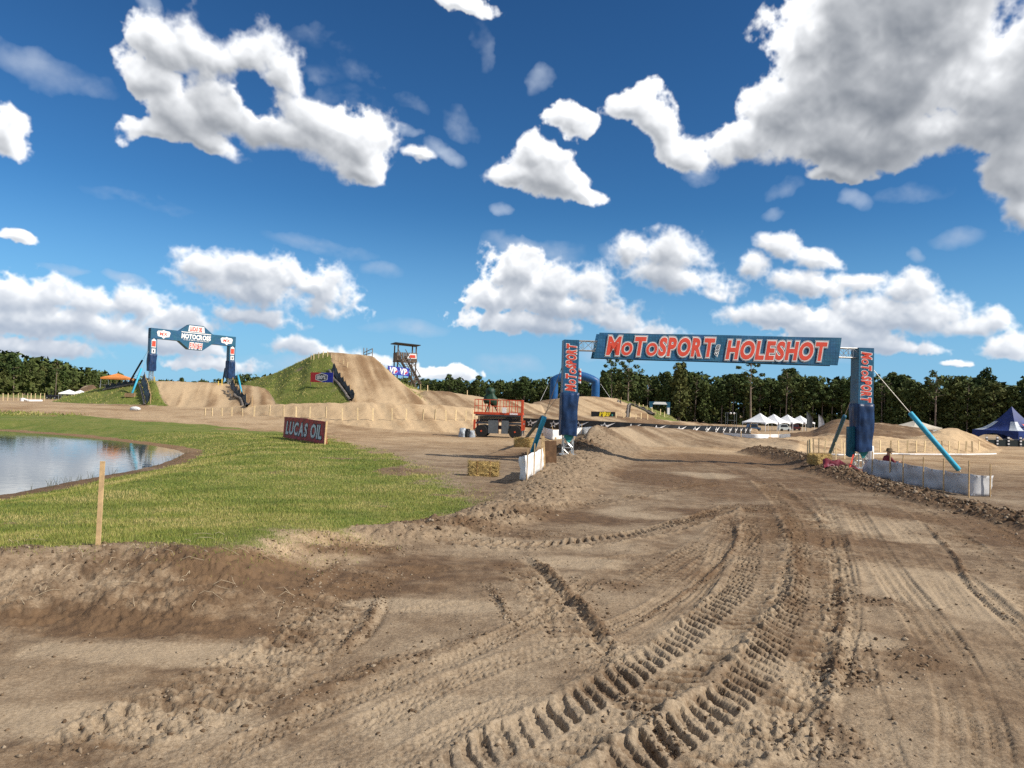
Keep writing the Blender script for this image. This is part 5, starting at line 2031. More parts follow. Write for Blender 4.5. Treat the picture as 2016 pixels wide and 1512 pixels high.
# ---------------------------------------------------------------- straw bales
def straw_bale(px0, px1, yb, yt, rz, label, depth=.45):
    p = G((px0 + px1) / 2, yb)
    k = p[1] / FPX
    w = (px1 - px0) * k
    h = (yb - yt) * k
    root = thing('straw_bale', (p[0], p[1] + depth / 2, gz(p[0], p[1] + depth / 2)), label, 'bale', 'straw bales')
    r_ = random.Random(int(px0))
    bm = bmesh.new()
    bmesh.ops.create_cube(bm, size=1.0)
    bmesh.ops.subdivide_edges(bm, edges=bm.edges[:], cuts=7, use_grid_fill=True)
    for v in bm.verts:
        c = v.co
        e = 1 - .05 * (abs(c.x * 2) ** 6 * (abs(c.z * 2) ** 6) + abs(c.y * 2) ** 6 * abs(c.z * 2) ** 6 + abs(c.x * 2) ** 6 * abs(c.y * 2) ** 6)
        c.x *= w * e; c.y *= depth * e; c.z *= h * e
        c += Vector((r_.gauss(0, .012), r_.gauss(0, .012), r_.gauss(0, .012)))
        c.z += h / 2 - .03
    bm.transform(Matrix.Rotation(rz, 4, 'Z'))
    me = bpy.data.meshes.new('bale_body')
    bm.to_mesh(me)
    bm.free()
    me.materials.append(M_STRAW)
    o = bpy.data.objects.new('bale_body', me)
    COL.objects.link(o)
    o.parent = root
    # loose stalks sticking out
    st = MB()
    for _ in range(1500):
        f = r_.choice('xxyzz')
        q = Vector((r_.uniform(-.5, .5) * w, r_.uniform(-.5, .5) * depth, r_.uniform(0, 1) * h))
        if f == 'x':
            q.x = math.copysign(.5 * w, q.x)
        elif f == 'y' or f == 'x':
            q.y = -.5 * depth
        else:
            if r_.random() < .5:
                q.z = h - .02
            else:
                q.y = -.5 * depth
        d = Vector((r_.gauss(0, 1), r_.gauss(0, 1) - .3, r_.gauss(0, .8))).normalized() * r_.uniform(.04, .13)
        n = d.cross(Vector((0, 1, .3))).normalized() * .004
        st.add([q - n, q + n, q + d], [(0, 1, 2)])
    R = Matrix.Rotation(rz, 3, 'Z')
    st.v = [tuple(R @ Vector(v) + Vector(root.location)) for v in st.v]
    s = st.build('stalks', mat('straw_stalks', (.60, .44, .19), .9, .3, 20), root)
    s['kind'] = 'stuff'
    for sx in (-.22, .22):
        tw = MB()
        for a, b in (((sx * w, -.505 * depth, 0), (sx * w, -.505 * depth, h)), ((sx * w, -.5 * depth, h), (sx * w, .5 * depth, h))):
            tw.bar(R @ Vector(a) + Vector(root.location), R @ Vector(b) + Vector(root.location), .012)
        tw.build('twine', mat('twine', (.35, .16, .07), .9, .1, 20), root)
    return root


straw_bale(922, 980, 938, 909, .05, 'straw bale lying alone on the dirt between lawn and track', .42)
straw_bale(1014, 1049, 881, 862, -.3, 'darker straw bale behind the blue padded guy of the left tower', .6)
straw_bale(1596, 1640, 914, 893, .55, 'straw bale among thin stakes on the right edge of the track', .5)


# ---------------------------------------------------------------- scissor lift with a covered camera
def scissor_lift():
    a, b = G(952, 859), G(1015, 864)
    k = (a[1] + b[1]) / 2 / FPX
    c = (a + b) / 2
    gz0 = gz(c[0], c[1])
    root = thing('scissor_lift', (c[0], c[1], gz0), 'orange-red and grey wheeled scissor lift with railed platform parked on the dirt', 'lift')
    ang = -.10
    X = Vector((math.cos(ang), math.sin(ang), 0)); Yv = Vector((-X.y, X.x, 0)); Zu = Vector((0, 0, 1))
    O = Vector((c[0], c[1] + .7, gz0))
    def Q(u, v, z):
        return O + X * u + Yv * v + Zu * z
    R3 = Matrix((X, Yv, Zu)).transposed()
    wb = 1.06
    rw = .40
    for u in (-wb, wb):
        for v in (-.72, .72):
            s = -1 if v < 0 else 1
            w = MB().lathe(Q(u, v - s * .13, rw - .02), [(rw * .62, 0), (rw * .93, 0), (rw, .05), (rw, .21), (rw * .93, .26), (rw * .62, .26)], Yv * s, 22).build('wheel', M_RUBBER, root)
            MB().lathe(Q(u, v - s * .12, rw - .02), [(rw * .60, .0), (rw * .60, .20), (rw * .48, .23), (rw * .44, .15), (rw * .16, .15), (rw * .14, .26), (.02, .26)], Yv * s, 18).build('rim', M_ORANGE, w)
    MB().box(Q(0, 0, .62), (2.5, .95, .22), R3).build('chassis', M_GREYMETAL, root)
    for u in (-wb, wb):
        MB().box(Q(u, 0, .88), (.95, 1.2, .10), R3).build('mudguard', M_GREYMETAL, root)
    MB().box(Q(-.32, -.62, .66), (.62, .42, .82), R3).build('side_cabinet', mat('slate_cabinet', (.12, .135, .145), .5, .1, 6), root)
    MB().box(Q(.42, -.62, .66), (.42, .42, .82), R3).build('side_cabinet', mat('slate_cabinet', (.12, .135, .145), .5, .1, 6), root)
    lad = MB()
    for z in (.35, .55, .75, .95):
        lad.bar(Q(.02, -.72, z), Q(.20, -.72, z), .03)
    for u in (.02, .20):
        lad.bar(Q(u, -.72, .25), Q(u, -.72, 1.15), .03)
    lad.build('ladder', mat('dark_red_paint', (.20, .03, .025), .5, .1, 6), root)
    # folded scissor pack
    for i in range(5):
        z = .98 + i * .075
        s = 1 if i % 2 else -1
        ar = MB()
        for v in (-.42, .42):
            ar.bar(Q(-1.35, v + .03 * s, z), Q(1.35, v + .03 * s, z + .05), .05, .06)
        ar.build('scissor_arm', mat('black_steel', (.03, .032, .035), .5, .2, 5), root)
    MB().box(Q(0, 0, 1.38), (2.95, 1.5, .09), R3).build('platform_skirt', M_GREYMETAL, root)
    MB().box(Q(-.05, 0, 1.50), (3.05, 1.56, .14), R3).build('platform_deck', M_ORANGE, root)
    zt = 2.36
    def rail(us, v, x=False):
        m_ = MB()
        for z in (1.96, zt):
            m_.bar(Q(us[0], v, z), Q(us[1], v, z), .042)
        n = 3
        for i in range(n + 1):
            u = us[0] + (us[1] - us[0]) * i / n
            m_.bar(Q(u, v, 1.55), Q(u, v, zt), .042)
        return m_
    for us in ((-1.52, -.1), (.30, 1.42)):
        for v in (-.75, .75):
            rail(us, v).build('guard_rail', M_ORANGE, root)
    for v in (-.75, .75):
        m_ = MB()
        m_.bar(Q(-.1, v, zt), Q(.30, v, zt), .035).bar(Q(-.1, v, 1.96), Q(.30, v, 1.96), .03)
        m_.build('gate_bar', M_ORANGE, root)
    for u in (-1.52, 1.42):
        m_ = MB()
        for z in (1.96, zt):
            m_.bar(Q(u, -.75, z), Q(u, .75, z), .042)
        m_.build('end_rail', M_ORANGE, root)
    # outrigger jacks
    for u in (-1.52, 1.50):
        for v in (-.7, .7):
            j = MB().box(Q(u, v, .78), (.12, .14, .62), R3)
            o = j.build('outrigger', M_ORANGE, root)
            MB().tube(Q(u, v, .5), Q(u, v, .12), .035, n=8).build('ram', mat('chrome_ram', (.6, .6, .58), .3, .05, 10, metallic=.8), o)
    MB().box(Q(1.47, -.72, 1.75), (.11, .13, 1.3), R3).build('corner_post', M_ORANGE, root)
    MB().box(Q(.36, -.80, 1.72), (.26, .05, .34), R3).build('notice_box', M_PRINTW, root)
    MB().box(Q(.95, -.785, 1.50), (.5, .012, .10), R3).build('decal', M_PRINTW, root)
    # camera on a tripod under a green cover
    tz = 1.575
    C = Q(-.62, 0, tz)
    cam_t = thing('covered_camera', C, 'camera on black tripod under dark green rain cover on the lift platform', 'camera')
    hd = C + Zu * .95
    for t in (0.3, 2.4, 4.5):
        MB().tube(hd - Zu * .1, C + X * (.46 * math.cos(t)) + Yv * (.46 * math.sin(t)), .045, .03, n=7).build('tripod_leg', M_RUBBER, cam_t)
    g = mat('green_cover', (.015, .055, .030), .55, .25, 4, bump=.03, bscale=6)
    rows = []
    n = 22
    prof = [(.34, .42), (.40, .40), (.46, .62), (.36, .82), (.27, .98), (.24, 1.08), (.29, 1.18), (.27, 1.32), (.16, 1.42), (.02, 1.45)]
    rows = []
    rr_ = random.Random(4)
    for i, (r0, z) in enumerate(prof):
        row = []
        for j in range(n + 1):
            t = 2 * math.pi * (j % n) / n
            q = r0 * (1 + .12 * math.sin(3 * t + i) + .07 * math.sin(7 * t - 1.3 * i))
            lean = .05 * (z - .4)
            drop = -.25 * max(0, math.cos(t - .4)) if i == 0 else 0
            row.append(C + X * (q * math.cos(t) * 1.05 - lean) + Yv * (q * math.sin(t) * .8) + Zu * (z + drop + .12))
        rows.append(row)
    MB().sheet(rows).build('rain_cover', g, cam_t, smooth=True)


scissor_lift()


def covered_heap():
    p = G(919, 861)
    root = thing('covered_equipment', (p[0], p[1] + .3, gz(p[0], p[1] + .3)), 'low heap of gear under black and silver sheeting beside the lift', 'gear')
    k = p[1] / FPX
    W, Hh = 30 * k, 19 * k
    r_ = random.Random(3)
    for (cx, w, h, m) in ((-.28, .5, .95, mat('silver_sheet', (.42, .46, .50), .35, .2, 5, bump=.03, bscale=6)), (.02, .42, .88, M_BLACK), (.30, .40, .72, mat('silver_sheet', (.42, .46, .50), .35, .2, 5))):
        mb = MB()
        n, R = 18, 7
        rows = []
        for i in range(R + 1):
            t = i / R * math.pi / 2
            row = []
            for j in range(n + 1):
                a = 2 * math.pi * (j % n) / n
                q = (math.cos(t) ** .35) * (1 + .10 * math.sin(3 * a + 5 * cx + i) + .06 * math.sin(8 * a + i))
                row.append(Vector(root.location) + Vector((cx * W + math.cos(a) * q * w * W * .55, math.sin(a) * q * .30, Hh * h * (math.sin(t) ** .8) * (1 + .05 * math.sin(4 * a)) - .02)))
            rows.append(row)
        mb.sheet(rows).build('sheet', m, root, smooth=True)


covered_heap()


# ---------------------------------------------------------------- scoring tower, rails and edging on the hills
def wooden_tower():
    base = P(796, 748, 97)
    X = Vector((.93, .36, 0)).normalized(); Yv = Vector((-X.y, X.x, 0)); Zu = Vector((0, 0, 1))
    C = Vector((base[0], base[1], gz(base[0], base[1])))
    root = thing('wooden_tower', C[:], 'dark wooden lookout tower with roof and stair beside the tall hill', 'tower')
    zp = P(796, 712, 97)[2]; zw = P(796, 695, 97)[2]; zr = P(796, 680, 97)[2]
    hw, hd = 1.15, 1.0
    def Q(u, v, z):
        return Vector((C.x, C.y, z)) + X * u + Yv * v
    for u in (-hw, hw):
        for v in (-hd, hd):
            q = Q(u, v, 0)
            MB().bar((q.x, q.y, gz(q.x, q.y) - .3), (q.x, q.y, zr), .15).build('post', M_OLDWOOD, root)
    R3 = Matrix((X, Yv, Zu)).transposed()
    MB().box(Q(0, 0, zp), (2 * hw + .3, 2 * hd + .3, .14), R3).build('platform', M_OLDWOOD, root)
    for k in range(9):
        u = -hw + (2 * hw) * k / 8
        MB().box(Q(u, -hd - .10, (zp + zw) / 2), (.24, .04, zw - zp), R3).build('wall_board', M_OLDWOOD, root)
    for k in range(8):
        v = -hd + (2 * hd) * k / 7
        for s in (-1, 1):
            MB().box(Q(s * (hw + .10), v, (zp + zw) / 2), (.04, .24, zw - zp), R3).build('wall_board', M_OLDWOOD, root)
    MB().box(Q(0, 0, zr + .10), (2 * hw + .9, 2 * hd + .9, .10), Matrix.Rotation(math.radians(3), 3, Yv) @ R3).build('roof', mat('dark_roof', (.03, .032, .036), .7, .2, 4), root)
    br = MB()
    for s in (-1, 1):
        g1 = C.z + .3
        MB().bar(Q(s * -hw, -hd, g1), Q(s * hw, -hd, zp - .2), .07).build('brace', M_OLDWOOD, root)
    MB().bar(Q(hw, -hd, C.z + .2), Q(hw, hd, zp - .2), .07).build('brace', M_OLDWOOD, root)
    st = []
    a0, a1 = Q(-hw + .35, -hd - .5, zw - .5), Q(hw - .2, -hd - 1.9, C.z + .2)
    for s in (-.42, .42):
        MB().bar(a0 + X * s, a1 + X * s, .10, .30).build('stair_stringer', M_OLDWOOD, root)
    for k in range(12):
        p = a0.lerp(a1, (k + .5) / 12)
        MB().box(p, (.84, .26, .05), R3).build('stair_tread', M_OLDWOOD, root)
    for s in (-.45, .45):
        MB().bar(a0 + X * s + Zu * .85, a1 + X * s + Zu * .85, .07).build('handrail', M_OLDWOOD, root)
    # sponsor board on the wall
    Nn = -Yv
    O = Q(-.05, -hd - .16, zp + .35)
    MB().prism([(0, 0), (1.25, 0), (1.2, .62), (.35, .62)], .01, O, X, Zu, Nn).build('sponsor_board', M_PRINTW, root)
    MB().prism([(.22, .10), (1.1, .10), (1.06, .46), (.42, .46)], .01, O + Nn * .02, X, Zu, Nn).build('sponsor_mark', M_RED, root)


wooden_tower()


def hill_rail():
    pa, pb = P(716, 697, 93), P(733, 699, 92)
    root = thing('hilltop_rail', (pa[0], pa[1], gz(pa[0], pa[1])), 'grey timber railing at the top of the tall hill', 'railing')
    A = Vector((pa[0], pa[1], gz(pa[0], pa[1]))); B = Vector((pb[0], pb[1], gz(pb[0], pb[1])))
    m = mat('grey_timber', (.28, .26, .23), .85, .15, 8)
    for t in (0, .35, 1):
        p = A.lerp(B, t)
        MB().bar(p - Vector((0, 0, .3)), p + Vector((0, 0, .95)), .09).build('post', m, root)
    MB().bar(A + Vector((0, 0, .35)), B + Vector((0, 0, .92)), .07).build('rail', m, root)
    MB().bar(A + Vector((0, 0, .05)), B + Vector((0, 0, .45)), .07).build('rail', m, root)


hill_rail()


def edging(name, label, px_line, h0, m, width=.5, stakes=True):
    """dark plastic sheeting on stakes running down the edge of a jump"""
    line = smooth_line([G(a, b) for a, b in px_line], 6)
    root = thing(name, line[0], label, 'edging')
    rows = []
    n = len(line)
    for i in range(6):
        t = i / 5
        row = []
        for j, p in enumerate(line):
            g = gz(p[0], p[1])
            hh = h0 * (1 + .25 * math.sin(j * 1.9)) * (1 if stakes else 1)
            row.append(Vector((p[0] - width * (1 - t) * .6 + .06 * math.sin(j * 1.3 + i), p[1] - .1 * (1 - t), g - .05 + hh * t + .04 * math.sin(j * 2.1 + i * 2))))
        rows.append(row)
    MB().sheet(rows, .02, (-.8, -.6, 0)).build('sheeting', m, root, smooth=True)
    for j in range(0, n, 3):
        p = line[j]
        g = gz(p[0], p[1])
        MB().bar((p[0] + .06, p[1], g - .3), (p[0] + .06, p[1], g + h0 + .25), .05).build('stake', M_WOOD, root)
    roll = MB()
    for j in range(n - 1):
        a, b = line[j], line[j + 1]
        roll.tube((a[0] - width * .9, a[1] - .1, gz(a[0] - width * .9, a[1]) + .08), (b[0] - width * .9, b[1] - .1, gz(b[0] - width * .9, b[1]) + .08), .12, n=7, caps=False)
    roll.build('fallen_roll', mat('pale_sheet_edge', (.22, .19, .16), .7, .25, 3), root)
    return root


M_SILT = mat('dark_silt_sheet', (.014, .020, .018), .5, .3, 3, bump=.04, bscale=4)
edging('black_edging', 'black plastic edging down the left side of the finish jump', [(283, 751), (287, 762), (290, 773), (293, 785), (295, 796)], .8, M_SILT, .5)
edging('black_edging', 'black plastic edging down the right side of the finish jump', [(457, 758), (463, 770), (472, 782), (484, 793), (495, 798)], .6, M_SILT, .4)
edging('black_edging', 'black plastic edging beside the tall jump face and the red and blue banner', [(657, 728), (666, 745), (676, 760), (688, 776), (699, 789)], .7, M_SILT, .5)
edging('black_edging', 'dark edging along the grassy plateau left of the finish arch', [(208, 768), (228, 764), (250, 760), (268, 757)], .6, M_SILT, .2)
edging('straw_edging', 'brown edging along the right shoulder of the far jump', [(1200, 782), (1222, 790), (1245, 797), (1270, 808), (1290, 819)], .35, M_OLDWOOD, .4)


# ---------------------------------------------------------------- tents
def canopy_tent(name, c, w, d, eave, peak, m, label, rz=0.0, group=None, legs=True, arch=False, valance=.25, concave=.5, leg_m=None):
    g = gz(c[0], c[1])
    root = thing(name, (c[0], c[1], g), label, 'tent', group)
    R = Matrix.Rotation(rz, 3, 'Z')
    L = Vector((c[0], c[1], g))
    n = 8
    cs = [(-w / 2, -d / 2), (w / 2, -d / 2), (w / 2, d / 2), (-w / 2, d / 2)]
    for k in range(4):
        a, b = cs[k], cs[(k + 1) % 4]
        rows = []
        for i in range(n + 1):
            t = i / n
            z = eave + (peak - eave) * (t ** (1 + concave))
            row = []
            for j in range(n + 1):
                s = j / n
                x = a[0] + (b[0] - a[0]) * s; y = a[1] + (b[1] - a[1]) * s
                row.append(L + R @ Vector((x * (1 - t), y * (1 - t), z)))
            rows.append(row)
        MB().sheet(rows).build('roof_panel', m[k % len(m)] if isinstance(m, list) else m, root, smooth=True)
        vr = []
        for i in range(2):
            row = []
            for j in range(13):
                s = j / 12
                x = a[0] + (b[0] - a[0]) * s; y = a[1] + (b[1] - a[1]) * s
                drop = 0 if i == 0 else (valance if not arch else valance * (.25 + .75 * abs(2 * s - 1) ** 2.2))
                row.append(L + R @ Vector((x * 1.002, y * 1.002, eave - drop)))
            vr.append(row)
        MB().sheet(vr).build('valance', (m[k % len(m)] if isinstance(m, list) else m), root)
    if legs:
        for (x, y) in cs:
            p = L + R @ Vector((x * .97, y * .97, 0))
            MB().bar((p.x, p.y, gz(p.x, p.y) - .1), (p.x, p.y, g + eave - .02), max(.05, w * .014)).build('leg', leg_m or M_ALU, root)
    return root


ca = P(1496, 845, 182); cb = P(1576, 848, 222)
names = ['white peaked tent first in the row behind the far white strip', 'white peaked tent second in the row behind the far white strip',
         'white peaked tent third in the row behind the far white strip', 'white peaked tent last in the row beside the feather flags']
for k, (px, pk, d) in enumerate(((1496, 813, 184), (1523, 815, 196), (1550, 816, 208), (1575, 818, 220))):
    q = P(px, 840, d)
    zt = P(px, pk, d)[2]
    g = gz(q[0], q[1])
    canopy_tent('peaked_tent', (q[0], q[1]), 6.0, 6.0, P(px, 831, d)[2] - g, zt - g, M_TENTW, names[k], .78, 'row of white peaked tents', True, True, .5, .35, M_TENTW)
# blue tent with pale roof panels on the right
q = P(1991, 870, 100)
g = gz(q[0], q[1])
blue = mat('blue_tent_cloth', (.006, .026, .15), .55, .15, 2)
silver = mat('silver_tent_cloth', (.52, .56, .60), .5, .08, 3)
bt_ = canopy_tent('blue_tent', (q[0], q[1]), 6.2, 6.2, P(1991, 848, 100)[2] - g, P(1991, 800, 100)[2] - g, blue, 'large blue and silver peaked tent behind striped posts on the right', .38, None, True, True, 1.5, .75, blue)
Rb = Matrix.Rotation(.38, 3, 'Z')
eb = P(1991, 848, 100)[2] - g; pb_ = P(1991, 800, 100)[2] - g
for k in range(4):
    cs = [(-3.1, -3.1), (3.1, -3.1), (3.1, 3.1), (-3.1, 3.1)]
    a, b = cs[k], cs[(k + 1) % 4]
    for s0_, s1_ in ((0.0, .20), (.80, 1.0)):
        rows = []
        for i in range(6):
            t = .06 + .50 * i / 5
            z = eb + (pb_ - eb) * (t ** 1.75) + .025
            rows.append([Vector((q[0], q[1], g)) + Rb @ Vector(((a[0] + (b[0] - a[0]) * s) * (1 - t) * 1.004, (a[1] + (b[1] - a[1]) * s) * (1 - t) * 1.004, z)) for s in (s0_, (s0_ + s1_) / 2, s1_)])
        MB().sheet(rows).build('silver_panel', silver, bt_)
# mark on the front roof panel: two red bulls before a yellow disc above the word
Xb = Rb @ Vector((1, 0, 0)); Nb = Rb @ Vector((0, -1, 0))
Ym = (Vector((0, 0, 1)) * .80 - Nb * .60).normalized(); Nm = (Nb * .80 + Vector((0, 0, 1)) * .60).normalized()
Om = Vector((q[0], q[1], g)) + Nb * (3.1 * .86) + Vector((0, 0, eb + (pb_ - eb) * (.14 ** 1.75) + .12))
yel = mat('yellow_print', (.80, .62, .03), .5, .05, 3)
MB().prism([(.30 * math.cos(t), .62 + .30 * math.sin(t)) for t in [i * math.pi / 8 for i in range(16)]], .02, Om, Xb, Ym, Nm).build('sun_disc', yel, bt_)
for s in (-1, 1):
    body = [(.05, .55), (.25, .80), (.6, .86), (.95, .78), (1.15, .92), (1.05, .62), (.95, .42), (.8, .56), (.45, .50), (.3, .38)]
    MB().prism([(s * u, v) for u, v in (body if s > 0 else body[::-1])], .02, Om + Nm * .03, Xb, Ym, Nm).build('charging_bull', M_RED, bt_)
lettering('lettering', T('Red Bull'), Om - Xb * 1.2 - Ym * .12, Xb, Ym, Nm, 2.4, .40, [(.05, M_PRINTW, .02), (.0, M_RED, .03)], bt_, shear=0)


def striped_fence():
    pp = [(1942, 889), (1963, 890), (1985, 891), (2009, 893), (2036, 895)]
    gp = []
    for a, b in pp:
        w = P(a, b, 84)
        gp.append(Vector((w[0], w[1], gz(w[0], w[1]))))
    root = thing('striped_post_fence', gp[0][:], 'dark mesh fence with black and white striped posts before the blue tent', 'fence')
    for p in gp:
        for k in range(8):
            MB().box((p.x, p.y, p.z + .09 + k * .165), (.17, .17, .162)).build('post_stripe', M_PRINTW if k % 2 else M_DARK, root)
        MB().box((p.x, p.y, p.z + 1.40), (.20, .20, .05)).build('post_cap', M_DARK, root)
    mesh = mat('green_black_mesh', (.012, .022, .024), .7, .2, 10)
    for a, b in zip(gp[:-1], gp[1:]):
        d = (b - a).normalized()
        MB().sheet([[a + d * .10 + Vector((0, 0, .08)), b - d * .10 + Vector((0, 0, .08))], [a + d * .10 + Vector((0, 0, 1.02)), b - d * .10 + Vector((0, 0, 1.02))]], .01, (0, -1, 0)).build('mesh_panel', mesh, root)
        MB().bar(a + Vector((0, 0, 1.1)), b + Vector((0, 0, 1.1)), .05).build('rail', M_GREYMETAL, root)


striped_fence()


def beige_camp():
    q = P(1803, 846, 118)
    canopy_tent('beige_tent', (q[0], q[1]), 5.4, 4.6, P(1803, 847, 118)[2] - gz(q[0], q[1]) + .5, P(1803, 832, 118)[2] - gz(q[0], q[1]) + .4, mat('beige_canopy', (.56, .50, .40), .6, .08, 2), 'beige canopy tent with low roof beyond the brown mounds', .3, None, True, False, .3, .3)
    q = P(1737, 842, 140)
    canopy_tent('beige_tent', (q[0], q[1]), 5.0, 4.0, P(1737, 844, 140)[2] - gz(q[0], q[1]), P(1737, 834, 140)[2] - gz(q[0], q[1]), mat('brown_canopy', (.22, .15, .13), .7, .1, 2), 'brownish canopy tent far behind the right arch tower', .2, None, True, False, .3, .3)
    # grey trailer with screen
    q = P(1858, 856, 128)
    g = gz(q[0], q[1])
    root = thing('grey_trailer', (q[0], q[1], g), 'grey box trailer with framed front behind the sandy mound', 'trailer')
    w = 36 * 128 / FPX
    h = P(1858, 846, 128)[2] - g
    MB().box((q[0], q[1] + 1, g + .5 + (h - .5) / 2), (w, 2.2, h - .5)).build('body', mat('grey_box', (.16, .18, .19), .5, .1, 2), root)
    MB().box((q[0], q[1] - .13, g + h * .62), (w * .72, .03, h * .55)).build('panel', mat('dark_panel', (.04, .05, .06), .4, .2, 3), root)
    for z in (.3, .5, .7, .88):
        MB().box((q[0], q[1] - .16, g + h * z), (w * .74, .03, .06)).build('frame_bar', M_ALU, root)
    for s in (-1, 1):
        MB().lathe((q[0] + s * .9, q[1] - .2, g + .35), [(.15, 0), (.35, .02), (.35, .2), (.15, .22)], (0, 1, 0), 14).build('wheel', M_RUBBER, root)
    # white tarp table between
    for px, d, w_, col, lab in ((1766, 122, 3.0, (.70, .70, .72), 'pale folded canopy lying beyond the brown mound'), (1788, 116, 1.6, (.72, .78, .05), 'bright yellow-green box under the beige canopy'), (1836, 112, 2.2, (.74, .73, .70), 'white side wall sheet beside the beige canopy')):
        q = P(px, 850, d)
        g = gz(q[0], q[1])
        hh = max(.8, P(px, 848, d)[2] - g)
        mb = MB()
        rows = [[(q[0] + w_ * (j / 6 - .5), q[1] + .1 * math.sin(j * 1.7 + i), g + hh * (i / 3) - (.08 * math.sin(j) if i == 3 else 0)) for j in range(7)] for i in range(4)]
        rows2 = [[(q[0] + w_ * (j / 6 - .5), q[1] + .9 + .1 * math.sin(j), g + hh * (i / 3)) for j in range(7)] for i in (3, 0)]
        tag(MB().sheet(rows + rows2).build('camp_sheet', mat('camp_%d' % px, col, .6, .1, 3), None, (q[0], q[1], g), True), lab, 'canopy')
    # feather flags and board by the white tents
    for px, d, h_, lab in ((1588, 205, 5.2, 'dark feather flag next to the last white peaked tent'), (1611, 205, 4.6, 'pale grey feather flag between the tents and the brown mound')):
        q = P(px, 845, d)
        g = gz(q[0], q[1])
        root = thing('feather_flag', (q[0], q[1], g), lab, 'flag')
        MB().tube((q[0], q[1], g - .2), (q[0], q[1], g + h_), .05, n=6).build('pole', M_GREYMETAL, root)
        rows = []
        for i in range(8):
            t = i / 7
            ww = 1.5 * math.sin(math.pi * (t * .72 + .26)) ** .6
            rows.append([(q[0] + .05, q[1], g + 1.0 + (h_ - 1.0) * t), (q[0] + .05 + ww * .5, q[1] + .08, g + 1.0 + (h_ - 1.0) * t - .05), (q[0] + .05 + ww, q[1] - .05, g + 1.0 + (h_ - 1.0) * t - .12)])
        MB().sheet(rows, .01, (0, -1, 0)).build('cloth', mat('flag_%d' % px, (.06, .065, .07) if px == 1588 else (.30, .30, .32), .6, .2, 2), root)
    q = P(1632, 846, 170)
    g = gz(q[0], q[1])
    tag(MB().prism([(-2.2, 0), (1.9, .3), (2.4, 1.9), (-1.2, 2.1)], .1, (q[0], q[1], g + .2), (1, 0, 0), (0, 0, 1), (0, -1, 0)).build('blue_board', mat('blue_grey_board', (.14, .20, .28), .5, .15, 2), None, (q[0], q[1], g)),
        'blue-grey slanted board beside the brown mound', 'board')
    # vehicles parked under the tents
    for px, d, col, lab in ((1483, 178, (.05, .09, .16), 'dark blue vehicle under the first white peaked tent'), (1544, 200, (.60, .66, .66), 'white vehicle under the third white peaked tent'), (1567, 214, (.10, .02, .02), 'dark red box under the last white peaked tent')):
        q = P(px, 845, d)
        g = gz(q[0], q[1])
        root = thing('parked_vehicle', (q[0], q[1], g), lab, 'vehicle')
        w_ = 3.0 if px != 1567 else 2.2
        prof = [(-w_ / 2, .35), (w_ / 2, .35), (w_ / 2, .95), (w_ * .30, 1.05), (w_ * .18, 1.75), (-w_ * .38, 1.75), (-w_ * .48, 1.05), (-w_ / 2, .95)]
        MB().prism(prof, 1.6, (q[0], q[1] - .8, g), (1, 0, 0), (0, 0, 1), (0, -1, 0)).build('body', mat('veh_%d' % px, col, .35, .1, 2), root)
        MB().prism([(w_ * .24, 1.08), (w_ * .14, 1.66), (-w_ * .34, 1.66), (-w_ * .42, 1.08)], .02, (q[0], q[1] - .83, g), (1, 0, 0), (0, 0, 1), (0, -1, 0)).build('window', M_DARK, root)
        for s in (-1, 1):
            MB().lathe((q[0] + s * w_ * .3, q[1] - .9, g + .32), [(.12, 0), (.33, .02), (.33, .2), (.12, .22)], (0, 1, 0), 12).build('wheel', M_RUBBER, root)
    # lighting scaffold left of the tents
    q = P(1439, 835, 150)
    g = gz(q[0], q[1])
    root = thing('scaffold_frame', (q[0], q[1], g), 'grey scaffold frame with lamps left of the white peaked tents', 'scaffold')
    h_ = P(1439, 812, 150)[2] - g
    for dx in (-.85, .85):
        for dy in (-.7, .7):
            MB().bar((q[0] + dx, q[1] + dy, g - .1), (q[0] + dx, q[1] + dy, g + h_), .07).build('upright', M_GREYMETAL, root)
    for z in (.35, .62, .98):
        for dy in (-.7, .7):
            MB().bar((q[0] - .85, q[1] + dy, g + h_ * z), (q[0] + .85, q[1] + dy, g + h_ * z), .06).build('crossbar', M_GREYMETAL, root)
    for dx in (-.3, .35):
        MB().lathe((q[0] + dx, q[1] - .75, g + h_ * .96), [(.05, .3), (.16, .1), (.2, 0)], (0, -1, 0), 10).build('lamp', M_PRINTW, root)


beige_camp()


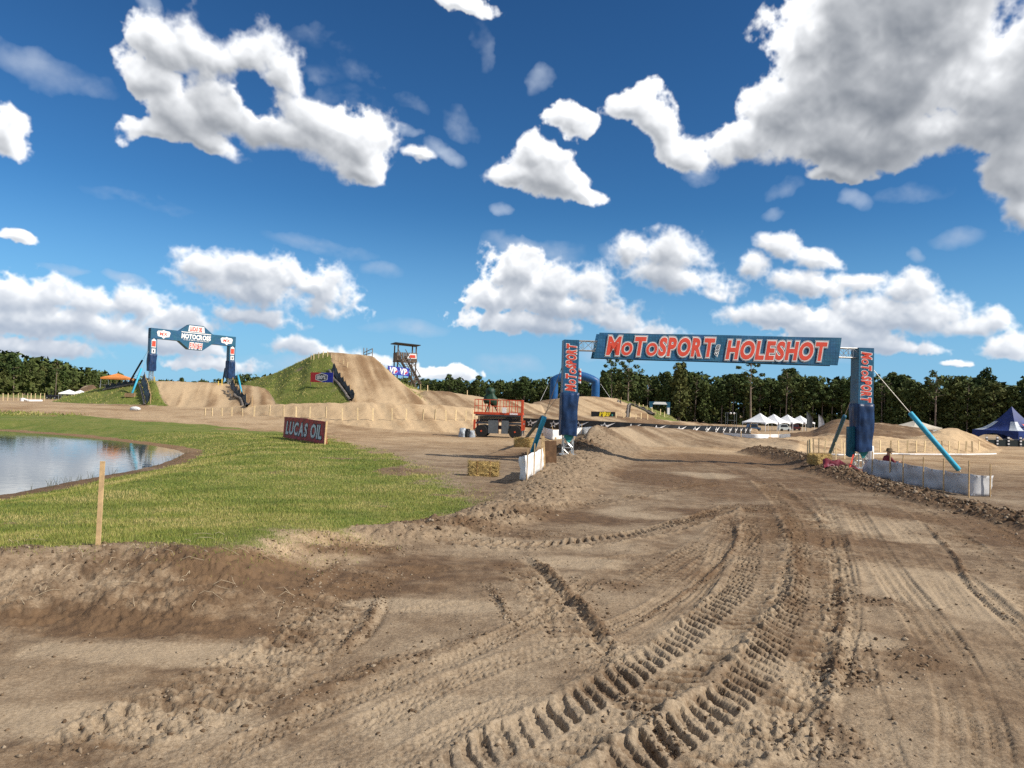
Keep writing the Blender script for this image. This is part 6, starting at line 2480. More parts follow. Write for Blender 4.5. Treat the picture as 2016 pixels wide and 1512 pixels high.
def left_camp():
    q = P(231, 752, 93)
    g = gz(q[0], q[1])
    canopy_tent('orange_canopy', (q[0], q[1]), 1.9 * 93 / 60, 2.6, P(231, 744, 93)[2] - g, P(231, 735, 93)[2] - g, mat('orange_canopy', (.68, .24, .06), .6, .08, 2), 'orange canopy tent on the grassy plateau left of the finish arch', .15, None, True, False, .2, .1)
    for px, d, w, pk, ev, lab in ((136, 112, 2.4, 767, 774, 'white canopy tent beside the parked buggy'), (158, 118, 2.2, 768, 774, 'second white canopy tent beside the far dirt ramp')):
        q = P(px, 780, d)
        g = gz(q[0], q[1])
        canopy_tent('white_canopy', (q[0], q[1]), w, w, P(px, ev, d)[2] - g, P(px, pk, d)[2] - g, M_TENTW, lab, .4, None, True, False, .15, .1)
    # buggy
    q = G(104, 786)
    g = gz(q[0], q[1])
    root = thing('utility_buggy', (q[0], q[1], g), 'small black utility buggy with flat roof parked by the grassy mound', 'buggy')
    s = 22 * q[1] / FPX / 2.4
    def Q(x, y, z):
        return (q[0] + x * s, q[1] + y * s, g + z * s)
    bl = mat('black_buggy_paint', (.015, .015, .017), .35, .2, 4)
    MB().prism([(-1.3, .35), (1.2, .35), (1.25, .8), (.3, .85), (.1, .6), (-.4, .6), (-.6, .95), (-1.2, .85)], 1.3, Q(0, -.65, 0), Vector((s, 0, 0)), Vector((0, 0, s)), Vector((0, -1, 0))).build('body', bl, root)
    MB().box(Q(0, 0, 1.85), (2.2 * s, 1.35 * s, .07 * s)).build('roof', bl, root)
    for x in (-.9, .0, .9):
        for y in (-.6, .6):
            MB().bar(Q(x, y, .7), Q(x * .95, y, 1.83), .06 * s).build('roof_post', bl, root)
    MB().box(Q(.1, 0, .78), (.5 * s, 1.1 * s, .14 * s)).build('seat', M_GREYMETAL, root)
    for x in (-.85, .8):
        for y in (-.6, .6):
            w = MB().lathe(Q(x, y - .12, .3), [(.13 * s, 0), (.30 * s, .01), (.30 * s, .22 * s), (.13 * s, .24 * s)], (0, 1, 0), 14).build('wheel', M_RUBBER, root)
            MB().lathe(Q(x, y - .14, .3), [(.14 * s, 0), (.14 * s, .25 * s)], (0, 1, 0), 10).build('rim', M_ALU, w)
    # drain pipe and white stone
    a = G(46, 790)
    r2 = thing('drain_pipe', (a[0], a[1], gz(a[0], a[1])), 'white drain pipe with raised end lying by the yellow field', 'pipe')
    ln = [P(44, 785, a[1]), P(50, 787, a[1]), P(56, 789, a[1]), P(70, 789, a[1] + .5), P(83, 789, a[1] + 1)]
    mb = MB()
    for u, v in zip(ln[:-1], ln[1:]):
        mb.tube((u[0], u[1], max(u[2], gz(u[0], u[1]) + .08)), (v[0], v[1], max(v[2], gz(v[0], v[1]) + .08)), .12, n=8)
    mb.build('pipe', M_PRINTW, r2)
    MB().tube((ln[0][0], a[1], gz(ln[0][0], a[1])), (ln[0][0], a[1], gz(ln[0][0], a[1]) + .35), .22, n=10).build('inlet', M_PRINTW, r2)
    a = G(268, 808)
    bm = bmesh.new()
    bmesh.ops.create_icosphere(bm, subdivisions=2, radius=.30)
    for v in bm.verts:
        v.co *= 1 + .25 * math.sin(5 * v.co.x + 3) * math.cos(7 * v.co.y)
        v.co.z = v.co.z * .7 + .12
        v.co.x *= 1.5
    me = bpy.data.meshes.new('white_rock')
    bm.to_mesh(me)
    bm.free()
    me.materials.append(mat('white_stone', (.72, .72, .70), .8, .1, 6))
    o = bpy.data.objects.new('white_rock', me)
    COL.objects.link(o)
    o.location = (a[0], a[1], gz(a[0], a[1]))
    tag(o, 'white rounded stone at the foot of the grassy mound', 'stone')
    # block anchoring the padded guy on the mound
    a = G(256, 782)
    o = MB().box((a[0], a[1], gz(a[0], a[1]) + .22), (.95, .5, .42), Matrix.Rotation(.1, 3, 'Z')).build('anchor_bale', mat('brown_bale', (.34, .22, .12), .9, .2, 12, bump=.03, bscale=30), None, (a[0], a[1], gz(a[0], a[1])))
    tag(o, 'brown bale at the foot of the padded guy on the grassy mound', 'bale')
    # plank bridge railing at the far ramp
    a, b = P(196, 766, 98), P(218, 762, 97)
    root = thing('timber_rail', (a[0], a[1], gz(a[0], a[1])), 'grey timber railing at the left end of the grassy plateau', 'railing')
    m = mat('grey_timber', (.28, .26, .23), .85, .15, 8)
    A = Vector((a[0], a[1], gz(a[0], a[1]))); B = Vector((b[0], b[1], gz(b[0], b[1])))
    for t in (0, .5, 1):
        p = A.lerp(B, t)
        MB().bar(p - Vector((0, 0, .3)), p + Vector((0, 0, 1.1)), .10).build('post', m, root)
    for z in (.55, 1.05):
        MB().bar(A + Vector((0, 0, z)), B + Vector((0, 0, z)), .08).build('rail', m, root)


left_camp()


# ---------------------------------------------------------------- odds and ends right of the track
def right_bits():
    # white hose lying along the foot of the sandy bank
    ln = smooth_line([G(a, b) for a, b in ((1628, 896), (1668, 897), (1720, 895), (1760, 895), (1810, 896), (1870, 896), (1920, 896), (1962, 895))], 5)
    mb = MB()
    for i in range(len(ln) - 1):
        u, v = ln[i], ln[i + 1]
        mb.tube((u[0], u[1] + .06 * math.sin(i * 1.3), gz(u[0], u[1]) + .04), (v[0], v[1] + .06 * math.sin((i + 1) * 1.3), gz(v[0], v[1]) + .04), .045, n=7, caps=False)
    o = mb.build('white_hose', M_PRINTW, None, tuple(ln[0]))
    tag(o, 'white hose lying along the foot of the light sandy bank', 'hose')
    # crumpled maroon banner by the bale
    a = G(1638, 919)
    g = gz(a[0], a[1])
    root = thing('crumpled_banner', (a[0], a[1], g), 'crumpled dark red banner with pale letters lying by the right straw bale', 'banner')
    X = Vector((.96, -.28, 0)); Zu = Vector((0, 0, 1))
    N = Vector((-.28, -.96, 0))
    rows = []
    for i in range(7):
        t = i / 6
        row = []
        for j in range(13):
            s = j / 12
            z = (.30 - .22 * s) * t + .05 * math.sin(j * 1.7 + i)
            p = Vector((a[0], a[1], 0)) + X * (s * 1.35 - .3) + N * (.22 - .35 * t + .05 * math.sin(j * 2.2))
            row.append(Vector((p.x, p.y, gz(p.x, p.y) + max(.02, z))))
        rows.append(row)
    MB().sheet(rows, .01, N).build('cloth', mat('maroon_cloth', (.15, .015, .03), .6, .3, 4), root, smooth=True)
    lettering('lettering', T('JO'), rows[3][1] + N * .10 - Zu * .06, X, (Zu - N * .3).normalized(), N, .26, .12, [(.02, mat('pink_letters', (.55, .25, .28), .6, .1, 5), .0)], root, shear=0)
    # red strap at the tower's foot
    a = G(1672, 925); b = P(1681, 893, G(1690, 922)[1])
    o = MB().bar((a[0], a[1], gz(a[0], a[1])), tuple(b), .05, .012).build('red_strap', M_RED, None, (a[0], a[1], gz(a[0], a[1])))
    tag(o, 'thin red strap slanting from the right tower to the ground', 'strap')
    # white drum beside the tower
    a = G(1711, 905)
    g = gz(a[0], a[1])
    o = MB().lathe((a[0], a[1], g), [(.02, 0), (.20, 0), (.21, .03), (.20, .30), (.21, .33), (.20, .60), (.18, .66), (.02, .67)], (0, 0, 1), 18).build('white_drum', M_PRINTW, None, (a[0], a[1], g), True)
    tag(o, 'white plastic drum standing behind the right padded tower', 'drum')


right_bits()


# ---------------------------------------------------------------- person sitting on the ground behind the shaded fence
def person():
    p = P(1743, 930, 27.2)
    g = gz(p[0], p[1])
    root = thing('person', (p[0], p[1], g), 'person in dark red shirt and brown hat sitting behind the shaded fence', 'person')
    # joints: crouching, facing right along the fence
    J = {'pel': (0, 0, .15), 'sp1': (.02, 0, .31), 'sp2': (.06, 0, .51), 'neck': (.10, 0, .65), 'head': (.13, 0, .75), 'top': (.13, 0, .84),
         'hl': (.02, -.10, .13), 'hr': (.02, .10, .13), 'kl': (.42, -.17, .40), 'kr': (.40, .17, .39), 'al': (.60, -.15, .08), 'ar': (.58, .15, .08), 'tl': (.78, -.16, .05), 'tr': (.76, .16, .05),
         'sl': (.07, -.18, .59), 'sr': (.07, .18, .59), 'el': (.22, -.25, .40), 'er': (.23, .24, .40), 'wl': (.42, -.14, .46), 'wr': (.43, .12, .45)}
    rad = {'pel': .15, 'sp1': .135, 'sp2': .15, 'neck': .06, 'head': .085, 'top': .07, 'hl': .10, 'hr': .10, 'kl': .068, 'kr': .068, 'al': .045, 'ar': .045, 'tl': .038, 'tr': .038,
           'sl': .065, 'sr': .065, 'el': .046, 'er': .046, 'wl': .034, 'wr': .034}
    E = [('pel', 'sp1'), ('sp1', 'sp2'), ('sp2', 'neck'), ('neck', 'head'), ('head', 'top'), ('pel', 'hl'), ('pel', 'hr'), ('hl', 'kl'), ('hr', 'kr'), ('kl', 'al'), ('kr', 'ar'), ('al', 'tl'), ('ar', 'tr'),
         ('sp2', 'sl'), ('sp2', 'sr'), ('sl', 'el'), ('sr', 'er'), ('el', 'wl'), ('er', 'wr')]
    for s, k in ((-1, 'l'), (1, 'r')):
        w = Vector(J['w' + k])
        for f in range(4):
            a = 'f%s%d' % (k, f); b = a + 'b'
            J[a] = tuple(w + Vector((.07, (f - 1.5) * .019, .01))); J[b] = tuple(w + Vector((.105 + .006 * (1.5 - abs(f - 1.5)), (f - 1.5) * .02, -.035)))
            rad[a] = .010; rad[b] = .008
            E += [('w' + k, a), (a, b)]
        a = 't%s0' % k
        J[a] = tuple(w + Vector((.05, -s * .045, .01))); rad[a] = .011
        E.append(('w' + k, a))
    keys = list(J)
    me = bpy.data.meshes.new('body')
    me.from_pydata([J[k] for k in keys], [(keys.index(a), keys.index(b)) for a, b in E], [])
    o = bpy.data.objects.new('body', me)
    COL.objects.link(o)
    sk = o.modifiers.new('skin', 'SKIN')
    for i, k in enumerate(keys):
        v = me.skin_vertices[0].data[i]
        v.radius = (rad[k], rad[k])
        v.use_root = (k == 'pel')
    o.modifiers.new('sub', 'SUBSURF').render_levels = 1
    o.modifiers['sub'].levels = 1
    dg = bpy.context.evaluated_depsgraph_get()
    bm_ = bpy.data.meshes.new_from_object(o.evaluated_get(dg))
    bpy.data.objects.remove(o)
    skin = mat('skin', (.42, .24, .16), .6, .06, 10)
    shirt = mat('dark_red_shirt', (.16, .012, .022), .8, .15, 12)
    jeans = mat('blue_jeans', (.04, .06, .10), .85, .15, 14)
    shoe = mat('brown_boots', (.06, .04, .03), .7, .1, 8)
    for m in (shirt, skin, jeans, shoe):
        bm_.materials.append(m)
    for pl in bm_.polygons:
        c = pl.center
        pl.use_smooth = True
        if c.z > .665 or (c.x > .36 and c.z > .42 and abs(c.y) < .22):
            pl.material_index = 1
        elif c.z < .10 and c.x > .5:
            pl.material_index = 3
        elif c.z < .22 or (c.x > .24 and c.z < .50):
            pl.material_index = 2
    body = bpy.data.objects.new('body', bm_)
    COL.objects.link(body)
    body.parent = root
    hat = MB().lathe(Vector(root.location) + Vector((.13, 0, .80)), [(.10, -.01), (.19, -.005), (.19, .01), (.105, .015), (.10, .09), (.07, .12), (.01, .125)], (0, 0, 1), 18)
    hat.build('hat', mat('brown_hat', (.10, .065, .035), .85, .1, 8), root, smooth=True)
    nose = MB().lathe(Vector(root.location) + Vector((.205, 0, .735)), [(.018, 0), (.012, .02), (.002, .03)], (1, 0, -.3), 8)
    nose.build('nose', skin, root)


person()


# ---------------------------------------------------------------- forest
def leaf_material(name, c1, c2, c3):
    m = bpy.data.materials.new(name)
    m.use_nodes = True
    nt = m.node_tree
    b = nt.nodes['Principled BSDF']
    b.inputs['Roughness'].default_value = .75
    b.inputs['Specular IOR Level'].default_value = .15
    oi = nt.nodes.new('ShaderNodeObjectInfo')
    ge = nt.nodes.new('ShaderNodeNewGeometry')
    mx = nt.nodes.new('ShaderNodeMix')
    mx.data_type = 'RGBA'
    mx.inputs[6].default_value = (*c1, 1)
    mx.inputs[7].default_value = (*c2, 1)
    nt.links.new(oi.outputs['Random'], mx.inputs[0])
    m2 = nt.nodes.new('ShaderNodeMix')
    m2.data_type = 'RGBA'
    mr = nt.nodes.new('ShaderNodeMath')
    mr.operation = 'MULTIPLY'
    mr.inputs[1].default_value = .6
    nt.links.new(ge.outputs['Random Per Island'], mr.inputs[0])
    nt.links.new(mr.outputs[0], m2.inputs[0])
    nt.links.new(mx.outputs[2], m2.inputs[6])
    m2.inputs[7].default_value = (*c3, 1)
    nt.links.new(m2.outputs[2], b.inputs['Base Color'])
    return m


M_PINE = leaf_material('pine_needles', (.056, .084, .024), (.088, .105, .030), (.040, .062, .020))
M_OAK = leaf_material('broad_leaves', (.070, .100, .026), (.108, .108, .033), (.048, .070, .020))
M_BARK = mat('pine_bark', (.26, .20, .155), .9, .2, 3)


def leaf_cloud(gen, centres, radii, per, size, flat=.7):
    """small faces spread over and inside puffs"""
    V = []
    for (c, r) in zip(centres, radii):
        d = gen.normal(size=(per, 3))
        d /= np.linalg.norm(d, axis=1, keepdims=True)
        rad = r * gen.uniform(.45, 1.08, (per, 1)) ** .6
        p = c + d * rad * np.array([1, 1, flat])
        n = d + gen.normal(size=(per, 3)) * .55 + np.array([0, 0, .35])
        n /= np.linalg.norm(n, axis=1, keepdims=True)
        t = np.cross(n, gen.normal(size=(per, 3)))
        t /= np.linalg.norm(t, axis=1, keepdims=True) + 1e-9
        b = np.cross(n, t)
        s = size * gen.uniform(.5, 1.2, (per, 1))
        V.append(np.stack([p + t * s, p - t * s * .5 + b * s * .9, p - t * s * .6 - b * s * .8], 1))
    return np.concatenate(V, 0)


def tri_mesh(name, tris, m):
    me = bpy.data.meshes.new(name)
    n = len(tris)
    me.vertices.add(n * 3)
    me.vertices.foreach_set('co', tris.reshape(-1).astype(np.float32))
    me.loops.add(n * 3)
    me.loops.foreach_set('vertex_index', np.arange(n * 3, dtype=np.int32))
    me.polygons.add(n)
    me.polygons.foreach_set('loop_start', (np.arange(n) * 3).astype(np.int32))
    me.update(calc_edges=True)
    me.materials.append(m)
    return me


def make_tree(name, seed, kind):
    """unit trees: 18 m tall"""
    gen = np.random.default_rng(seed)
    H = 18.0
    root = bpy.data.objects.new(name, None)
    root.empty_display_size = 1
    COL.objects.link(root)
    bend = gen.normal(size=2) * .35
    def axis(t):
        return np.array([bend[0] * t * t, bend[1] * t * t, H * t])
    mb = MB()
    n = 6
    for i in range(n):
        t0, t1 = i / n * .94, (i + 1) / n * .94
        mb.tube(axis(t0) - (np.array([0, 0, .6]) if i == 0 else 0), axis(t1), .23 * (1 - t0) + .05, .23 * (1 - t1) + .05, n=7, caps=False)
    cs, rs = [], []
    if kind == 'pine':
        lo = gen.uniform(.42, .56)
        for k in range(22):
            t = lo + (1 - lo) * (k / 21) ** .85
            env = math.sin(math.pi * min(1, (t - lo) / (1 - lo) * .80 + .16)) ** .8
            a = k * 2.4 + gen.uniform(-.4, .4)
            out = env * gen.uniform(.8, 3.7)
            c = axis(t) + np.array([math.cos(a) * out, math.sin(a) * out, gen.uniform(-.3, .4)])
            cs.append(c); rs.append(gen.uniform(1.0, 1.75) * (.6 + .55 * env))
            mb.tube(axis(max(.1, t - .04)), c, .07, .02, n=4, caps=False)
        per, size, flat = 56, .52, .66
    elif kind == 'sparse':
        for k in range(15):
            t = .60 + .40 * (k / 14)
            a = k * 2.4 + gen.uniform(-.4, .4)
            out = gen.uniform(.8, 3.6) * (1.15 - .8 * abs(t - .82) / .2 * .5)
            c = axis(t) + np.array([math.cos(a) * out, math.sin(a) * out, gen.uniform(-.2, .5)])
            cs.append(c); rs.append(gen.uniform(.6, 1.25))
            mb.tube(axis(max(.1, t - .05)), c, .08, .02, n=4, caps=False)
        per, size, flat = 40, .42, .55
    else:
        lo = gen.uniform(.10, .22)
        for k in range(34):
            t = lo + (1 - lo) * (k / 33)
            env = math.sin(math.pi * min(1, (t - lo) / (1 - lo) * .82 + .14)) ** .6
            a = k * 2.4 + gen.uniform(-.5, .5)
            out = env * gen.uniform(.6, 3.2)
            c = axis(t * .93) + np.array([math.cos(a) * out, math.sin(a) * out, gen.uniform(-.4, .4)])
            cs.append(c); rs.append(gen.uniform(1.0, 1.7) * (.6 + .5 * env))
            if k % 3 == 0:
                mb.tube(axis(max(.06, t - .1) * .9), c, .09, .02, n=4, caps=False)
        per, size, flat = 44, .60, .8
    tr = mb.build('trunk', M_BARK, root, smooth=True)
    tris = leaf_cloud(gen, cs, rs, per, size, flat)
    cr = bpy.data.objects.new('crown', tri_mesh('crown', tris, M_OAK if kind == 'oak' else M_PINE))
    COL.objects.link(cr)
    cr.parent = root
    return root


PX_D = [(-400, 205), (0, 235), (100, 265), (200, 330), (300, 420), (400, 470), (700, 450), (830, 415), (1000, 390), (1100, 350), (1200, 312), (1350, 302), (1500, 296), (1700, 284), (1850, 268), (2016, 252), (2400, 215)]
PX_T = [(-400, 670), (0, 692), (60, 704), (110, 712), (150, 728), (200, 737), (260, 742), (330, 752), (420, 748), (480, 738), (560, 738), (830, 748), (900, 744), (1000, 748), (1060, 742), (1150, 742), (1200, 728), (1250, 734),
        (1300, 740), (1350, 726), (1400, 742), (1450, 738), (1550, 741), (1650, 738), (1750, 741), (1800, 745), (1850, 738), (1900, 742), (1950, 739), (2016, 742), (2400, 745)]


def forest():
    pines = [make_tree('pine_tree', 100 + i, 'pine') for i in range(5)]
    oaks = [make_tree('broadleaf_tree', 200 + i, 'oak') for i in range(4)]
    sparse = [make_tree('tall_pine_tree', 300 + i, 'sparse') for i in range(3)]
    used = set()
    r_ = random.Random(21)

    def place(src, px, d, h, label, group):
        w = P(px, 800, d)
        g = float(land(w[0], w[1]))
        s = h / 18.0
        sx = s * r_.uniform(.85, 1.15)
        rz = r_.uniform(0, 6.28)
        if src.name not in used:
            used.add(src.name)
            o = src
            o.location = (w[0], w[1], g - .2)
            o.rotation_euler = (0, 0, rz)
            o.scale = (sx, sx, s)
            tag(o, label, 'tree', group)
        else:
            o = dup(src, (w[0], w[1], g - .2), rz, (sx, sx, s), label, group)
        return o

    def top_h(px, d, jit=0):
        t = np.interp(px, *zip(*PX_T)) + jit
        w = P(px, t, d)
        return max(6.0, w[2] - float(land(w[0], w[1])))
    # trees that stand out
    for px, ty, d, lab in ((1204, 708, 300, 'tall sparse pine left of the pair rising beneath the holeshot banner'), (1236, 711, 298, 'tall sparse pine right of the pair rising beneath the holeshot banner'),
                           (1337, 709, 300, 'full crowned tall tree below the middle of the holeshot banner'), (1479, 706, 285, 'leaning tall pine with bare trunk before the forest edge, under the banner'),
                           (1548, 731, 290, 'slim pale-crowned pine rising above the row of white tents'), (108, 707, 262, 'flat-topped pine rising over the dense trees beyond the yellow field'),
                           (168, 720, 300, 'rounded tree rising over the dip in the forest left of the finish arch'), (1842, 734, 262, 'domed sparse pine rising behind the beige canopy')):
        w = P(px, ty, d)
        h = w[2] - float(land(w[0], w[1]))
        src = oaks[1] if px in (1337, 168) else sparse[(px // 7) % 3]
        o = place(src, px, d, h, lab, None)
        if 'group' in o:
            del o['group']
        if px == 1479:
            o.rotation_euler = (0, math.radians(-3.0), .4)
    # dense edge, three ranks deep
    for rank in range(3):
        px = -170.0
        while px < 2190:
            d = np.interp(px, *zip(*PX_D)) + rank * 9 + r_.uniform(-3, 3)
            h = top_h(px, d, r_.gauss(2, 5.5) + (0 if rank else 3))
            leftside = px < 330
            if 575 < px < 815:
                px += 30
                continue
            if r_.random() < (.66 if leftside else .52):
                place(r_.choice(oaks), px, d, h * r_.uniform(.72, .97), ('bushy broadleaf tree in the forest edge beyond the yellow field' if leftside else 'bushy broadleaf tree in the dark forest edge'),
                      'broadleaf trees beyond the yellow field' if leftside else 'broadleaf trees along the forest edge')
            else:
                place(r_.choice(pines if r_.random() < .85 else sparse), px, d, h * r_.uniform(.90, 1.02), ('pine with bare trunk in the forest edge beyond the yellow field' if leftside else 'pine with bare trunk in the dark forest edge'),
                      'pines beyond the yellow field' if leftside else 'pines along the forest edge')
            px += r_.uniform(.75, 1.3) * (3.5 if rank == 0 else 4.3) * FPX / d
    # the wood behind, one mass
    gen = np.random.default_rng(77)
    cs, rs = [], []
    for px in np.arange(-260, 2280, 5.5):
        for _ in range(3):
            d = np.interp(px, *zip(*PX_D)) + gen.uniform(20, 50)
            hh = top_h(px, d) * gen.uniform(.08, .93)
            w = P(px + gen.uniform(-5, 5), 800, d)
            cs.append(np.array([w[0], w[1], float(land(w[0], w[1])) + hh])); rs.append(gen.uniform(2.0, 3.4))
    tris = leaf_cloud(gen, cs, rs, 34, 1.3, .9)
    o = bpy.data.objects.new('forest_mass', tri_mesh('forest_mass', tris, M_OAK))
    COL.objects.link(o)
    o['kind'] = 'stuff'
    o['label'] = 'dense dark woodland behind the forest edge'
    o['category'] = 'forest'
    # shrubs at the foot of the forest
    cs, rs = [], []
    for px in np.arange(-260, 2280, 4.0):
        if 575 < px < 815:
            continue
        d = np.interp(px, *zip(*PX_D)) + gen.uniform(-4, 10)
        w = P(px, 800, d)
        cs.append(np.array([w[0], w[1], float(land(w[0], w[1])) + gen.uniform(.3, 5.0)])); rs.append(gen.uniform(1.2, 2.6))
    tris = leaf_cloud(gen, cs, rs, 26, .8, .9)
    o = bpy.data.objects.new('undergrowth', tri_mesh('undergrowth', tris, M_OAK))
    COL.objects.link(o)
    o['kind'] = 'stuff'
    o['label'] = 'dark undergrowth along the foot of the forest'
    o['category'] = 'undergrowth'


forest()


# ---------------------------------------------------------------- turf, clods and roots
def ground_at(x, y):
    """height and masks of the ground sheet itself"""
    r, th, nr, nt_ = GRID
    rr = np.hypot(x, y); t = np.arctan2(x, y)
    i = np.clip(np.searchsorted(r, rr) - 1, 0, nr - 2)
    j = np.clip(np.searchsorted(th, t) - 1, 0, nt_ - 2)
    fi = (rr - r[i]) / (r[i + 1] - r[i]); fj = (t - th[j]) / (th[j + 1] - th[j])
    Z = GV[:-1, 2].reshape(nr, nt_); C = GC[:-1].reshape(nr, nt_, 4)
    z = (Z[i, j] * (1 - fj) + Z[i, j + 1] * fj) * (1 - fi) + (Z[i + 1, j] * (1 - fj) + Z[i + 1, j + 1] * fj) * fi
    return z, C[i, j]


def blade_material():
    m = bpy.data.materials.new('grass_blades')
    m.use_nodes = True
    nt = m.node_tree
    b = nt.nodes['Principled BSDF']
    b.inputs['Roughness'].default_value = .6
    b.inputs['Specular IOR Level'].default_value = .2
    ge = nt.nodes.new('ShaderNodeNewGeometry')
    nz = nt.nodes.new('ShaderNodeTexNoise')
    nz.inputs['Scale'].default_value = .55
    nz.inputs['Detail'].default_value = 4
    nt.links.new(ge.outputs['Position'], nz.inputs['Vector'])
    ad = nt.nodes.new('ShaderNodeMath')
    ad.operation = 'MULTIPLY_ADD'
    ad.inputs[1].default_value = .42
    nt.links.new(ge.outputs['Random Per Island'], ad.inputs[0])
    sc_ = nt.nodes.new('ShaderNodeMath')
    sc_.operation = 'MULTIPLY_ADD'
    sc_.inputs[1].default_value = 1.9
    sc_.inputs[2].default_value = -.42
    nt.links.new(nz.outputs['Fac'], sc_.inputs[0])
    nt.links.new(sc_.outputs[0], ad.inputs[2])
    rp = nt.nodes.new('ShaderNodeValToRGB')
    el = rp.color_ramp.elements
    el[0].position = .30
    el[0].color = (.085, .125, .022, 1)
    el[1].position = .98
    el[1].color = (.40, .33, .13, 1)
    for p, c in ((.55, (.150, .190, .034)), (.72, (.225, .240, .050)), (.86, (.32, .30, .085))):
        e = el.new(p)
        e.color = (*c, 1)
    nt.links.new(ad.outputs[0], rp.inputs[0])
    nt.links.new(rp.outputs[0], b.inputs['Base Color'])
    return m


def blades(n, rmin, rmax, th0, th1, hgt, wid, seed, mgrass=.35):
    gen = np.random.default_rng(seed)
    rr = np.exp(gen.uniform(math.log(rmin), math.log(rmax), n))
    t = gen.uniform(th0, th1, n)
    x = rr * np.sin(t); y = rr * np.cos(t)
    z, c = ground_at(x, y)
    keep = gen.uniform(0, 1, n) < np.clip((c[:, 0] - .12) * 1.6, 0, 1)
    keep |= (gen.uniform(0, 1, n) < .05) & (c[:, 0] > .02)
    keep &= z > WATER_Z + .02
    x, y, z, rr = x[keep], y[keep], z[keep], rr[keep]
    n = len(x)
    patch = .7 + .6 * vnoise(x * .9, y * .9, 501) + .35 * vnoise(x * 4, y * 4, 502)
    h = hgt * patch * gen.uniform(.6, 1.3, n) * np.clip(.75 + rr / 40, .8, 1.6)
    w = wid * gen.uniform(.7, 1.3, n) * np.clip(rr / 11, .9, 4.5)
    a = gen.uniform(0, 2 * math.pi, n)
    lean = gen.uniform(.1, .9, n) * h
    la = gen.uniform(0, 2 * math.pi, n)
    b0 = np.stack([x - np.cos(a) * w, y - np.sin(a) * w, z - .006], 1)
    b1 = np.stack([x + np.cos(a) * w, y + np.sin(a) * w, z - .006], 1)
    tp = np.stack([x + np.cos(la) * lean, y + np.sin(la) * lean, z + h], 1)
    return np.stack([b0, b1, tp], 1)


def turf():
    m = blade_material()
    tr = np.concatenate([blades(330000, 7.5, 48, math.radians(-41), math.radians(6), .030, .0034, 31), blades(60000, 66, 118, math.radians(-38), math.radians(16), .075, .008, 32)], 0)
    o = bpy.data.objects.new('grass', tri_mesh('grass', tr, m))
    COL.objects.link(o)
    o['kind'] = 'stuff'
    o['label'] = 'short mown grass on the lawn and the grassy flanks'
    o['category'] = 'grass'


turf()


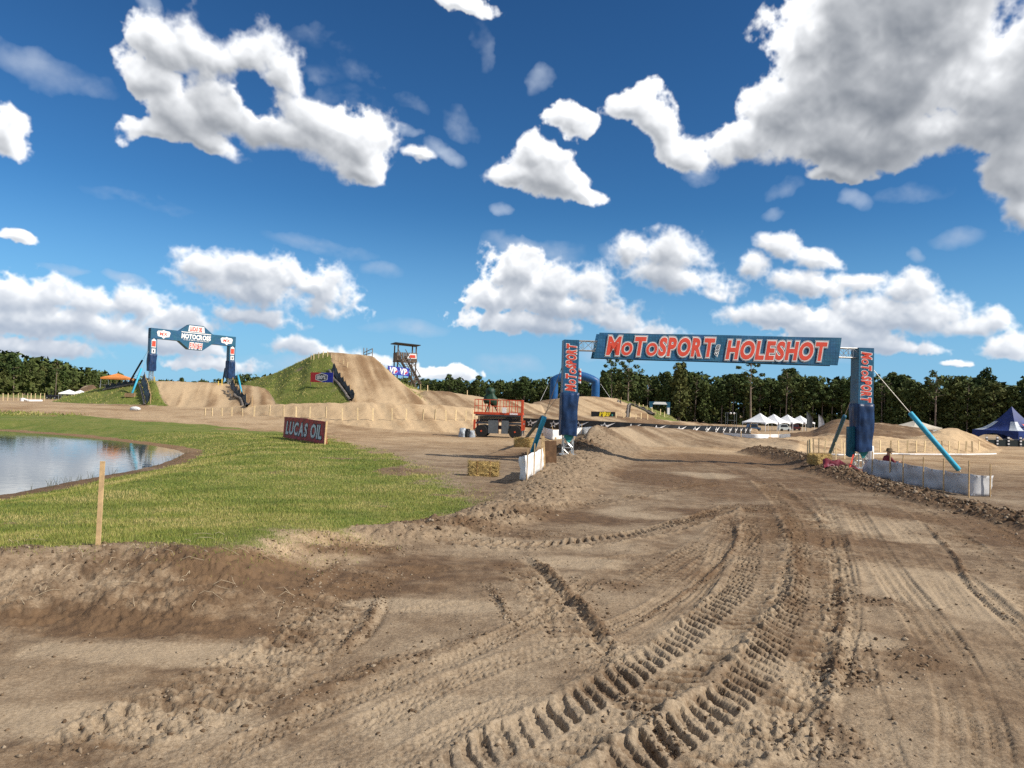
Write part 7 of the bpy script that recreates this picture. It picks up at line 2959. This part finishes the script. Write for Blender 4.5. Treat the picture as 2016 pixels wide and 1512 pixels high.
def clods():
    gen = np.random.default_rng(9)
    pts_, siz = [], []

    def along(line, n, spread, s0, s1):
        line = np.asarray(line)[:, :2]
        seg = np.concatenate([[0], np.cumsum(np.hypot(*(np.diff(line, axis=0).T)))])
        s = gen.uniform(0, seg[-1], n)
        x = np.interp(s, seg, line[:, 0]) + gen.normal(size=n) * spread
        y = np.interp(s, seg, line[:, 1]) + gen.normal(size=n) * spread
        pts_.append(np.stack([x, y], 1)); siz.append(s0 + (s1 - s0) * gen.uniform(0, 1, n) ** 3.0)
    along(RIDGE_LINES[1][0], 5200, .36, .008, .060)
    along(RIDGE_LINES[0][0], 2400, .5, .006, .036)
    along(RIDGE_LINES[2][0], 420, .35, .012, .075)
    for kind, course, w, pitch, depth, seed in TRACKS:
        if kind == 'ridge':
            along(gl(course), 340, w * .9, .003, .018)
        elif kind == 'rough':
            along(gl(course), 460, w * .38, .003, .016)
        elif kind == 'lug':
            along(gl(course), 260, w * .42, .003, .018)
    for (px, py, ax, ay, st) in CLOD_PATCH:
        c = GZ(px, py)
        n = int(260 * st + 80)
        pts_.append(np.stack([c[0] + gen.normal(size=n) * ax * .6, c[1] + gen.normal(size=n) * ay * .6], 1)); siz.append(.003 + .018 * gen.uniform(0, 1, n) ** 2.5)
    # the crumbling bank edge and a thin scatter everywhere
    line = [GL(a, b)[:2] for a, b in ((-60, 1150), (100, 1140), (250, 1130), (400, 1120), (520, 1110))]
    along(np.array(line), 1900, .42, .003, .022)
    n = 2600
    rr = np.exp(gen.uniform(math.log(3.8), math.log(24), n)); t = gen.uniform(-.68, .68, n)
    pts_.append(np.stack([rr * np.sin(t), rr * np.cos(t)], 1)); siz.append(.003 + .014 * gen.uniform(0, 1, n) ** 3)
    xy = np.concatenate(pts_); s = np.concatenate(siz)
    z, c = ground_at(xy[:, 0], xy[:, 1])
    k = (c[:, 0] < .4) & (np.hypot(xy[:, 0], xy[:, 1]) > 3.4)
    xy, z, s = xy[k], z[k], s[k]
    bm = bmesh.new()
    bmesh.ops.create_icosphere(bm, subdivisions=1, radius=1.0)
    bv = np.array([v.co[:] for v in bm.verts]); bf = np.array([[v.index for v in f.verts] for f in bm.faces])
    bm.free()
    n = len(s)
    jit = 1 + .38 * gen.normal(size=(n, len(bv), 1)).clip(-1.3, 1.3)
    ax = gen.uniform(.6, 1.35, (n, 1, 3))
    V = bv[None] * jit * ax * s[:, None, None] * np.array([1, 1, .8])
    a = gen.uniform(0, 6.28, n)
    ca, sa = np.cos(a)[:, None], np.sin(a)[:, None]
    vx = V[..., 0] * ca - V[..., 1] * sa; vy = V[..., 0] * sa + V[..., 1] * ca
    V = np.stack([vx + xy[:, :1], vy + xy[:, 1:2], V[..., 2] + (z + s * .12)[:, None]], -1)
    F = (bf[None] + (np.arange(n) * len(bv))[:, None, None]).reshape(-1, 3)
    me = bpy.data.meshes.new('dirt_clods')
    me.vertices.add(n * len(bv))
    me.vertices.foreach_set('co', V.reshape(-1).astype(np.float32))
    me.loops.add(len(F) * 3)
    me.loops.foreach_set('vertex_index', F.reshape(-1).astype(np.int32))
    me.polygons.add(len(F))
    me.polygons.foreach_set('loop_start', (np.arange(len(F)) * 3).astype(np.int32))
    me.update(calc_edges=True)
    m = bpy.data.materials.new('clod_soil')
    m.use_nodes = True
    nt = m.node_tree
    b = nt.nodes['Principled BSDF']
    b.inputs['Roughness'].default_value = .95
    b.inputs['Specular IOR Level'].default_value = .1
    ge = nt.nodes.new('ShaderNodeNewGeometry')
    rp = nt.nodes.new('ShaderNodeValToRGB')
    el = rp.color_ramp.elements
    el[0].position = 0
    el[0].color = (.085, .055, .034, 1)
    el[1].position = 1
    el[1].color = (.34, .27, .195, 1)
    e = el.new(.55)
    e.color = (.17, .118, .074, 1)
    nt.links.new(ge.outputs['Random Per Island'], rp.inputs[0])
    nt.links.new(rp.outputs[0], b.inputs['Base Color'])
    bp = nt.nodes.new('ShaderNodeBump')
    bp.inputs['Distance'].default_value = .01
    nz = nt.nodes.new('ShaderNodeTexNoise')
    nz.inputs['Scale'].default_value = 60
    nt.links.new(ge.outputs['Position'], nz.inputs['Vector'])
    nt.links.new(nz.outputs['Fac'], bp.inputs['Height'])
    nt.links.new(bp.outputs[0], b.inputs['Normal'])
    me.materials.append(m)
    o = bpy.data.objects.new('dirt_clods', me)
    COL.objects.link(o)
    o['kind'] = 'stuff'
    o['label'] = 'loose clods of brown soil along the track edges'
    o['category'] = 'soil'


clods()


def roots():
    """pale dry roots and stems in the cut bank, reeds at the pond"""
    gen = np.random.default_rng(14)
    mb = MB()
    spots = [GL(gen.uniform(-20, 560), gen.uniform(1100, 1215)) for _ in range(45)]
    for p in spots:
        x, y = p[0], p[1]
        a = gen.uniform(0, 6.28)
        L = gen.uniform(.05, .34)
        z = float(ground_at(np.array([x]), np.array([y]))[0][0])
        q = []
        for k in range(4):
            t = k / 3
            xx = x + math.cos(a) * L * t + gen.normal() * .012; yy = y + math.sin(a) * L * t * .6 + gen.normal() * .012
            zz = float(ground_at(np.array([xx]), np.array([yy]))[0][0])
            q.append((xx, yy, zz + .008 + .06 * math.sin(math.pi * t) * gen.uniform(0, 1)))
        for u, v in zip(q[:-1], q[1:]):
            mb.tube(u, v, .0022, n=4, caps=False)
    o = mb.build('dry_roots', mat('dry_root', (.50, .40, .27), .9, .2, 20), None, (0, 0, 0))
    o['kind'] = 'stuff'
    o['label'] = 'pale dry roots and stems lying on the cut bank'
    o['category'] = 'roots'
    mb = MB()
    for (px, py) in [(383, 896), (370, 893), (360, 903), (352, 905), (340, 911), (300, 922), (222, 935), (160, 945), (130, 952), (98, 958), (98, 962), (60, 970), (330, 908), (345, 899), (182, 943), (190, 942), (146, 949), (110, 955)]:
        for _ in range(7):
            w = GZ(px + gen.uniform(-8, 8), py + gen.uniform(-2.5, 2.5), WATER_Z)
            h = gen.uniform(.06, .26)
            dx, dy = gen.normal(size=2) * .09
            mb.tube((w[0], w[1], WATER_Z - .1), (w[0] + dx, w[1] + dy, WATER_Z + h), .006, .002, n=4, caps=False)
    o = mb.build('pond_reeds', mat('reed', (.07, .075, .03), .8, .2, 10), None, (0, 0, 0))
    o['kind'] = 'stuff'
    o['label'] = 'sparse dark reeds along the near shore of the pond'
    o['category'] = 'reeds'


roots()
